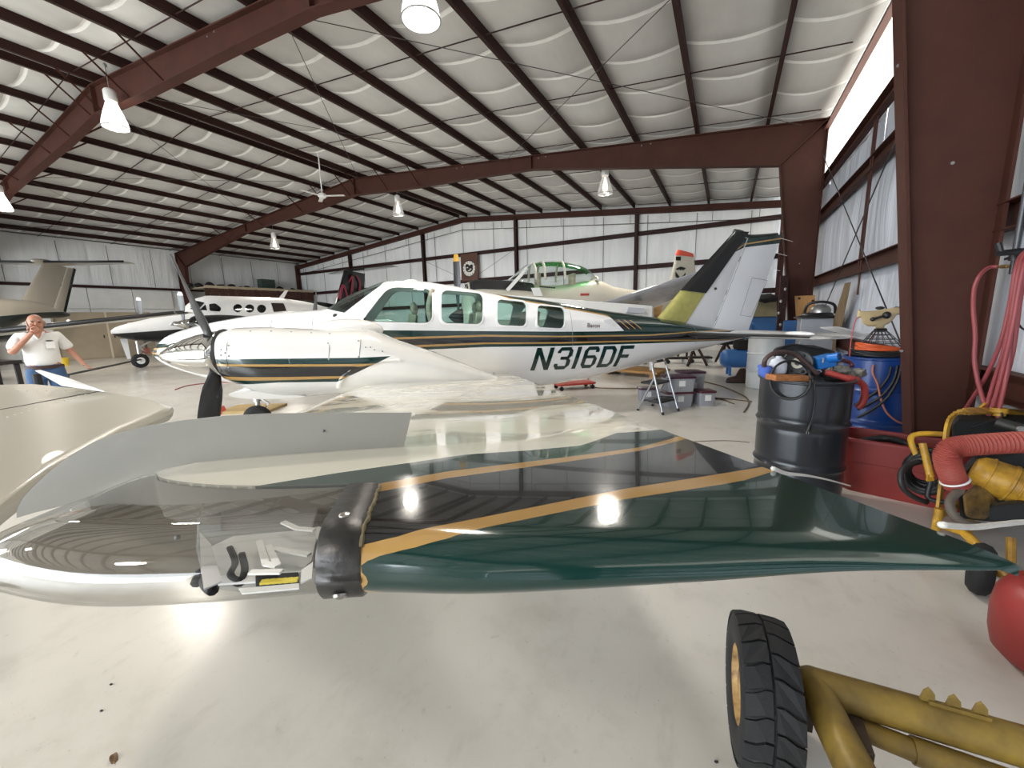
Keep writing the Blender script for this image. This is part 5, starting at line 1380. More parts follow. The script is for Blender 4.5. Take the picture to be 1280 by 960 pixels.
# ---- beige closet and white door by the left wall
CL = thing('storage_closet', 'beige double-door closet against the left wall beyond the man', 'closet', (-28.1, 8.2, 0))
M_BEI = mat('beige_laminate', '9c8e78', .5, var=.1, vscale=2)
b = B(); box(b, (0, 0, 1.15), (1.0, 3.6, 2.3)); obj('carcass', b, M_BEI, CL)
for k in range(2):
    b = B(); box(b, (.515, -.9+1.8*k, 1.15), (.03, 1.74, 2.2)); d_ = obj('door', b, M_BEI, CL, bevel=.006)
    b = B(); box(b, (.55, -.9+1.8*k+(.7 if k == 0 else -.7), 1.1), (.03, .04, .16)); obj('handle', b, M_DARK, d_)
b = B(); box(b, (.53, 0, 1.15), (.03, .07, 2.3)); obj('trim_strip', b, mat('pale_trim', 'c2b7a2', .5), CL)
b = B(); box(b, (.535, 1.0, 1.62), (.012, .42, .3)); obj('paper_notice', b, M_WHITE, CL)
DD = thing('open_door', 'white door standing ajar beside the beige closet', 'door', (-27.5, 5.45, 0))
b = B(); box(b, (0, .42, 1.02), (.05, .86, 2.0)); d_ = obj('door_leaf', b, M_WHITE, DD, bevel=.008)
b = B(); ball(b, (.06, .72, .95), .045, 10); obj('knob', b, M_DARK, DD)
# plaque on the end wall
q = on_y(587, 334, YB-.2); PQ = thing('wall_plaque', 'square brown wall plaque with a round black and white emblem, behind the propeller tip', 'plaque', q)
b = B(); box(b, (0, 0, 0), (1.15, .08, 1.5)); obj('board', b, mat('plaque_wood', '5b3522', .5, var=.25, vscale=4), PQ, bevel=.02)
b = B(); cyl(b, (-.0, -.04, -.08), (0, -.06, -.08), .46, seg=32); obj('emblem_disc', b, mat('emblem_white', 'd8d5cc', .5), PQ)
b = B(); ball(b, (.02, -.062, -.10), (.25, .012, .19), 16); ball(b, (-.12, -.063, .06), (.13, .012, .12), 12); ball(b, (.17, -.063, .04), (.11, .012, .10), 12); obj('emblem_figure', b, M_DARK, PQ)
b = B(); ball(b, (-.10, -.07, -.02), (.06, .012, .035), 10); ball(b, (.10, -.07, -.12), (.08, .012, .03), 10); ball(b, (.0, -.07, -.2), (.09, .012, .03), 10); obj('emblem_spot', b, _M['emblem_white'], PQ)  # white spots of the emblem print
for i in range(14):
    a = 2*PI*i/14; b = B(); box(b, (.375*math.cos(a), -.062, -.08+.375*math.sin(a)), (.055, .012, .035), Matrix.Rotation(-a, 4, 'Y')); obj('emblem_mark', b, M_DARK, PQ)
b = B(); torus(b, (0, -.062, -.08), .44, .02, Matrix.Rotation(PI/2, 4, 'X'), 32, 6); obj('emblem_ring', b, M_DARK, PQ)
# ================================================================== RIGHT-HAND CLUTTER
D = at_dist
def on_cyl(px, py, c, r):
    """point on the near face of an upright cylinder"""
    d = ray(px, py); e = EYE-c; a = d.x*d.x+d.y*d.y; h = e.x*d.x+e.y*d.y; q = h*h-a*(e.x*e.x+e.y*e.y-r*r)
    return EYE+d*((-h-math.sqrt(max(q, 0)))/a)
# ---- charcoal drum
def drum(name, label, loc, r, h, m, group=None):
    T = thing(name, label, 'drum', loc, group=group)
    b = B(); prof = [(r*.90, .0), (r*.96, .012), (r*.97, .02)]
    for z in np.linspace(.03, h-.03, 60):
        k = sum(math.exp(-((z-q)/.012)**2) for q in (h*.335, h*.665)); k2 = sum(math.exp(-((z-q)/.012)**2) for q in (h*.335+.035, h*.665+.035, h*.335-.035, h*.665-.035)); prof.append((r*.965+.012*k-.004*k2, z))
    prof += [(r*.965, h-.02), (r, h-.012), (r, h), (r*.97, h+.002), (r*.955, h-.01), (r*.95, h-.03)]
    lathe(b, prof, 48, cap=False); obj('shell', b, m, T, smooth=50)
    b = B(); lathe(b, [(r*.95, h-.06), (.001, h-.06)], 48, cap=False); lathe(b, [(r*.9, .0), (.001, .0)], 48, cap=False); obj('end_plate', b, m, T)
    b = B(); torus(b, (0, 0, h), r*.99, .009, seg=48, rs=6); obj('rim', b, m, T, smooth=180)
    return T
DR, DH = .303, .985; DC = Vector((.555, 3.70, 0))
drum('steel_drum', 'charcoal steel drum heaped with tools and hoses beyond the green wing tip', DC, DR, DH, mat('charcoal_drum_paint', '262a30', .3, .25, var=.15, vscale=6, coat=.2))
BC = Vector((1.43, 5.42, 0)); BH = .99
drum('plastic_barrel', 'blue barrel behind the steel column, topped with coiled cables', BC, .30, BH, mat('blue_barrel_plastic', '193f84', .3, var=.12, vscale=3))
WC = on_z(953, 487); WC += (WC-Vector((0, 0, 0))).normalized()*.28
drum('plastic_barrel', 'white barrel standing under the tailplane behind the charcoal drum', Vector((WC.x, WC.y, 0)), .31, 1.02, mat('white_barrel_plastic', 'cfd2d3', .5, var=.12, vscale=4))
# things piled on the charcoal drum
M_BHOSE = mat('brown_hose', '4a3834', .5, var=.15); M_BLK = mat('black_plastic', '18181a', .45, var=.15, vscale=12); M_BCABLE = mat('black_cable', '1a1a1c', .5)
M_BLU = mat('bright_blue_plastic', '1d6fc0', .4, var=.1); M_REDP = mat('red_plastic', '9f3630', .45, var=.15, vscale=8)
zt_ = DH
b = B(); tube(b, [D(955, 458, 2.98), D(957, 449, 2.95), D(966, 442, 2.95), D(979, 440, 2.98), D(993, 443, 3.02), D(1007, 454, 3.02), D(1022, 468, 3.0)], .0165, 8); solo('brown_hose', b, M_BHOSE, 'brown hose arching over the junk on the charcoal drum', 'hose', smooth=180)
p = D(972, 466, 3.08); b = B(); lathe(b, [(.045, 0), (.058, .01), (.06, .07), (.05, .105), (.02, .12), (.02, .135), (.001, .136)], 16, Matrix.Diagonal((1, .8, 1, 1))); solo('white_jug', b, mat('translucent_jug', 'd4d8e2', .4, var=.1), 'small white plastic jug between blue cloth and round reel on the drum', 'jug', loc=(p.x, p.y, p.z-.005), smooth=50)
b = B(); q0 = D(957, 463, 3.05); ball(b, q0, (.06, .05, .05), 14)
for v in b.verts: v.co += noise.noise_vector(v.co*22)*.03
solo('blue_cloth', b, mat('blue_cloth', '4a66b8', .8, var=.2, vscale=20), 'crumpled blue cloth at the rim of the charcoal drum', 'cloth', smooth=180)
R_ = thing('cable_reel', 'round black reel with a white hub label on the charcoal drum', 'reel', D(997, 454, 3.14))
ax = (EYE-R_.location).normalized(); Mx = ax.to_track_quat('Z', 'Y').to_matrix().to_4x4()
b = B(); lathe(b, [(.001, -.06), (.10, -.06), (.105, -.05), (.105, -.03), (.085, -.028), (.085, .028), (.105, .03), (.105, .05), (.095, .058), (.05, .05), (.001, .05)], 28, Mx); obj('spool', b, M_BLK, R_, smooth=40)
b = B(); lathe(b, [(.001, .056), (.04, .056), (.042, .05)], 24, Mx); obj('hub_label', b, mat('reel_label', 'd6d2bd', .5), R_)
b = B(); lathe(b, [(.001, .06), (.016, .06), (.018, .056)], 16, Mx); obj('hub_cap', b, M_BLK, R_)
for k in range(6):
    a = 2*PI*k/6; b = B(); box(b, Mx @ Vector((.072*math.cos(a), .072*math.sin(a), .052)), (.02, .02, .02)); obj('spool_rib', b, M_BLK, R_, bevel=.004)
b = B(); pl = [D(*q, 3.42) for q in ((965, 446), (970, 436), (985, 432.5), (1020, 432.5), (1045, 439), (1042, 447), (1010, 448))]; prism(b, pl, Vector((0, .14, 0))); 
solo('tool_bag', b, mat('black_nylon', '1e1f21', .8, var=.2, vscale=20, bump=.1), 'black nylon tool bag lying behind the reel on the drum', 'bag', bevel=.02)
b = B(); tube(b, [D(970, 437, 3.4), D(990, 431, 3.42), D(1015, 434, 3.4), D(1036, 438, 3.38), D(1046, 446, 3.35)], .009, 8); solo('black_strap', b, M_BCABLE, 'black strap curving over the tool bag', 'strap', smooth=180)
U_ = thing('blue_pump', 'bright blue pump body with round nozzle on the charcoal drum', 'pump', D(1029, 452, 3.12))
b = B(); box(b, (0, 0, 0), (.15, .09, .10), Matrix.Rotation(.5, 4, 'Z') @ Matrix.Rotation(-.2, 4, 'Y')); obj('body', b, M_BLU, U_, bevel=.012)
b = B(); cyl(b, (.03, -.02, .03), (.085, -.06, .045), .035, seg=18); obj('nozzle', b, M_BLU, U_, smooth=40)
b = B(); cyl(b, (.082, -.058, .044), (.088, -.062, .0455), .024, seg=18); obj('nozzle_bore', b, mat('navy_bore', '0f2c55', .6), U_)
b = B(); box(b, (-.02, -.055, .015), (.03, .012, .04)); obj('valve_plate', b, M_GALV, U_, bevel=.003)
b = B(); p0, p1 = D(963, 471.5, 2.86), D(1009, 472.5, 2.90); bar(b, p0, p1, .10, .040); solo('wood_plank', b, mat('worn_plank', 'a56a3c', .7, var=.35, vscale=6, grain=(2, 9, 9)), 'short worn wooden plank across the rim of the charcoal drum', 'plank', bevel=.004)
cl = []
for i in range(22):
    a = 2*PI*i/22; px, py = 988+25.5*math.cos(a), 475+24*math.sin(a); q = on_cyl(px, py, DC, DR+.014); cl.append(q if q.z < DH+.01 else D(px, py, 2.98) if math.sin(a) < -.5 else on_cyl(px, py, DC, DR-.01))
b = B(); tube(b, cl, .0095, 6, 3, loop=True); solo('cable_loop', b, M_BCABLE, 'loop of thick black cable hanging down the front of the drum', 'cable', smooth=180)
PC = thing('plug_cord', 'thin black cord with a plug hanging down the front of the drum', 'cord', D(1016, 478, 2.84))
lp = PC.location
b = B(); tube(b, [D(1012, 470, 2.9)-lp] + [on_cyl(px, py, DC, DR+.012)-lp for px, py in ((1018, 480), (1019, 500), (1016, 520), (1012, 532))], .0055, 6); obj('cord', b, M_BCABLE, PC, smooth=180)
b = B(); tube(b, [on_cyl(1012.4, 531, DC, DR+.016)-lp, on_cyl(1010, 539, DC, DR+.016)-lp], .012, 8); pg = obj('plug', b, M_BLK, PC, smooth=60)
b = B(); q = on_cyl(1009.5, 541, DC, DR+.016)-lp; box(b, q+Vector((.006, 0, 0)), (.003, .006, .02)); box(b, q-Vector((.006, 0, 0)), (.003, .006, .02)); obj('prong', b, M_GALV, pg)
b = B(); cyl(b, D(1032, 465, 2.98), D(1064, 474.5, 2.90), .022, seg=14); cyl(b, D(1060, 473, 2.91), D(1072, 476, 2.90), .028, seg=14); solo('red_pipe', b, M_REDP, 'red plastic pipe end lying on the rim of the drum', 'pipe', smooth=40)
b = B(); tube(b, [D(1072, 476, 2.98), D(1079, 482, 2.99), D(1081, 492, 3.0), D(1078, 503, 3.02), D(1072, 510, 3.04)], .024, 10); solo('red_hose', b, M_REDP, 'short red hose curling down the side of the charcoal drum', 'hose', smooth=180)
b = B(); tube(b, [D(1028, 462, 3.1), D(1038, 455, 3.12), D(1050, 450.5, 3.15), D(1062, 453, 3.15), D(1065, 458, 3.12)], .016, 8); solo('maroon_hose', b, mat('maroon_hose', '52262a', .5), 'maroon hose bent behind the grey rags on the drum', 'hose', smooth=180)
for i, (px, py, lab) in enumerate(((1053, 464, 'grey rag heaped beside the red pipe on the drum'), (1069, 467, 'dirty grey rag at the edge of the drum above the red hose'), (1040, 471, 'dark oily rag in front of the blue pump'))):
    b = B(); ball(b, (0, 0, 0), (.065, .06, .035), 18)
    for v in b.verts: v.co += noise.noise_vector(v.co*26+Vector((i*9, 3, 1)))*.035
    solo('rag', b, mat('grey_rag', '77746c', .9, var=.35, vscale=18) if i < 2 else M_JUNK, lab, 'rag', loc=D(px, py, 3.06), smooth=180)
b = B()
for i in range(5):
    pts = [D(1000+8*i+random.uniform(-6, 6), 468+random.uniform(-4, 3), 3.05+.05*random.random()) for _ in range(4)]; tube(b, pts, .008, 6, 4)
tag(obj('cable_tangle', b, M_BCABLE, None, smooth=180), 'tangle of thin black leads among the junk on the drum', 'cable', kind='stuff')
# things on the blue barrel
for i, (R, zz, rr) in enumerate(((.25, BH+.015, .014), (.22, BH+.04, .014), (.27, BH+.03, .012))):
    pass
def coil(name, label, c, R, r, n, m, cat='cable', sq=1.0, tilt=0.0, group=None):
    pts = []
    for i in range(n*16):
        a = 2*PI*i/16; k = .5+.5*math.sin(i*.37); pts.append(Vector((R*(1+.10*math.sin(i*1.7)*.6)*math.cos(a), R*sq*(1+.08*math.cos(i*1.1))*math.sin(a), r+ (i/16)*r*1.1*k)))
    b = B(); Mt = Matrix.Rotation(tilt, 4, 'X')
    tube(b, [Mt @ p for p in pts], r, 6, 2); return solo(name, b, m, label, cat, loc=c, smooth=180)
coil('cable_coil', 'coil of black cable lying on top of the blue barrel', BC+Vector((-.02, .02, BH+.01)), .22, .013, 4, M_BCABLE)
M_ORC = mat('orange_cord', 'cc5a2c', .5, var=.12)
coil('orange_cord_coil', 'coil of orange extension cord at the front of the blue barrel top', BC+Vector((-.05, -.10, BH+.075)), .17, .012, 5, M_ORC, 'cord', .75)
b = B(); tube(b, [on_cyl(px, py, BC, .325) for px, py in ((1092, 456), (1091, 466), (1097, 480), (1101, 498), (1108, 515), (1122, 527), (1134, 528.5))], .010, 6); solo('extension_lead', b, mat('dull_orange_cord', 'b5705a', .5), 'orange lead end hanging down the front of the blue barrel', 'cable', smooth=180)
for i, (pts, lab) in enumerate((([(1127, 455), (1122, 475), (1108, 498), (1090, 512), (1072, 522)], 'outermost black hose looping down the blue barrel'), ([(1122, 457), (1117, 476), (1103, 494), (1086, 505), (1072, 512)], 'middle black hose looping down the blue barrel'), ([(1114, 458), (1110, 472), (1097, 488), (1080, 500), (1068, 506)], 'innermost black hose looping down the blue barrel'))):
    b = B(); tube(b, [on_cyl(px, py, BC, .34-.012*i) for px, py in pts], .012, 6); solo('black_hose', b, M_BCABLE, lab, 'hose', smooth=180)
# cream hand pump on a wire cone
GUN = thing('hopper_gun', 'cream plastic pump gun with black levers standing on a wire cone on the blue barrel', 'pump gun', D(1100, 440, 4.2))
g0 = GUN.location; G_ = lambda px, py, d=4.2: D(px, py, d)-g0
M_CRM = mat('cream_plastic', 'd5bd8f', .4, var=.08)
b = B()
outl = [(1072, 389), (1079, 389.5), (1088, 389), (1100, 387.5), (1110, 386), (1120, 384.5), (1127, 385), (1128, 392), (1121, 393), (1118, 398), (1112, 404), (1106, 406.5), (1105, 411), (1094, 411), (1095, 408), (1085, 408), (1078, 404), (1076, 397), (1072, 396)]
pl = [G_(px, py) for px, py in outl]; nrm = (EYE-GUN.location).normalized()
c_ = sum(pl, Vector())/len(pl)
rs = [[c_+(p-c_)*k+nrm*d for p in pl] for k, d in ((.86, -.075), (.97, -.06), (1, -.03), (1, .03), (.97, .06), (.86, .075))]
rings(b, rs); obj('housing', b, M_CRM, GUN, smooth=50)
b = B(); torus(b, G_(1073.5, 392.5), .035, .012, (nrm.cross(Vector((0, 0, 1)))).to_track_quat('Z', 'Y').to_matrix().to_4x4(), 20, 8); obj('inlet_ring', b, M_CRM, GUN, smooth=180)
b = B(); bar(b, G_(1091, 399, 4.11), G_(1108, 394, 4.11), .02, .02); ball(b, G_(1091, 399, 4.11), .022, 10); ball(b, G_(1108.5, 394, 4.11), .038, 12); obj('lever', b, M_BLK, GUN, smooth=60)
b = B(); ball(b, G_(1100, 385, 4.2), (.04, .03, .018), 12); obj('top_knob', b, M_BLK, GUN, smooth=180)
for k in (0, 1):
    b = B(); cyl(b, G_(1119+7*k, 388.5), G_(1122+7*k, 388.3), .042, seg=14); obj('rear_collar', b, M_BLK, GUN, smooth=40)
b = B(); cyl(b, G_(1094, 413), G_(1107, 412.5), .02, seg=12); obj('outlet_collar', b, M_BLK, GUN)
ctop, cbot = G_(1100, 413.5), Vector((0, 0, 0)); cbot = G_(1101, 433.5)
b = B()
for k in range(16):
    a = 2*PI*k/16; cyl(b, ctop+Vector((.055*math.cos(a), .055*math.sin(a), 0)), cbot+Vector((.19*math.cos(a), .19*math.sin(a), 0)), .0035, seg=4)
for t in (.0, .25, .5, .75, 1.0):
    c = ctop+(cbot-ctop)*t; torus(b, c, .055+.135*t, .004, seg=24, rs=4)
for k in range(4):
    a = 2*PI*k/4; cyl(b, cbot+Vector((.18*math.cos(a), .18*math.sin(a), 0)), cbot+Vector((.18*math.cos(a), .18*math.sin(a), -.09)), .004, seg=4)
obj('wire_cone', b, mat('wire_dark', '55565c', .4, .6), GUN)
b = B(); tube(b, [G_(1073, 394), G_(1068, 405), G_(1064, 425), G_(1062, 447)], .006, 6); obj('pink_cord', b, mat('pink_cord', 'b0524f', .5), GUN, smooth=180)
b = B(); tube(b, [G_(1094, 416, 4.08), G_(1086, 427, 4.08), G_(1080, 436, 4.08), G_(1080, 446, 4.08)], .006, 6); obj('trigger_hose', b, mat('maroon_hose', '52262a', .5), GUN, smooth=180)
# ---- red stock tank
TB_ = thing('stock_tank', 'red plastic stock tank on the floor in front of the column', 'tub', (1.30, 4.13, 0), math.radians(-16))
def rrect(hx, hy, r, z, n=6):
    o = []
    for sx, sy, a0 in ((1, 1, 0), (-1, 1, PI/2), (-1, -1, PI), (1, -1, 1.5*PI)):
        for i in range(n+1): a = a0+PI/2*i/n; o.append(Vector((sx*(hx-r)+r*math.cos(a), sy*(hy-r)+r*math.sin(a), z)))
    return o
M_TUB = mat('red_tub_plastic', '8c322e', .5, var=.12, vscale=5, bump=.05)
b = B(); rings(b, [rrect(.36, .16, .10, .0), rrect(.37, .17, .10, .02), rrect(.385, .185, .11, .26), rrect(.39, .19, .11, .265), rrect(.40, .20, .11, .43), rrect(.425, .225, .12, .435), rrect(.425, .225, .12, .455), rrect(.385, .185, .11, .455), rrect(.36, .16, .10, .05)]); obj('shell', b, M_TUB, TB_, smooth=40)
b = B(); tube(b, [(-.3, .02, .36), (-.1, .1, .42), (.1, -.02, .40), (.28, .06, .36)], .03, 8); tube(b, [(-.25, -.06, .33), (0, .0, .37), (.3, -.08, .33)], .025, 8); tube(b, [(-.3, .0, .08), (-.3, .02, .36)], .03, 8); obj('stored_hose', b, M_BCABLE, TB_, smooth=180)
# ---- yellow engine-driven machine
YM = thing('engine_pump', 'dirty yellow wheeled engine pump with black engine cover and red corrugated hose', 'machine', (1.40, 3.2, 0))
y0 = YM.location; Y_ = lambda px, py, d: D(px, py, d)-y0
M_YEL = mat('dirty_yellow_paint', 'c99a2a', .45, var=.4, vscale=7, dark='7a5a22', bump=.06)
M_ENG = mat('engine_black', '1e201f', .6, var=.3, vscale=10, bump=.1)
def off(pts, d): return [p+Vector(d) for p in pts]
fp = [Y_(1171, 655, 2.40), Y_(1177, 605, 2.44), Y_(1181, 560, 2.50), Y_(1184, 535, 2.52), Y_(1190, 522, 2.55), Y_(1204, 515.5, 2.60), Y_(1235, 513.5, 2.7), Y_(1300, 517, 2.8)]
for k, o_ in enumerate(((0, 0, 0), (.30, .42, 0))):
    b = B(); P_ = off(smooth_pts(fp, 4), o_)
    for p0, p1 in zip(P_, P_[1:]): bar(b, p0, p1+(p1-p0)*.12, .062, .014, up=(p1-p0).cross(Vector((.5, .8, 0))))
    obj('roll_frame', b, M_YEL, YM)
b = B(); tube(b, [fp[0], fp[0]+Vector((.0, 0, -.02))], .018, 8); tube(b, [fp[0], Y_(1205, 665, 2.2), Y_(1240, 700, 2.0), Y_(1290, 750, 1.9)], .024, 8, smooth=False); tube(b, [fp[0]+Vector((0, 0, .05)), fp[0]+Vector((.30, .42, .05)), fp[0]+Vector((.34, .46, -.3))], .022, 8, smooth=False); tube(b, [fp[0]+Vector((0, 0, .1)), Vector((fp[0].x, fp[0].y, .0))], .022, 8, smooth=False); obj('base_frame', b, M_YEL, YM, smooth=60)
b = B(); tube(b, [Y_(1180, 543, 2.56), Y_(1160, 542, 2.6), Y_(1146, 543, 2.62), Y_(1139, 547, 2.62), Y_(1140, 556, 2.60), Y_(1149, 577, 2.56)], .017, 8); obj('carry_handle', b, M_YEL, YM, smooth=180)
b = B(); tube(b, [Y_(1153, 554, 2.42), Y_(1163, 596, 2.38)], .018, 10, smooth=False); prism(b, [Y_(1160, 594, 2.37), Y_(1166, 593, 2.37), Y_(1168, 601, 2.37), Y_(1159, 602, 2.37)], (0, .02, 0)); obj('lever', b, M_YEL, YM, smooth=40)
# engine under the black cover
b = B(); pl = [Y_(*q) for q in ((1192, 558, 2.6), (1190, 531, 2.6), (1198, 525, 2.6), (1290, 526, 2.6), (1292, 556, 2.6))]; prism(b, pl, (.10, .30, 0)); obj('engine_cover', b, M_ENG, YM, bevel=.015)
b = B(); cyl(b, Y_(1246, 528, 2.52), Y_(1290, 541, 2.4), .035, seg=18); obj('muffler', b, mat('muffler_grey', '3a3a36', .5, .4, var=.2), YM, smooth=40)
b = B(); cyl(b, Y_(1276, 537, 2.36), Y_(1279, 538, 2.34), .022, seg=14); obj('muffler_nut', b, M_GALV, YM)
b = B(); pl = [Y_(*q) for q in ((1200, 650, 2.45), (1196, 600, 2.45), (1220, 575, 2.45), (1290, 560, 2.45), (1300, 660, 2.45))]; prism(b, pl, (.12, .28, 0)); obj('engine_block', b, M_ENG, YM, bevel=.02)
b = B(); pl = [Y_(*q) for q in ((1206, 648, 2.33), (1203, 622, 2.33), (1216, 608, 2.33), (1238, 610, 2.33), (1246, 632, 2.33), (1232, 652, 2.33))]; prism(b, pl, (.04, .09, 0)); obj('pump_casing', b, mat('oily_yellow', '8a6d38', .5, var=.5, vscale=9, dark='3c2f1d', bump=.15), YM, bevel=.02)
b = B(); pl = [Y_(*q) for q in ((1236, 652, 2.2), (1237, 634, 2.2), (1262, 630, 2.2), (1300, 628, 2.2), (1300, 652, 2.2))]; prism(b, pl, (.03, .07, 0)); obj('motor_box', b, M_ENG, YM, bevel=.01)
ta, tb = Y_(1216, 588, 2.42), Y_(1312, 622, 2.22); dv = (tb-ta).normalized()
b = B(); Mt = dv.to_track_quat('Z', 'Y').to_matrix().to_4x4(); Mt.translation = ta; L_ = (tb-ta).length
lathe(b, [(.001, -.01), (.075, -.005), (.10, .02), (.105, .05), (.105, .14), (.112, .145), (.112, .155), (.105, .16), (.105, L_-.05), (.09, L_-.01), (.001, L_)], 28, Mt); obj('fuel_tank', b, M_YEL, YM, smooth=40)
for t in (.06, .19):
    b = B(); c = ta+dv*t; torus(b, Vector((0, 0, t)), .108, .004, seg=28, rs=6) if False else torus(b, (0, 0, 0), .108, .0045, Matrix.Translation(c) @ dv.to_track_quat('Z', 'Y').to_matrix().to_4x4(), 28, 6); obj('tank_strap', b, M_YEL, YM, smooth=180)
b = B(); torus(b, Y_(1249, 514, 2.66), .032, .011, seg=20, rs=6); torus(b, Y_(1249, 511, 2.66), .036, .008, seg=20, rs=6); cyl(b, Y_(1249, 520, 2.66), Y_(1249, 511, 2.66), .03, seg=16); obj('filler_cap', b, M_YEL, YM, smooth=60)
b = B(); tube(b, [Y_(1252, 516, 2.6), Y_(1252, 522, 2.58), Y_(1240, 526, 2.56), Y_(1216, 534, 2.52)], .006, 6); obj('bent_rod', b, M_BLK, YM, smooth=180)
hp = [Y_(1197, 608, 2.28), Y_(1191, 596, 2.28), Y_(1185, 580, 2.26), Y_(1184, 568, 2.25), Y_(1190, 560.5, 2.24), Y_(1204, 557.5, 2.22), Y_(1235, 555, 2.18), Y_(1270, 553, 2.14), Y_(1310, 552, 2.1)]
b = B(); tube(b, hp, lambda s: .055+.0045*math.sin(s*2*PI*52), 18, 52); obj('corrugated_hose', b, mat('red_corrugated', 'a04a40', .55, var=.15, vscale=6), YM, smooth=180)
dv2 = (hp[1]-hp[0]).normalized(); b = B(); torus(b, hp[0]+dv2*.035, .060, .006, dv2.to_track_quat('Z', 'Y').to_matrix().to_4x4(), 24, 6); obj('hose_clamp', b, M_WHITE, YM, smooth=180)
b = B(); tube(b, [Y_(1201, 612, 2.25), Y_(1190, 622, 2.24), Y_(1187, 632, 2.22), Y_(1193, 645, 2.2), Y_(1207, 654, 2.18), Y_(1225, 658, 2.18)], .022, 10); obj('grey_hose', b, mat('grey_rubber_hose', '5a5148', .6, var=.2), YM, smooth=180)
wc = Vector((1.245, 2.80, .0))-y0; wa = Matrix.Rotation(math.radians(-20), 4, 'Z')
b = B(); torus(b, wc+Vector((0, 0, .135)), .088, .048, wa @ Matrix.Rotation(PI/2, 4, 'Y'), 28, 10); wt = obj('wheel_tyre', b, M_TYRE, YM, smooth=180)
b = B(); c = wc+Vector((0, 0, .135)); a = (wa @ Vector((1, 0, 0))); cyl(b, c-a*.04, c+a*.04, .058, seg=18); cyl(b, c-a*.052, c-a*.04, .025, seg=12); obj('wheel_rim', b, M_YEL, wt, smooth=40)
b = B(); torus(b, wc+Vector((.5, .1, .135)), .088, .048, wa @ Matrix.Rotation(PI/2, 4, 'Y'), 28, 10); obj('wheel_tyre', b, M_TYRE, YM, smooth=180)
b = B(); tube(b, [c-a*.02, c+a*.54], .016, 8, smooth=False); tube(b, [c+a*.1, c+a*.1+Vector((.03, .12, .16))], .018, 8, smooth=False); obj('axle', b, M_YEL, YM)
# cable bundle hung on its handle
CB = thing('cable_bundle', 'black cable bundle hanging on the handle of the yellow machine', 'cable', D(1157, 590, 2.55))
c0 = CB.location; nv_ = (EYE-c0).normalized(); Mq = nv_.to_track_quat('Z', 'Y').to_matrix().to_4x4() @ Matrix.Rotation(.5, 4, 'X')
for k in range(7):
    b = B(); torus(b, (0, 0, 0), 1, .17, Mq @ Matrix.Translation((0, 0, -.06+.02*k)) @ Matrix.Rotation(.12*math.sin(k*2.1), 4, 'X') @ Matrix.Diagonal((.085+.012*math.sin(k*1.3), .115+.01*math.cos(k*1.9), .075, 1)), 28, 8); obj('turn', b, M_BCABLE, CB, smooth=180)
b = B(); tube(b, [D(1150, 577, 2.5)-c0, D(1135, 582, 2.46)-c0, D(1126, 592, 2.45)-c0, D(1128, 608, 2.44)-c0, D(1140, 620, 2.44)-c0, D(1158, 628, 2.45)-c0], .016, 8); obj('loose_loop', b, M_BCABLE, CB, smooth=180)
b = B(); tube(b, [D(1158, 575, 2.47)-c0, D(1163, 600, 2.45)-c0, D(1160, 622, 2.45)-c0, D(1182, 628, 2.4)-c0], .014, 8); obj('tie', b, M_BCABLE, CB, smooth=180)
# ---- red rounded tank at the frame edge
RC = thing('red_tank', 'red rounded plastic tank on the floor below the yellow machine', 'tank', (1.275, 2.28, 0))
b = B(); rings(b, [[Vector((r*math.cos(a)*1.0, r*.9*math.sin(a), z)) for a in (2*PI*i/40 for i in range(40))] for r, z in ((.09, 0), (.15, .012), (.185, .05), (.20, .12), (.205, .22), (.195, .30), (.165, .355), (.11, .375), (.03, .38))]); obj('shell', b, mat('red_tank_plastic', '8f302d', .4, var=.12, vscale=4, bump=.12, bscale=120), RC, smooth=60)
b = B(); cyl(b, (.02, 0, .37), (.02, 0, .41), .045, seg=18); obj('cap', b, M_REDP, RC, smooth=40)
b = B(); tube(b, [(-.08, .03, .36), (-.06, .05, .43), (.08, .08, .44), (.12, .08, .36)], .018, 8); obj('handle', b, M_REDP, RC, smooth=180)
# ---- tie ropes at the wing trailing edge
wte_p = lambda px, py: PL_M @ (lambda q: Vector((q[0], -q[1], wing_up(*q)+.006)))(wing_px(px, py))
M_ROPE = mat('white_rope', 'd9d6cf', .8, var=.1, vscale=80, bump=.3, bscale=200)
b = B(); s0 = wte_p(1176, 661); tube(b, [s0, D(1215, 659, .62), D(1255, 655, .68), D(1300, 652, .78), D(1420, 650, 1.25), Vector((1.70, 1.55, .70))], .0048, 8); solo('tie_rope', b, M_ROPE, 'thick white tie rope stretched from the green wing edge to the right', 'rope', smooth=180)
b = B(); s0 = wte_p(966, 589); tube(b, [s0, D(985, 592, 1.05), D(1012, 595, 1.5), D(1040, 601, 2.2), D(1063, 607.5, 2.70)], .005, 6); solo('tie_line', b, M_ROPE, 'thin white line running from the wing edge across the charcoal drum', 'rope', smooth=180)
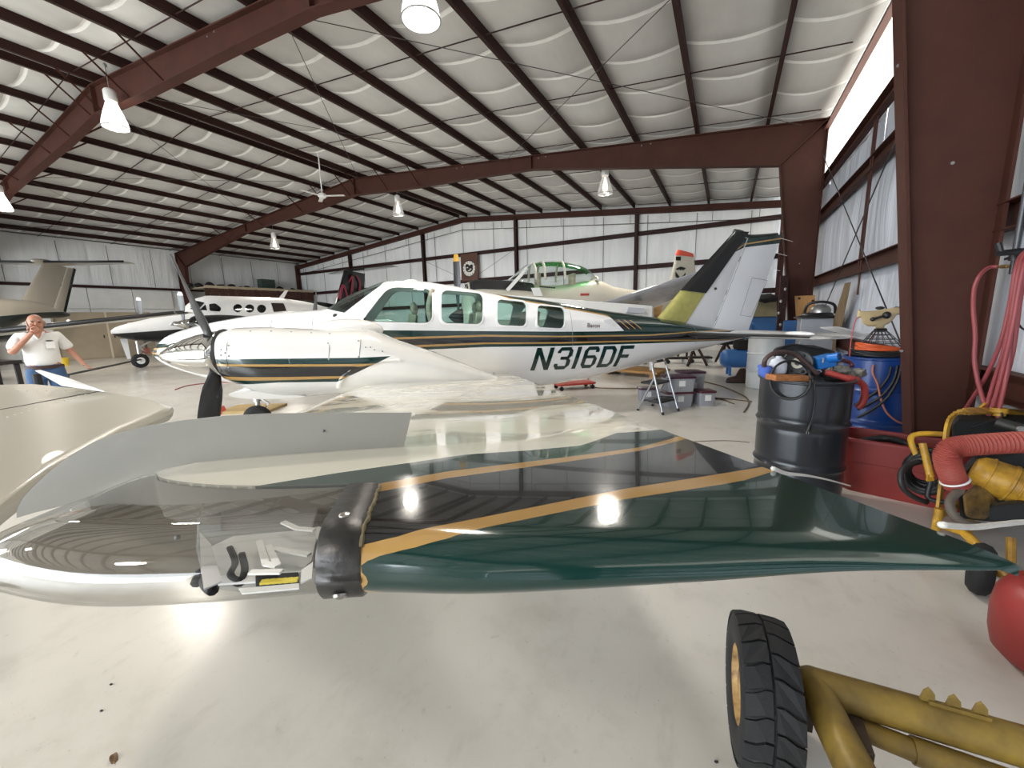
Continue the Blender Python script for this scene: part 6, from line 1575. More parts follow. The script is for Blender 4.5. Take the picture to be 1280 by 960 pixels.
# ---- air line and red hoses on the right wall
AL = thing('air_line', 'grey air pipe with brass valve on the wall beside the column', 'pipe', (1.74, 4.16, 0))
a0 = AL.location; X_ = lambda px, py, x=1.72: on_x(px, py, x)-a0
pz = X_(1268, 322)
b = B(); cyl(b, (pz.x, pz.y, pz.z), (pz.x, pz.y, 3.4), .017, seg=12); obj('riser', b, mat('grey_pipe', '4b4c4f', .4, .5), AL, smooth=40)
b = B(); cyl(b, pz+Vector((0, 0, -.02)), pz+Vector((0, 0, .04)), .026, seg=12); bar(b, pz+Vector((0, .0, .01)), pz+Vector((0, .10, .0)), .016, .016); cyl(b, pz+Vector((0, 0, -.11)), pz+Vector((0, 0, -.02)), .014, seg=10); obj('valve', b, M_BLK, AL, smooth=40)
q1, q2 = X_(1266, 333), X_(1247, 333.5); b = B(); cyl(b, q1, q2, .010, seg=10); cyl(b, q1+(q2-q1)*.3, q1+(q2-q1)*.7, .014, seg=6); obj('brass_coupler', b, mat('brass', 'a08a5a', .35, .8), AL, smooth=40)
M_RH = mat('red_air_hose', '8c3f42', .5, var=.12)
b = B(); tube(b, [on_x(1247, 333.5, 1.72), on_x(1236, 334.5, 1.68), on_x(1225, 344, 1.62), on_x(1218, 360, 1.60), on_x(1216.5, 385, 1.59), on_x(1219, 420, 1.60), on_x(1218, 450, 1.60), on_x(1222, 475, 1.62), on_x(1229, 500, 1.63), on_x(1236, 520, 1.62), on_x(1240, 545, 1.62)], .013, 8); solo('air_hose', b, M_RH, 'single red air hose dropping from the brass valve past the column', 'hose', smooth=180)
HK = [([(1288, 310), (1275, 322), (1268, 345), (1262, 380), (1250, 430), (1230, 475), (1206, 512), (1195, 530)], 'red hose strand swinging farthest out to the column foot'), ([(1290, 312), (1278, 325), (1271, 350), (1264, 395), (1254, 440), (1240, 485), (1230, 520)], 'second red hose strand hanging in the wall bundle'), ([(1292, 316), (1281, 330), (1274, 360), (1266, 405), (1256, 450), (1246, 490), (1236, 522)], 'third red hose strand hanging in the wall bundle'), ([(1294, 320), (1284, 336), (1276, 370), (1270, 415), (1264, 450), (1252, 490), (1243, 522)], 'fourth red hose strand hanging in the wall bundle'), ([(1290, 308), (1272, 330), (1266, 360), (1264, 400), (1262, 440), (1256, 480), (1249, 512), (1246, 530)], 'innermost red hose strand dropping to the yellow filler cap')]
for k, (pts, lab) in enumerate(HK):
    b = B(); tube(b, [on_x(px, py, 1.66-.02*(k % 3)) for px, py in pts], .0125, 8); solo('wall_hose', b, M_RH, lab, 'hose', 'red hoses hung on the wall', smooth=180)
b = B(); tube(b, [on_x(1284, 312, 1.7), on_x(1272, 360, 1.7), on_x(1270, 395, 1.7), on_x(1277, 410, 1.7), on_x(1290, 414, 1.7)], .006, 6); solo('black_wall_cord', b, M_BCABLE, 'thin black cord looping on the wall behind the red hoses', 'cord', smooth=180)
b = B(); p = on_x(1290, 312, 1.74); cyl(b, (1.80, p.y, p.z), (1.58, p.y, p.z-.01), .02, seg=10); cyl(b, (1.6, p.y, p.z-.01), (1.58, p.y, p.z+.06), .018, seg=10); solo('hose_hook', b, M_BLK, 'black wall hook carrying the red hose bundle', 'hook')
# ---- tow dolly with the block-tread tyre
DL = thing('tow_dolly', 'olive yellow pipe dolly with one large black block-tread tyre', 'dolly', (.168, 1.40, 0), math.radians(6))
TR, TW = .230, .160
M_TRD = mat('dolly_rubber', '19191a', .75, var=.25, vscale=18, bump=.15, bscale=120)
b = B(); Mx = Matrix.Translation((0, 0, TR)) @ Matrix.Rotation(PI/2, 4, 'Y')
h = TW/2; lathe(b, [(.118, -h*.80), (.125, -h*.92), (.16, -h), (.20, -h*.98), (TR-.014, -h*.90), (TR-.010, -h*.80), (TR-.010, h*.80), (TR-.014, h*.90), (.20, h*.98), (.16, h), (.125, h*.92), (.118, h*.80)], 64, Mx, cap=False); ty = obj('tyre', b, M_TRD, DL, smooth=50)
NB = 21; pitch = 2*PI/NB; base_me = None
def cp(a, x, r): return Vector((x, r*math.sin(a), TR+r*math.cos(a)))
for side in (-1, 1):
    for k in range(NB):
        a0_ = pitch*(k+(.5 if side > 0 else 0)); g = .0042/TR
        # corners in (angle, x): outer edge to a zig-zag centre groove
        xo, xi = side*h*.97, side*.006
        st = pitch*.30; xc = side*.004
        poly = [(a0_+g, xo), (a0_+g+st*.35, side*h*.62), (a0_+g+st, side*h*.30), (a0_+g+st, xc), (a0_+pitch-g+st, xc), (a0_+pitch-g+st, side*h*.30), (a0_+pitch-g+st*.35, side*h*.62), (a0_+pitch-g, xo)]
        b = B(); lo = [b.verts.new(cp(a, x, TR-.013)) for a, x in poly]; hi = [b.verts.new(cp(a, x*.985, TR-(.006 if abs(x) > h*.9 else 0))) for a, x in poly]
        b.faces.new(lo); b.faces.new(hi[::-1])
        for i in range(len(poly)): j = (i+1) % len(poly); b.faces.new((lo[i], lo[j], hi[j], hi[i]))
        obj('tread_block', b, M_TRD, ty)
M_RIM = mat('rusty_yellow_rim', 'b8955a', .55, .2, var=.5, vscale=14, dark='5a3a22', bump=.15); M_OLV = mat('olive_yellow_pipe', '8f7530', .45, .1, var=.4, vscale=6, dark='5f4d26', bump=.06)
b = B(); lathe(b, [(.12, -h*.86), (.113, -h*.80), (.105, -h*.55), (.05, -h*.45), (.045, -h*.75), (.02, -h*.8), (.001, -h*.8)], 32, Mx, cap=False); lathe(b, [(.12, h*.86), (.11, h*.7), (.04, h*.5), (.001, h*.5)], 32, Mx, cap=False); obj('wheel_rim', b, M_RIM, DL, smooth=40)
for k in range(4):
    a = PI/4+PI/2*k; b = B(); cyl(b, (-h*.52, .075*math.sin(a), TR+.075*math.cos(a)), (-h*.64, .075*math.sin(a), TR+.075*math.cos(a)), .010, seg=6); obj('wheel_nut', b, M_RIM, DL)
DLI = (Matrix.Translation(DL.location) @ Matrix.Rotation(math.radians(6), 4, 'Z')).inverted()
L = lambda px, py, z: DLI @ on_z(px, py, z)
Zt = .30
A0, A1 = L(1016, 856, Zt), L(1330, 948, Zt)
b = B(); tube(b, [A0, A1], .052, 20, smooth=False); obj('cross_tube', b, M_OLV, DL, smooth=60)
b = B(); tube(b, [A0+Vector((.0, .0, .0)), L(1080, 985, Zt-.02), L(1120, 1070, Zt-.04)], .050, 20, smooth=False); obj('drawbar', b, M_OLV, DL, smooth=60)
b = B(); ball(b, A0, .053, 18); obj('corner_weld', b, M_OLV, DL, smooth=180)
b = B(); tube(b, [L(1078, 912, Zt-.06), L(1138, 936, Zt-.06), L(1140, 937, Zt-.06), L(1340, 1008, Zt-.06)], .030, 16, smooth=False); tube(b, [L(1140, 937, Zt-.06), L(1340, 1008, Zt-.06)], .036, 16, smooth=False); obj('brace_tube', b, M_OLV, DL, smooth=60)
b = B(); prism(b, [L(1058, 880, Zt-.02), L(1070, 876, Zt-.02), L(1094, 944, Zt-.03), L(1080, 940, Zt-.03)], (0, .0, -.10)); obj('gusset_plate', b, mat('rusty_dark_steel', '45362a', .6, .3, var=.4, vscale=14), DL)
b = B(); cyl(b, (-.02, 0, TR), (.20, 0, TR), .024, seg=12); box(b, (.125, 0, TR+.01), (.03, .10, .14)); obj('axle_stub', b, _M['rusty_dark_steel'], DL, smooth=40)
tb0 = [(1190, 880, 1190, 862), (1217, 886, 1217, 869), (1246, 898, 1247, 876)]
dirA = (A1-A0).normalized()
b = B(); s0 = A0+dirA*.272; bar(b, s0+Vector((0, 0, .052)), s0+dirA*.13+Vector((0, 0, .052)), .012, .022); obj('catch_rail', b, M_OLV, DL)
for k in range(3):
    c = A0+dirA*(.272+.055*k)+Vector((0, 0, .055)); b = B(); prism(b, [c-dirA*.016, c+dirA*.016, c+dirA*.012+Vector((0, 0, .028)), c+Vector((0, 0, .042)), c-dirA*.010+Vector((0, 0, .03))], (0, .010, 0)); obj('catch_tooth', b, M_OLV, DL)
b = B(); tube(b, [A1, A1+Vector((0, 0, -Zt+.02))], .03, 10, smooth=False); tube(b, [L(1120, 1070, Zt-.04), Vector((*L(1120, 1070, Zt-.04).xy, .02))], .03, 10, smooth=False); obj('stand_leg', b, M_OLV, DL)
# ================================================================== FLOOR CLUTTER UNDER THE TAIL
# folding step ladder
SL = thing('step_ladder', 'silver folding step ladder with black treads beside the grey totes', 'ladder', (-.86, 6.45, 0))
o_ = SL.location; M_ALU = mat('ladder_aluminium', 'a9adb2', .3, .8)
F1, F2 = Vector((-.755, 6.10, 0))-o_, Vector((-.575, 6.44, 0))-o_; R1, R2 = Vector((-1.155, 6.27, 0))-o_, Vector((-1.0, 6.68, 0))-o_
T1, T2 = Vector((-.945, 6.20, .70))-o_, Vector((-.80, 6.57, .70))-o_
for a, c in ((F1, T1), (F2, T2)):
    b = B(); tube(b, [a, c], .016, 8, smooth=False); obj('front_rail', b, M_ALU, SL, smooth=60)
    b = B(); tube(b, [a+Vector((0, 0, -.0)), a+(c-a)*.06], .021, 8, smooth=False); obj('foot', b, M_BLK, SL)
P1, P2 = F1+(T1-F1)*.72, F2+(T2-F2)*.72
for a, c in ((R1, P1), (R2, P2)):
    b = B(); tube(b, [a, c+Vector((-.02, 0, .03))], .015, 8, smooth=False); obj('rear_rail', b, M_ALU, SL, smooth=60)
    b = B(); tube(b, [a, a+(c-a)*.06], .02, 8, smooth=False); obj('foot', b, M_BLK, SL)
b = B(); tube(b, [T1, T1+Vector((.005, .04, .05)), T1+(T2-T1)*.25+Vector((0, 0, .075)), T1+(T2-T1)*.75+Vector((0, 0, .075)), T2+Vector((-.005, -.04, .05)), T2], .015, 8); obj('top_loop', b, M_ALU, SL, smooth=180)
b = B(); tube(b, [T1+(T2-T1)*.28+Vector((0, 0, .076)), T1+(T2-T1)*.72+Vector((0, 0, .076))], .021, 8, smooth=False); obj('hand_grip', b, M_BLK, SL, smooth=60)
def tread(t, dp, nm='tread'):
    a, c = F1+(T1-F1)*t, F2+(T2-F2)*t; back = (R1-F1).normalized(); back.z = 0; back.normalize(); b = B(); q = [a, c, c+back*dp, a+back*dp]; prism(b, q, (0, 0, -.03)); obj(nm, b, M_BLK, SL, bevel=.005)
tread(.27, .20); tread(.66, .26, 'platform')
b = B(); tube(b, [R1+(P1-R1)*.35, R2+(P2-R2)*.35], .011, 6, smooth=False); obj('brace', b, M_ALU, SL)
b = B(); bar(b, R1+(P1-R1)*.35, F1+(T1-F1)*.3, .012, .02); bar(b, R2+(P2-R2)*.35, F2+(T2-F2)*.3, .012, .02); obj('spreader', b, M_BLK, SL)
# totes
M_TOTE = mat('grey_tote_plastic', '9a9ca2', .45, var=.1); M_LIDP = mat('plum_lid', '45213a', .4, var=.15); M_LIDR = mat('maroon_lid', '54202a', .4, var=.15)
def tote(loc, s, lidm, label, rz=.5, lid=True):
    T = thing('storage_tote', label, 'tote', loc, rz, group='grey totes by the step ladder')
    hx, hy, h = s[0]/2, s[1]/2, s[2]
    b = B(); rings(b, [rrect(hx*.86, hy*.86, .03, 0, 3), rrect(hx*.97, hy*.97, .035, h*.9, 3), rrect(hx, hy, .035, h*.9+.002, 3), rrect(hx, hy, .035, h-.02, 3)]); obj('bin', b, M_TOTE, T, smooth=40)
    b = B(); rings(b, [rrect(hx*1.03, hy*1.03, .04, h-.035, 3), rrect(hx*1.03, hy*1.03, .04, h-.008, 3), rrect(hx*.9, hy*.9, .04, h, 3)]); obj('lid', b, lidm, T, smooth=40)
    b = B(); box(b, (0, -hy*.97, h*.55), (.10, .012, .09)); obj('label_plate', b, M_WHITE, T, bevel=.003)
    return T
tote((-.66, 6.86, 0), (.46, .34, .25), M_LIDR, 'lower grey tote with a maroon lid, directly behind the ladder', .55)
tote((-.64, 6.86, .25), (.46, .34, .25), M_LIDP, 'upper grey tote with a plum lid, stacked behind the ladder', .5)
tote((-.50, 7.34, 0), (.40, .34, .52), M_LIDP, 'tall grey tote standing behind the stacked pair', .5)
tote((-.25, 7.06, 0), (.28, .26, .25), M_LIDR, 'small grey tote with maroon lid, alone beside the stack', .5)
tote((-1.16, 7.08, 0), (.30, .26, .24), M_LIDP, 'small grey tote seen through the ladder legs', .4)
# red creeper on casters
CR = thing('creeper', 'red mechanic creeper on black casters under the fuselage', 'creeper', (-2.72, 7.75, 0), .75)
b = B(); prism(b, rrect(.42, .2, .06, .10), (0, 0, .035)); obj('bed', b, mat('creeper_red', 'a5342c', .4, var=.1), CR, bevel=.008)
for x in (-.34, .34):
    for y in (-.16, .16):
        b = B(); cyl(b, (x, y-.018, .042), (x, y+.018, .042), .042, seg=14); cyl(b, (x, y, .05), (x, y, .10), .014, seg=8); obj('caster', b, M_BLK, CR)
# things farther back on the floor
PLB = thing('plywood_sheet', 'tan plywood sheet lying on blocks beyond the step ladder', 'plywood', (-1.98, 10.15, 0), -.25)
b = B(); box(b, (0, 0, .12), (1.5, .8, .05)); obj('sheet', b, _M['raw_plywood'], PLB)
for x in (-.6, .6):
    b = B(); box(b, (x, 0, .047), (.1, .7, .095)); obj('block', b, _M['raw_plywood'], PLB)
YC = thing('yellow_cart', 'small yellow hoop-framed cart under the tail', 'cart', (-2.35, 12.4, 0))
b = B(); box(b, (0, 0, .32), (.50, .35, .18)); obj('tray', b, M_YEL, YC, bevel=.02)
for x in (-.26, .26):
    b = B(); tube(b, [(x, 0, .3), (x*.95, 0, .75), (x*.75, 0, .85)], .03, 8); obj('hoop', b, M_YEL, YC, smooth=180)
    b = B(); cyl(b, (x, -.14, .11), (x, .14, .11), .11, seg=16); obj('wheel', b, M_BLK, YC)
b = B(); box(b, (0, 0, .2), (.44, .2, .1)); obj('axle_box', b, M_BLK, YC)
for i, (px, py, zc, lab) in enumerate(((868, 459, 11.2, 'rust brown engine stand just right of the yellow cart'), (905, 461, 11.6, 'rust brown engine stand with loose hoses near the blue tank'), (858, 452, 13.4, 'rust brown engine stand farthest back under the tail'))):
    g = at_dist(px, py, zc); E_ = thing('engine_stand', lab, 'engine stand', (g.x, g.y, 0), .3*i, 'engine stands under the tail')
    m_ = mat('rust_brown_steel', '4a342a', .6, .3, var=.4, vscale=10)
    for k in range(3):
        a = 2*PI*k/3; b = B(); tube(b, [(.32*math.cos(a), .32*math.sin(a), .02), (.10*math.cos(a), .10*math.sin(a), .45), (0, 0, .6)], .035, 8); obj('leg', b, m_, E_, smooth=180)
    b = B(); cyl(b, (-.22, 0, .72), (.22, 0, .72), .18, seg=14); cyl(b, (0, -.24, .75), (0, .24, .75), .12, seg=12); obj('engine_core', b, M_JUNK, E_, smooth=40)
    for k in range(5):
        b = B(); p0 = Vector((random.uniform(-.25, .25), random.uniform(-.2, .2), .7)); tube(b, [p0, p0+Vector((random.uniform(-.2, .2), random.uniform(-.2, .2), .25)), p0+Vector((random.uniform(-.3, .3), random.uniform(-.2, .2), -.15))], .025, 6); obj('engine_pipe', b, M_GALV if k % 2 else M_JUNK, E_, smooth=180)
g = on_z(932, 473); AT = thing('air_tank', 'blue air compressor tank lying beside the white barrel', 'tank', (g.x, g.y+.5, 0), .2)
M_ATB = mat('compressor_blue', '2f64a0', .4, var=.12)
b = B(); Mt = Matrix.Translation((-.55, 0, .40)) @ Matrix.Rotation(PI/2, 4, 'Y'); lathe(b, [(.001, 0), (.14, .02), (.21, .09), (.22, .14), (.22, .96), (.21, 1.01), (.14, 1.08), (.001, 1.1)], 28, Mt); obj('vessel', b, M_ATB, AT, smooth=60)
for x in (-.35, .35):
    b = B(); bar(b, (x, -.15, .01), (x, -.12, .3), .05, .05); bar(b, (x, .15, .01), (x, .12, .3), .05, .05); obj('leg', b, M_ATB, AT)
b = B(); box(b, (.0, 0, .72), (.45, .25, .22)); cyl(b, (-.2, 0, .65), (-.2, 0, 1.0), .09, seg=12); obj('compressor_head', b, M_JUNK, AT, bevel=.02)
g = on_z(929, 477); WB = thing('work_boot', 'dark brown work boot on the floor against the white barrel', 'boot', (g.x-.1, g.y-.2, 0), .2)
M_BOOTL = mat('brown_boot_leather', '3c261d', .6, var=.2)
b = B(); rings(b, [[Vector((x, sy*w, z)) for x, sy, z in ((xx, 1, .03), (xx, .8, h), (xx, -.8, h), (xx, -1, .03))] for xx, w, h in ((-.22, .03, .08), (-.18, .06, .11), (-.05, .065, .14), (.02, .06, .30), (.12, .06, .31), (.15, .04, .28))]); obj('upper', b, M_BOOTL, WB, smooth=60)
b = B(); prism(b, rrect(.19, .06, .05, 0), (0, 0, .035)); obj('sole', b, M_BLK, WB, loc=(-.04, 0, 0))
# small casters/props seen under the far belly
for i, (px, py, lab) in enumerate(((845, 452, 'low wheeled dolly farthest left under the tail cone'), (875, 447, 'low wheeled dolly between the yellow cart and the engine stands'))):
    g = at_dist(px, py, 11.9); W_d = thing('wheel_dolly', lab, 'dolly', (g.x, g.y, 0), .3, 'low dollies under the tail')
    b = B(); box(b, (0, 0, .16), (.6, .35, .05)); obj('platform', b, M_JUNK, W_d)
    for x in (-.25, .25):
        for y in (-.13, .13):
            b = B(); cyl(b, (x, y-.02, .06), (x, y+.02, .06), .06, seg=12); cyl(b, (x, y, .06), (x, y, .14), .015, seg=6); obj('caster', b, M_WHITE if x > 0 else M_BLK, W_d)
# cables on the floor
def floor_cable(nm, label, pxs, r, m, cat='cable'):
    b = B(); tube(b, [on_z(px, py, r) for px, py in pxs], r, 6, 5); return solo(nm, b, m, label, cat, smooth=180)
M_FC = mat('floor_cable_brown', '6a5a48', .6)
floor_cable('floor_cable', 'dark cable running from the red creeper to the step ladder', [(735, 473), (738, 481), (745, 484.5), (775, 485.5), (804, 485.5)], .012, M_FC)
floor_cable('floor_cable', 'brown cable sweeping from the totes toward the charcoal drum', [(856, 473), (875, 476), (900, 482), (920, 490), (933, 497), (936, 505), (930, 515)], .012, M_FC)
floor_cable('floor_cable', 'thin brown cable crossing the floor left of the charcoal drum', [(870, 494), (892, 497), (915, 499), (940, 502)], .010, M_FC)
floor_cable('floor_cable', 'thin dark cable lying in a bend just behind the totes', [(888, 500), (896, 498.5), (905, 500), (918, 505)], .009, M_FC)
floor_cable('red_floor_hose', 'red air hose lying on the floor beyond the spinner', [(219, 487), (232, 482.5), (248, 480), (270, 478), (300, 478)], .012, M_RH, 'hose')
floor_cable('grey_floor_line', 'thin grey line on the floor between wing and charcoal drum', [(868, 552), (890, 551), (915, 551), (937, 553)], .004, M_FC, 'line')
# parts glimpsed under the near cowl
g = on_z(316, 512); solo('cardboard_pad', box(B(), (0, 0, .02), (.9, .6, .04)), mat('tan_cardboard', 'b39a6a', .8, var=.15), 'tan cardboard pad on the floor under the nose', 'pad', loc=(g.x, g.y, 0), rz=.5)
g = on_z(272, 517); b = B(); prism(b, [(-.12, -.08, 0), (.12, -.08, 0), (0.08, -.08, .12), (-.03, -.08, .12)], (0, .16, 0)); solo('wheel_chock', b, mat('chock_red', 'c24a34', .5), 'red wheel chock on the floor behind the lower propeller blade', 'chock', loc=(g.x, g.y, 0), rz=.6, bevel=.005)
g = on_z(73, 449); b = B(); lathe(b, [(.13, 0), (.16, .3), (.165, .3), (.165, .32), (.15, .32), (.14, .05)], 20); solo('yellow_bucket', b, mat('bucket_yellow', 'd8b72c', .4), 'yellow bucket on the floor behind the man, by the white door', 'bucket', loc=(-24.6, 5.75, 0), smooth=40)
# workbench glimpsed at the left edge
WBn = thing('workbench', 'dark cluttered workbench at the left edge behind the man', 'workbench', (-13.6, 2.05, 0), .1)
b = B(); box(b, (0, 0, .86), (1.2, .7, .06)); obj('bench_top', b, M_JUNK, WBn)
for x in (-.52, .52):
    for y in (-.28, .28):
        b = B(); box(b, (x, y, .42), (.07, .07, .84)); obj('leg', b, M_JUNK, WBn)
b = B(); box(b, (0, 0, .3), (1.1, .62, .04)); obj('shelf', b, M_JUNK, WBn)
b = B(); box(b, (.1, -.1, 1.0), (.5, .35, .22)); obj('parts_bin', b, M_BRN, WBn, bevel=.02)
# ---- corner behind the tail: blue truck, boards, lamp cabinet
g = at_dist(972, 405, 12.2); BT = thing('blue_tractor', 'small blue tractor cab with beige windscreen in the corner behind the rudder', 'tractor', (1.08, 15.2, 0), -1.25)
M_BTR = mat('tractor_blue', '2f5f96', .4, var=.2, vscale=3)
b = B(); prism(b, [(-.75, -.5, .35), (.75, -.5, .35), (.75, -.5, .85), (.45, -.5, 1.1), (-.2, -.5, 1.3), (-.75, -.5, 1.35)], (0, 1.0, 0)); obj('body', b, M_BTR, BT, bevel=.05)
b = B(); prism(b, [(-.7, -.42, 1.35), (-.1, -.42, 1.28), (-.25, -.42, 1.85), (-.7, -.42, 1.9)], (0, .84, 0)); obj('windscreen', b, mat('dusty_windscreen', '8d8363', .4, var=.2, vscale=3), BT, bevel=.03)
b = B(); ball(b, (-.25, .05, 1.88), (.6, .4, .14), 16)
for v in b.verts: v.co += noise.noise_vector(v.co*5)*.07
obj('folded_cover', b, M_JUNK, BT, smooth=180)
for x in (-.45, .48):
    for y in (-.52, .52):
        b = B(); torus(b, (x, y, .36), .25, .11, Matrix.Rotation(PI/2, 4, 'X'), 24, 10); obj('tyre', b, M_TYRE, BT, smooth=180)
b = B(); tube(b, [(-.14, -.5, .78), (.02, -.52, 1.0), (.34, -.52, 1.02), (.60, -.52, .82)], .06, 8); obj('fender', b, M_BTR, BT, smooth=180)
p = [on_y(*q, 12.0) for q in ((993.5, 370), (1019, 369), (1018, 405), (1007, 404), (996, 409))]
PB = thing('pine_board', 'knotty pine board fixed to the foot of the second column', 'board', (1.5, 12.0, 0))
b = B(); prism(b, [q-PB.location for q in p], (0, .03, 0)); obj('board', b, mat('knotty_pine', 'bf8d52', .6, var=.3, vscale=2.5, grain=(6, 6, .6)), PB)
for (px, py) in ((999, 373), (1016, 376), (1012, 391)):
    q = on_y(px, py, 11.995)-PB.location; b = B(); cyl(b, q, q+Vector((0, -.006, 0)), .03, seg=10); obj('knot', b, M_BRN, PB)
b = B(); bar(b, (.0, .03, 0), (.0, .03, 1.2), .06, .04, up=(1, 0, 0)); obj('support', b, M_BRN, PB)
g = at_dist(1024, 410, 7.6); LC = thing('lamp_cabinet', 'grey metal cabinet with a black domed work lamp on top, behind the tailplane', 'cabinet', (g.x-.06, g.y, 0), .0)
zc_ = 1.325
b = B(); box(b, (0, 0, zc_/2), (.54, .44, zc_)); obj('cabinet_body', b, mat('cabinet_grey', '9a9da3', .4, .3, var=.1), LC, bevel=.01)
b = B(); lathe(b, [(.36, 0), (.35, .03), (.26, .05), (.24, .09), (.20, .10)], 24, Matrix.Translation((0, 0, zc_))); obj('lamp_base', b, M_BLK, LC, smooth=40)
b = B(); lathe(b, [(.16, .09), (.165, .16), (.13, .22), (.05, .25), (.001, .255)], 20, Matrix.Translation((.05, 0, zc_))); obj('lamp_dome', b, M_GALV, LC, smooth=60)
b = B(); tube(b, [(-.2, 0, zc_+.08), (-.15, -.05, zc_+.26), (.05, -.08, zc_+.30), (.24, -.05, zc_+.24), (.28, 0, zc_+.08)], .025, 8); obj('lamp_handle', b, M_BLK, LC, smooth=180)
p = [on_x(*q, 1.74) for q in ((1056, 354), (1061, 353), (1049, 412), (1038, 412))]
b = B(); prism(b, p, (.03, 0, 0)); bar(b, (1.755, (p[2].y+p[3].y)/2, p[2].z), (1.755, (p[2].y+p[3].y)/2, 0), .1, .03, up=(1, 0, 0)); solo('leaning_plank', b, mat('weathered_plank', '7d684a', .8, var=.35, vscale=3, grain=(4, 4, .7)), 'weathered plank leaning on the right wall behind the pump gun', 'plank')
HS = thing('tool_rack', 'dark steel tool rack with small bright fittings beside the second column', 'rack', (1.17, 11.72, 0))
b = B(); box(b, (0, 0, 1.15), (.16, .14, 2.3)); obj('upright', b, M_PURLIN, HS)
for k in range(9):
    b = B(); ball(b, (random.uniform(-.06, .06), -.08, 1.0+.14*k), (.03, .02, .04), 8); obj('fitting', b, M_GALV if k % 2 else M_JUNK, HS)
g = at_dist(990, 409, 9.6); solo('blue_toolbox', box(B(), (0, 0, .62), (.4, .3, 1.24)), M_BTR, 'blue tool cabinet between the tractor and the grey cabinet', 'cabinet', loc=(g.x, g.y, 0), bevel=.02)
# ---- leaf and grit on the near floor
g = on_z(143, 950); b = B()
grid(b, lambda s, t: Vector(((s-.5)*.05, (t-.5)*.022*math.sin(PI*min(max(s, .03), .97)), .004+.010*math.sin(s*5)*(.5+abs(t-.5)))), 10, 4); solo('dry_leaf', b, mat('dry_leaf', '7d6248', .8, var=.3, vscale=60), 'curled dry brown leaf on the floor below the clear wing tip', 'leaf', loc=(g.x, g.y, 0.002), rz=-.2)
for i, (px, py, lab) in enumerate(((127, 889, 'largest black grit speck, above the dry leaf'), (139, 856, 'black grit speck just below the wing tip lens shadow'), (985, 926, 'black grit speck in front of the dolly tyre'), (895, 953, 'black chip at the foot of the dolly tyre'), (1110, 566, 'black grit speck on the floor before the red stock tank'))):
    g = on_z(px, py); b = B(); ball(b, (0, 0, .003), (.006, .005, .004), 6)
    for v in b.verts: v.co += noise.noise_vector(v.co*200)*.002
    solo('grit_speck', b, M_DARK, lab, 'debris', loc=(g.x, g.y, 0))

# ================================================================== THE MAN
MAN = thing('person', 'balding man in white short-sleeved shirt and blue jeans, hand raised to his face', 'person', (-8.48, 1.79, 0), math.radians(80))
M_SKIN = mat('skin', 'b27e66', .5, var=.1, vscale=14); M_SHIRT = mat('white_shirt', 'e4e2de', .8, var=.06, vscale=8, bump=.25, bscale=9); M_JEAN = mat('blue_jeans', '3f5b80', .85, var=.25, vscale=9, bump=.2, bscale=60)
M_HAIR = mat('grey_hair', 'a59c94', .8, var=.2, vscale=40)
V = Vector
sk = {'pel': (V((0, 0, .96)), (.16, .11)), 'wst': (V((0, .0, 1.10)), (.155, .115)), 'chs': (V((0, -.01, 1.30)), (.165, .115)), 'ubk': (V((0, -.02, 1.41)), (.12, .09)), 'nck': (V((0, -.055, 1.485)), .058), 'hd0': (V((0, -.085, 1.54)), .064), 'hd1': (V((0, -.105, 1.60)), (.079, .090)), 'hd2': (V((0, -.095, 1.655)), (.066, .078)),
 'lsh': (V((.17, -.01, 1.41)), .062), 'lel': (V((.275, .02, 1.19)), .043), 'lwr': (V((.36, -.04, 1.02)), .029), 'lpm': (V((.385, -.055, .965)), (.040, .022)),
 'rsh': (V((-.17, -.01, 1.41)), .062), 'rel': (V((-.27, -.12, 1.20)), .045), 'rwr': (V((-.095, -.235, 1.42)), .030), 'rpm': (V((-.045, -.25, 1.485)), (.038, .024)),
 'lhp': (V((.095, 0, .90)), .095), 'lkn': (V((.11, -.03, .50)), .062), 'lan': (V((.115, .02, .10)), .045), 'lft': (V((.125, -.12, .05)), .04),
 'rhp': (V((-.095, 0, .90)), .095), 'rkn': (V((-.11, -.02, .50)), .062), 'ran': (V((-.115, .02, .10)), .045), 'rft': (V((-.125, -.12, .05)), .04)}
ks = list(sk); E_ = [(ks.index(a), ks.index(c)) for a, c in (('pel', 'wst'), ('wst', 'chs'), ('chs', 'ubk'), ('ubk', 'nck'), ('nck', 'hd0'), ('hd0', 'hd1'), ('hd1', 'hd2'), ('ubk', 'lsh'), ('lsh', 'lel'), ('lel', 'lwr'), ('lwr', 'lpm'), ('ubk', 'rsh'), ('rsh', 'rel'), ('rel', 'rwr'), ('rwr', 'rpm'), ('pel', 'lhp'), ('lhp', 'lkn'), ('lkn', 'lan'), ('lan', 'lft'), ('pel', 'rhp'), ('rhp', 'rkn'), ('rkn', 'ran'), ('ran', 'rft'))]
me = skin([sk[k][0] for k in ks], E_, [sk[k][1] for k in ks], 2)
b = B(); b.from_mesh(me); bpy.data.meshes.remove(me)
hc = V((0, -.10, 1.60))
ball(b, hc+V((0, -.088, -.008)), (.016, .024, .024), 10); ball(b, hc+V((0, -.094, -.02)), (.019, .016, .012), 10)       # nose
for s in (-1, 1):
    ball(b, hc+V((s*.080, .005, -.005)), (.012, .022, .032), 10); ball(b, hc+V((s*.030, -.080, .022)), (.022, .012, .009), 8); ball(b, hc+V((s*.04, -.066, -.03)), (.026, .02, .024), 8)
ball(b, hc+V((0, -.072, -.082)), (.034, .026, .022), 10)                                               # chin
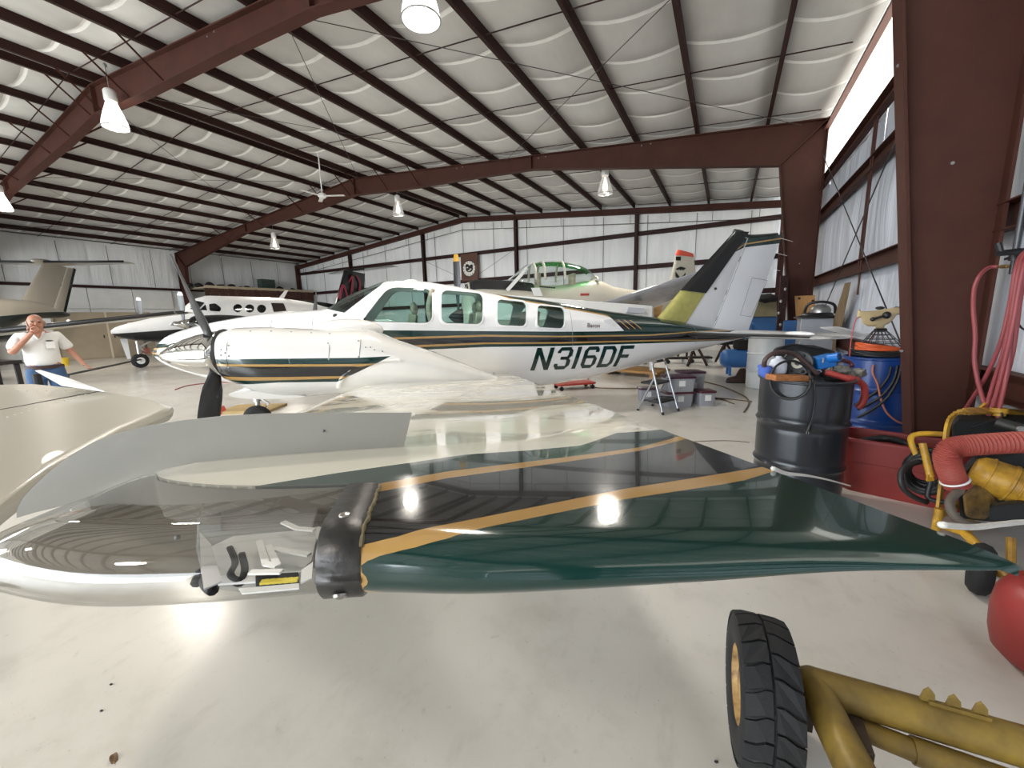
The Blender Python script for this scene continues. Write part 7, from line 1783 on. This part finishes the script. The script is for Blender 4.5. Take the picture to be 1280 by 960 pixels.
def hand(b, wr, palm, curl, side):
    d = (palm-wr).normalized(); acr = V((0, 1, 0)) if abs(d.z) > .8 else V((1, 0, 0)); acr = (acr-d*acr.dot(d)).normalized(); nrm = d.cross(acr)*side
    for k, (off, L) in enumerate(((-.028, .062), (-.010, .072), (.010, .070), (.027, .055))):
        p = palm+acr*off+d*.02; q = p+(d*.7+nrm*curl*.4).normalized()*L*.5; r = q+(d*.4+nrm*curl).normalized()*L*.5
        tube(b, [p, q, r], lambda s: .0095-.002*s, 8, 3); ball(b, r, .0078, 6)
    p = palm-acr*.03-d*.015; q = p-acr*.028+d*.025+nrm*.012; r = q+d*.032+nrm*.012; tube(b, [p, q, r], .0105, 8, 3); ball(b, r, .0095, 6)
hand(b, sk['lwr'][0], sk['lpm'][0], .5, 1); hand(b, sk['rwr'][0], sk['rpm'][0], .35, -1)
ball(b, hc+V((0, .012, .008)), (.079, .098, .108), 20)
obj('body', b, M_SKIN, MAN, smooth=180)
b = B()
for s in (-1, 1): ball(b, hc+V((s*.030, -.084, .010)), (.012, .008, .007), 10)
obj('eyes', b, mat('eye_dark', '2b2522', .2), MAN, smooth=180)
b = B(); ball(b, hc+V((0, -.086, -.052)), (.024, .008, .006), 10); obj('mouth', b, mat('lips', '8f5248', .5), MAN, smooth=180)
b = B()
for s in (-1, 1): tube(b, [hc+V((s*.012, -.092, .030)), hc+V((s*.03, -.090, .036)), hc+V((s*.048, -.080, .030))], .004, 6)
obj('eyebrows', b, M_HAIR, MAN, smooth=180)
b = B(); grid(b, lambda s, t: hc+V((.0795*math.sin((s-.5)*PI*1.25), .098*math.cos((s-.5)*PI*1.25)*.97+.012, -.05+.075*t)), 20, 6)
for v in b.verts: v.co += noise.noise_vector(v.co*60)*.002
h_ = obj('hair', b, M_HAIR, MAN, smooth=180); h_.modifiers.new('t', 'SOLIDIFY').thickness = .006
# shirt
sv = {'a': (V((0, 0, .955)), (.188, .138)), 'b': (V((0, 0, 1.10)), (.185, .140)), 'c': (V((0, -.01, 1.28)), (.190, .140)), 'd': (V((0, -.015, 1.405)), (.150, .112)), 'e': (V((0, -.035, 1.455)), (.082, .074)), 'l0': (V((.165, -.01, 1.415)), .080), 'l1': (V((.235, .01, 1.29)), .078), 'l2': (V((.270, .018, 1.215)), .074), 'r0': (V((-.165, -.01, 1.415)), .080), 'r1': (V((-.225, -.07, 1.30)), .078), 'r2': (V((-.258, -.105, 1.235)), .074)}
kk = list(sv); me = skin([sv[k][0] for k in kk], [(kk.index(a), kk.index(c)) for a, c in (('a', 'b'), ('b', 'c'), ('c', 'd'), ('d', 'e'), ('d', 'l0'), ('l0', 'l1'), ('l1', 'l2'), ('d', 'r0'), ('r0', 'r1'), ('r1', 'r2'))], [sv[k][1] for k in kk], 2)
b = B(); b.from_mesh(me); bpy.data.meshes.remove(me)
for v in b.verts: v.co += noise.noise_vector(V((v.co.x*9, v.co.y*9, v.co.z*5)))*.012
sh = obj('shirt', b, M_SHIRT, MAN, smooth=180)
b = B(); box(b, (.09, -.155, 1.295), (.085, .010, .10)); obj('pocket', b, M_SHIRT, sh, bevel=.004)
b = B(); ball(b, (.085, -.163, 1.352), (.040, .006, .009), 10); obj('pocket_mark', b, M_DARK, sh)
b = B(); tube(b, [(-.055, -.09, 1.475), (-.035, -.125, 1.43), (0, -.15, 1.375), (.035, -.125, 1.43), (.055, -.09, 1.475)], .013, 8); obj('collar', b, M_SHIRT, sh, smooth=180)
b = B(); prism(b, [(-.032, -.142, 1.45), (.032, -.142, 1.45), (0, -.160, 1.385)], (0, .02, 0)); obj('neck_opening', b, M_SKIN, sh)
# jeans, belt, shoes
jv = [V((0, 0, 1.02)), V((.095, 0, .88)), V((.11, -.03, .50)), V((.115, .01, .12)), V((-.095, 0, .88)), V((-.11, -.02, .50)), V((-.115, .01, .12)), V((0, 0, 1.09))]
me = skin(jv, [(0, 7), (0, 1), (1, 2), (2, 3), (0, 4), (4, 5), (5, 6)], [(.19, .145), .118, .085, .072, .118, .085, .072, (.17, .125)], 2); obj('jeans', me, M_JEAN, MAN, smooth=180)
b = B(); rings(b, [[V((.188*math.cos(a), .142*math.sin(a), z)) for a in (2*PI*i/28 for i in range(28))] for z in (.965, .97, 1.005, 1.01)], cap=False); obj('belt', b, M_BOOTL, MAN, smooth=60)
for s in (-1, 1):
    b = B(); ball(b, (s*.122, -.07, .055), (.052, .135, .052), 14); box(b, (s*.122, -.07, .013), (.10, .27, .026)); obj('shoe', b, M_BOOTL, MAN, smooth=40)
import OpenImageIO as o, numpy as np
a=o.ImageBuf('/workdir/render_main.png').get_pixels(o.UINT8); h,w=a.shape[:2]; k=w/1280
for n,(x,y) in dict(ceil=(650,100),ceilR=(930,60),ceilL=(60,60),floor=(300,900),floor2=(800,800),floorR=(890,520),fence=(300,550),fus=(600,450),nac=(340,430),col=(1180,250),back=(740,290),backR=(830,300),cream=(400,595),leftwing=(60,540),leftwall=(120,310),floorL=(170,480)).items():
    print(n,a[int(y*k)-3:int(y*k)+3,int(x*k)-3:int(x*k)+3,:3].mean((0,1)).astype(int))
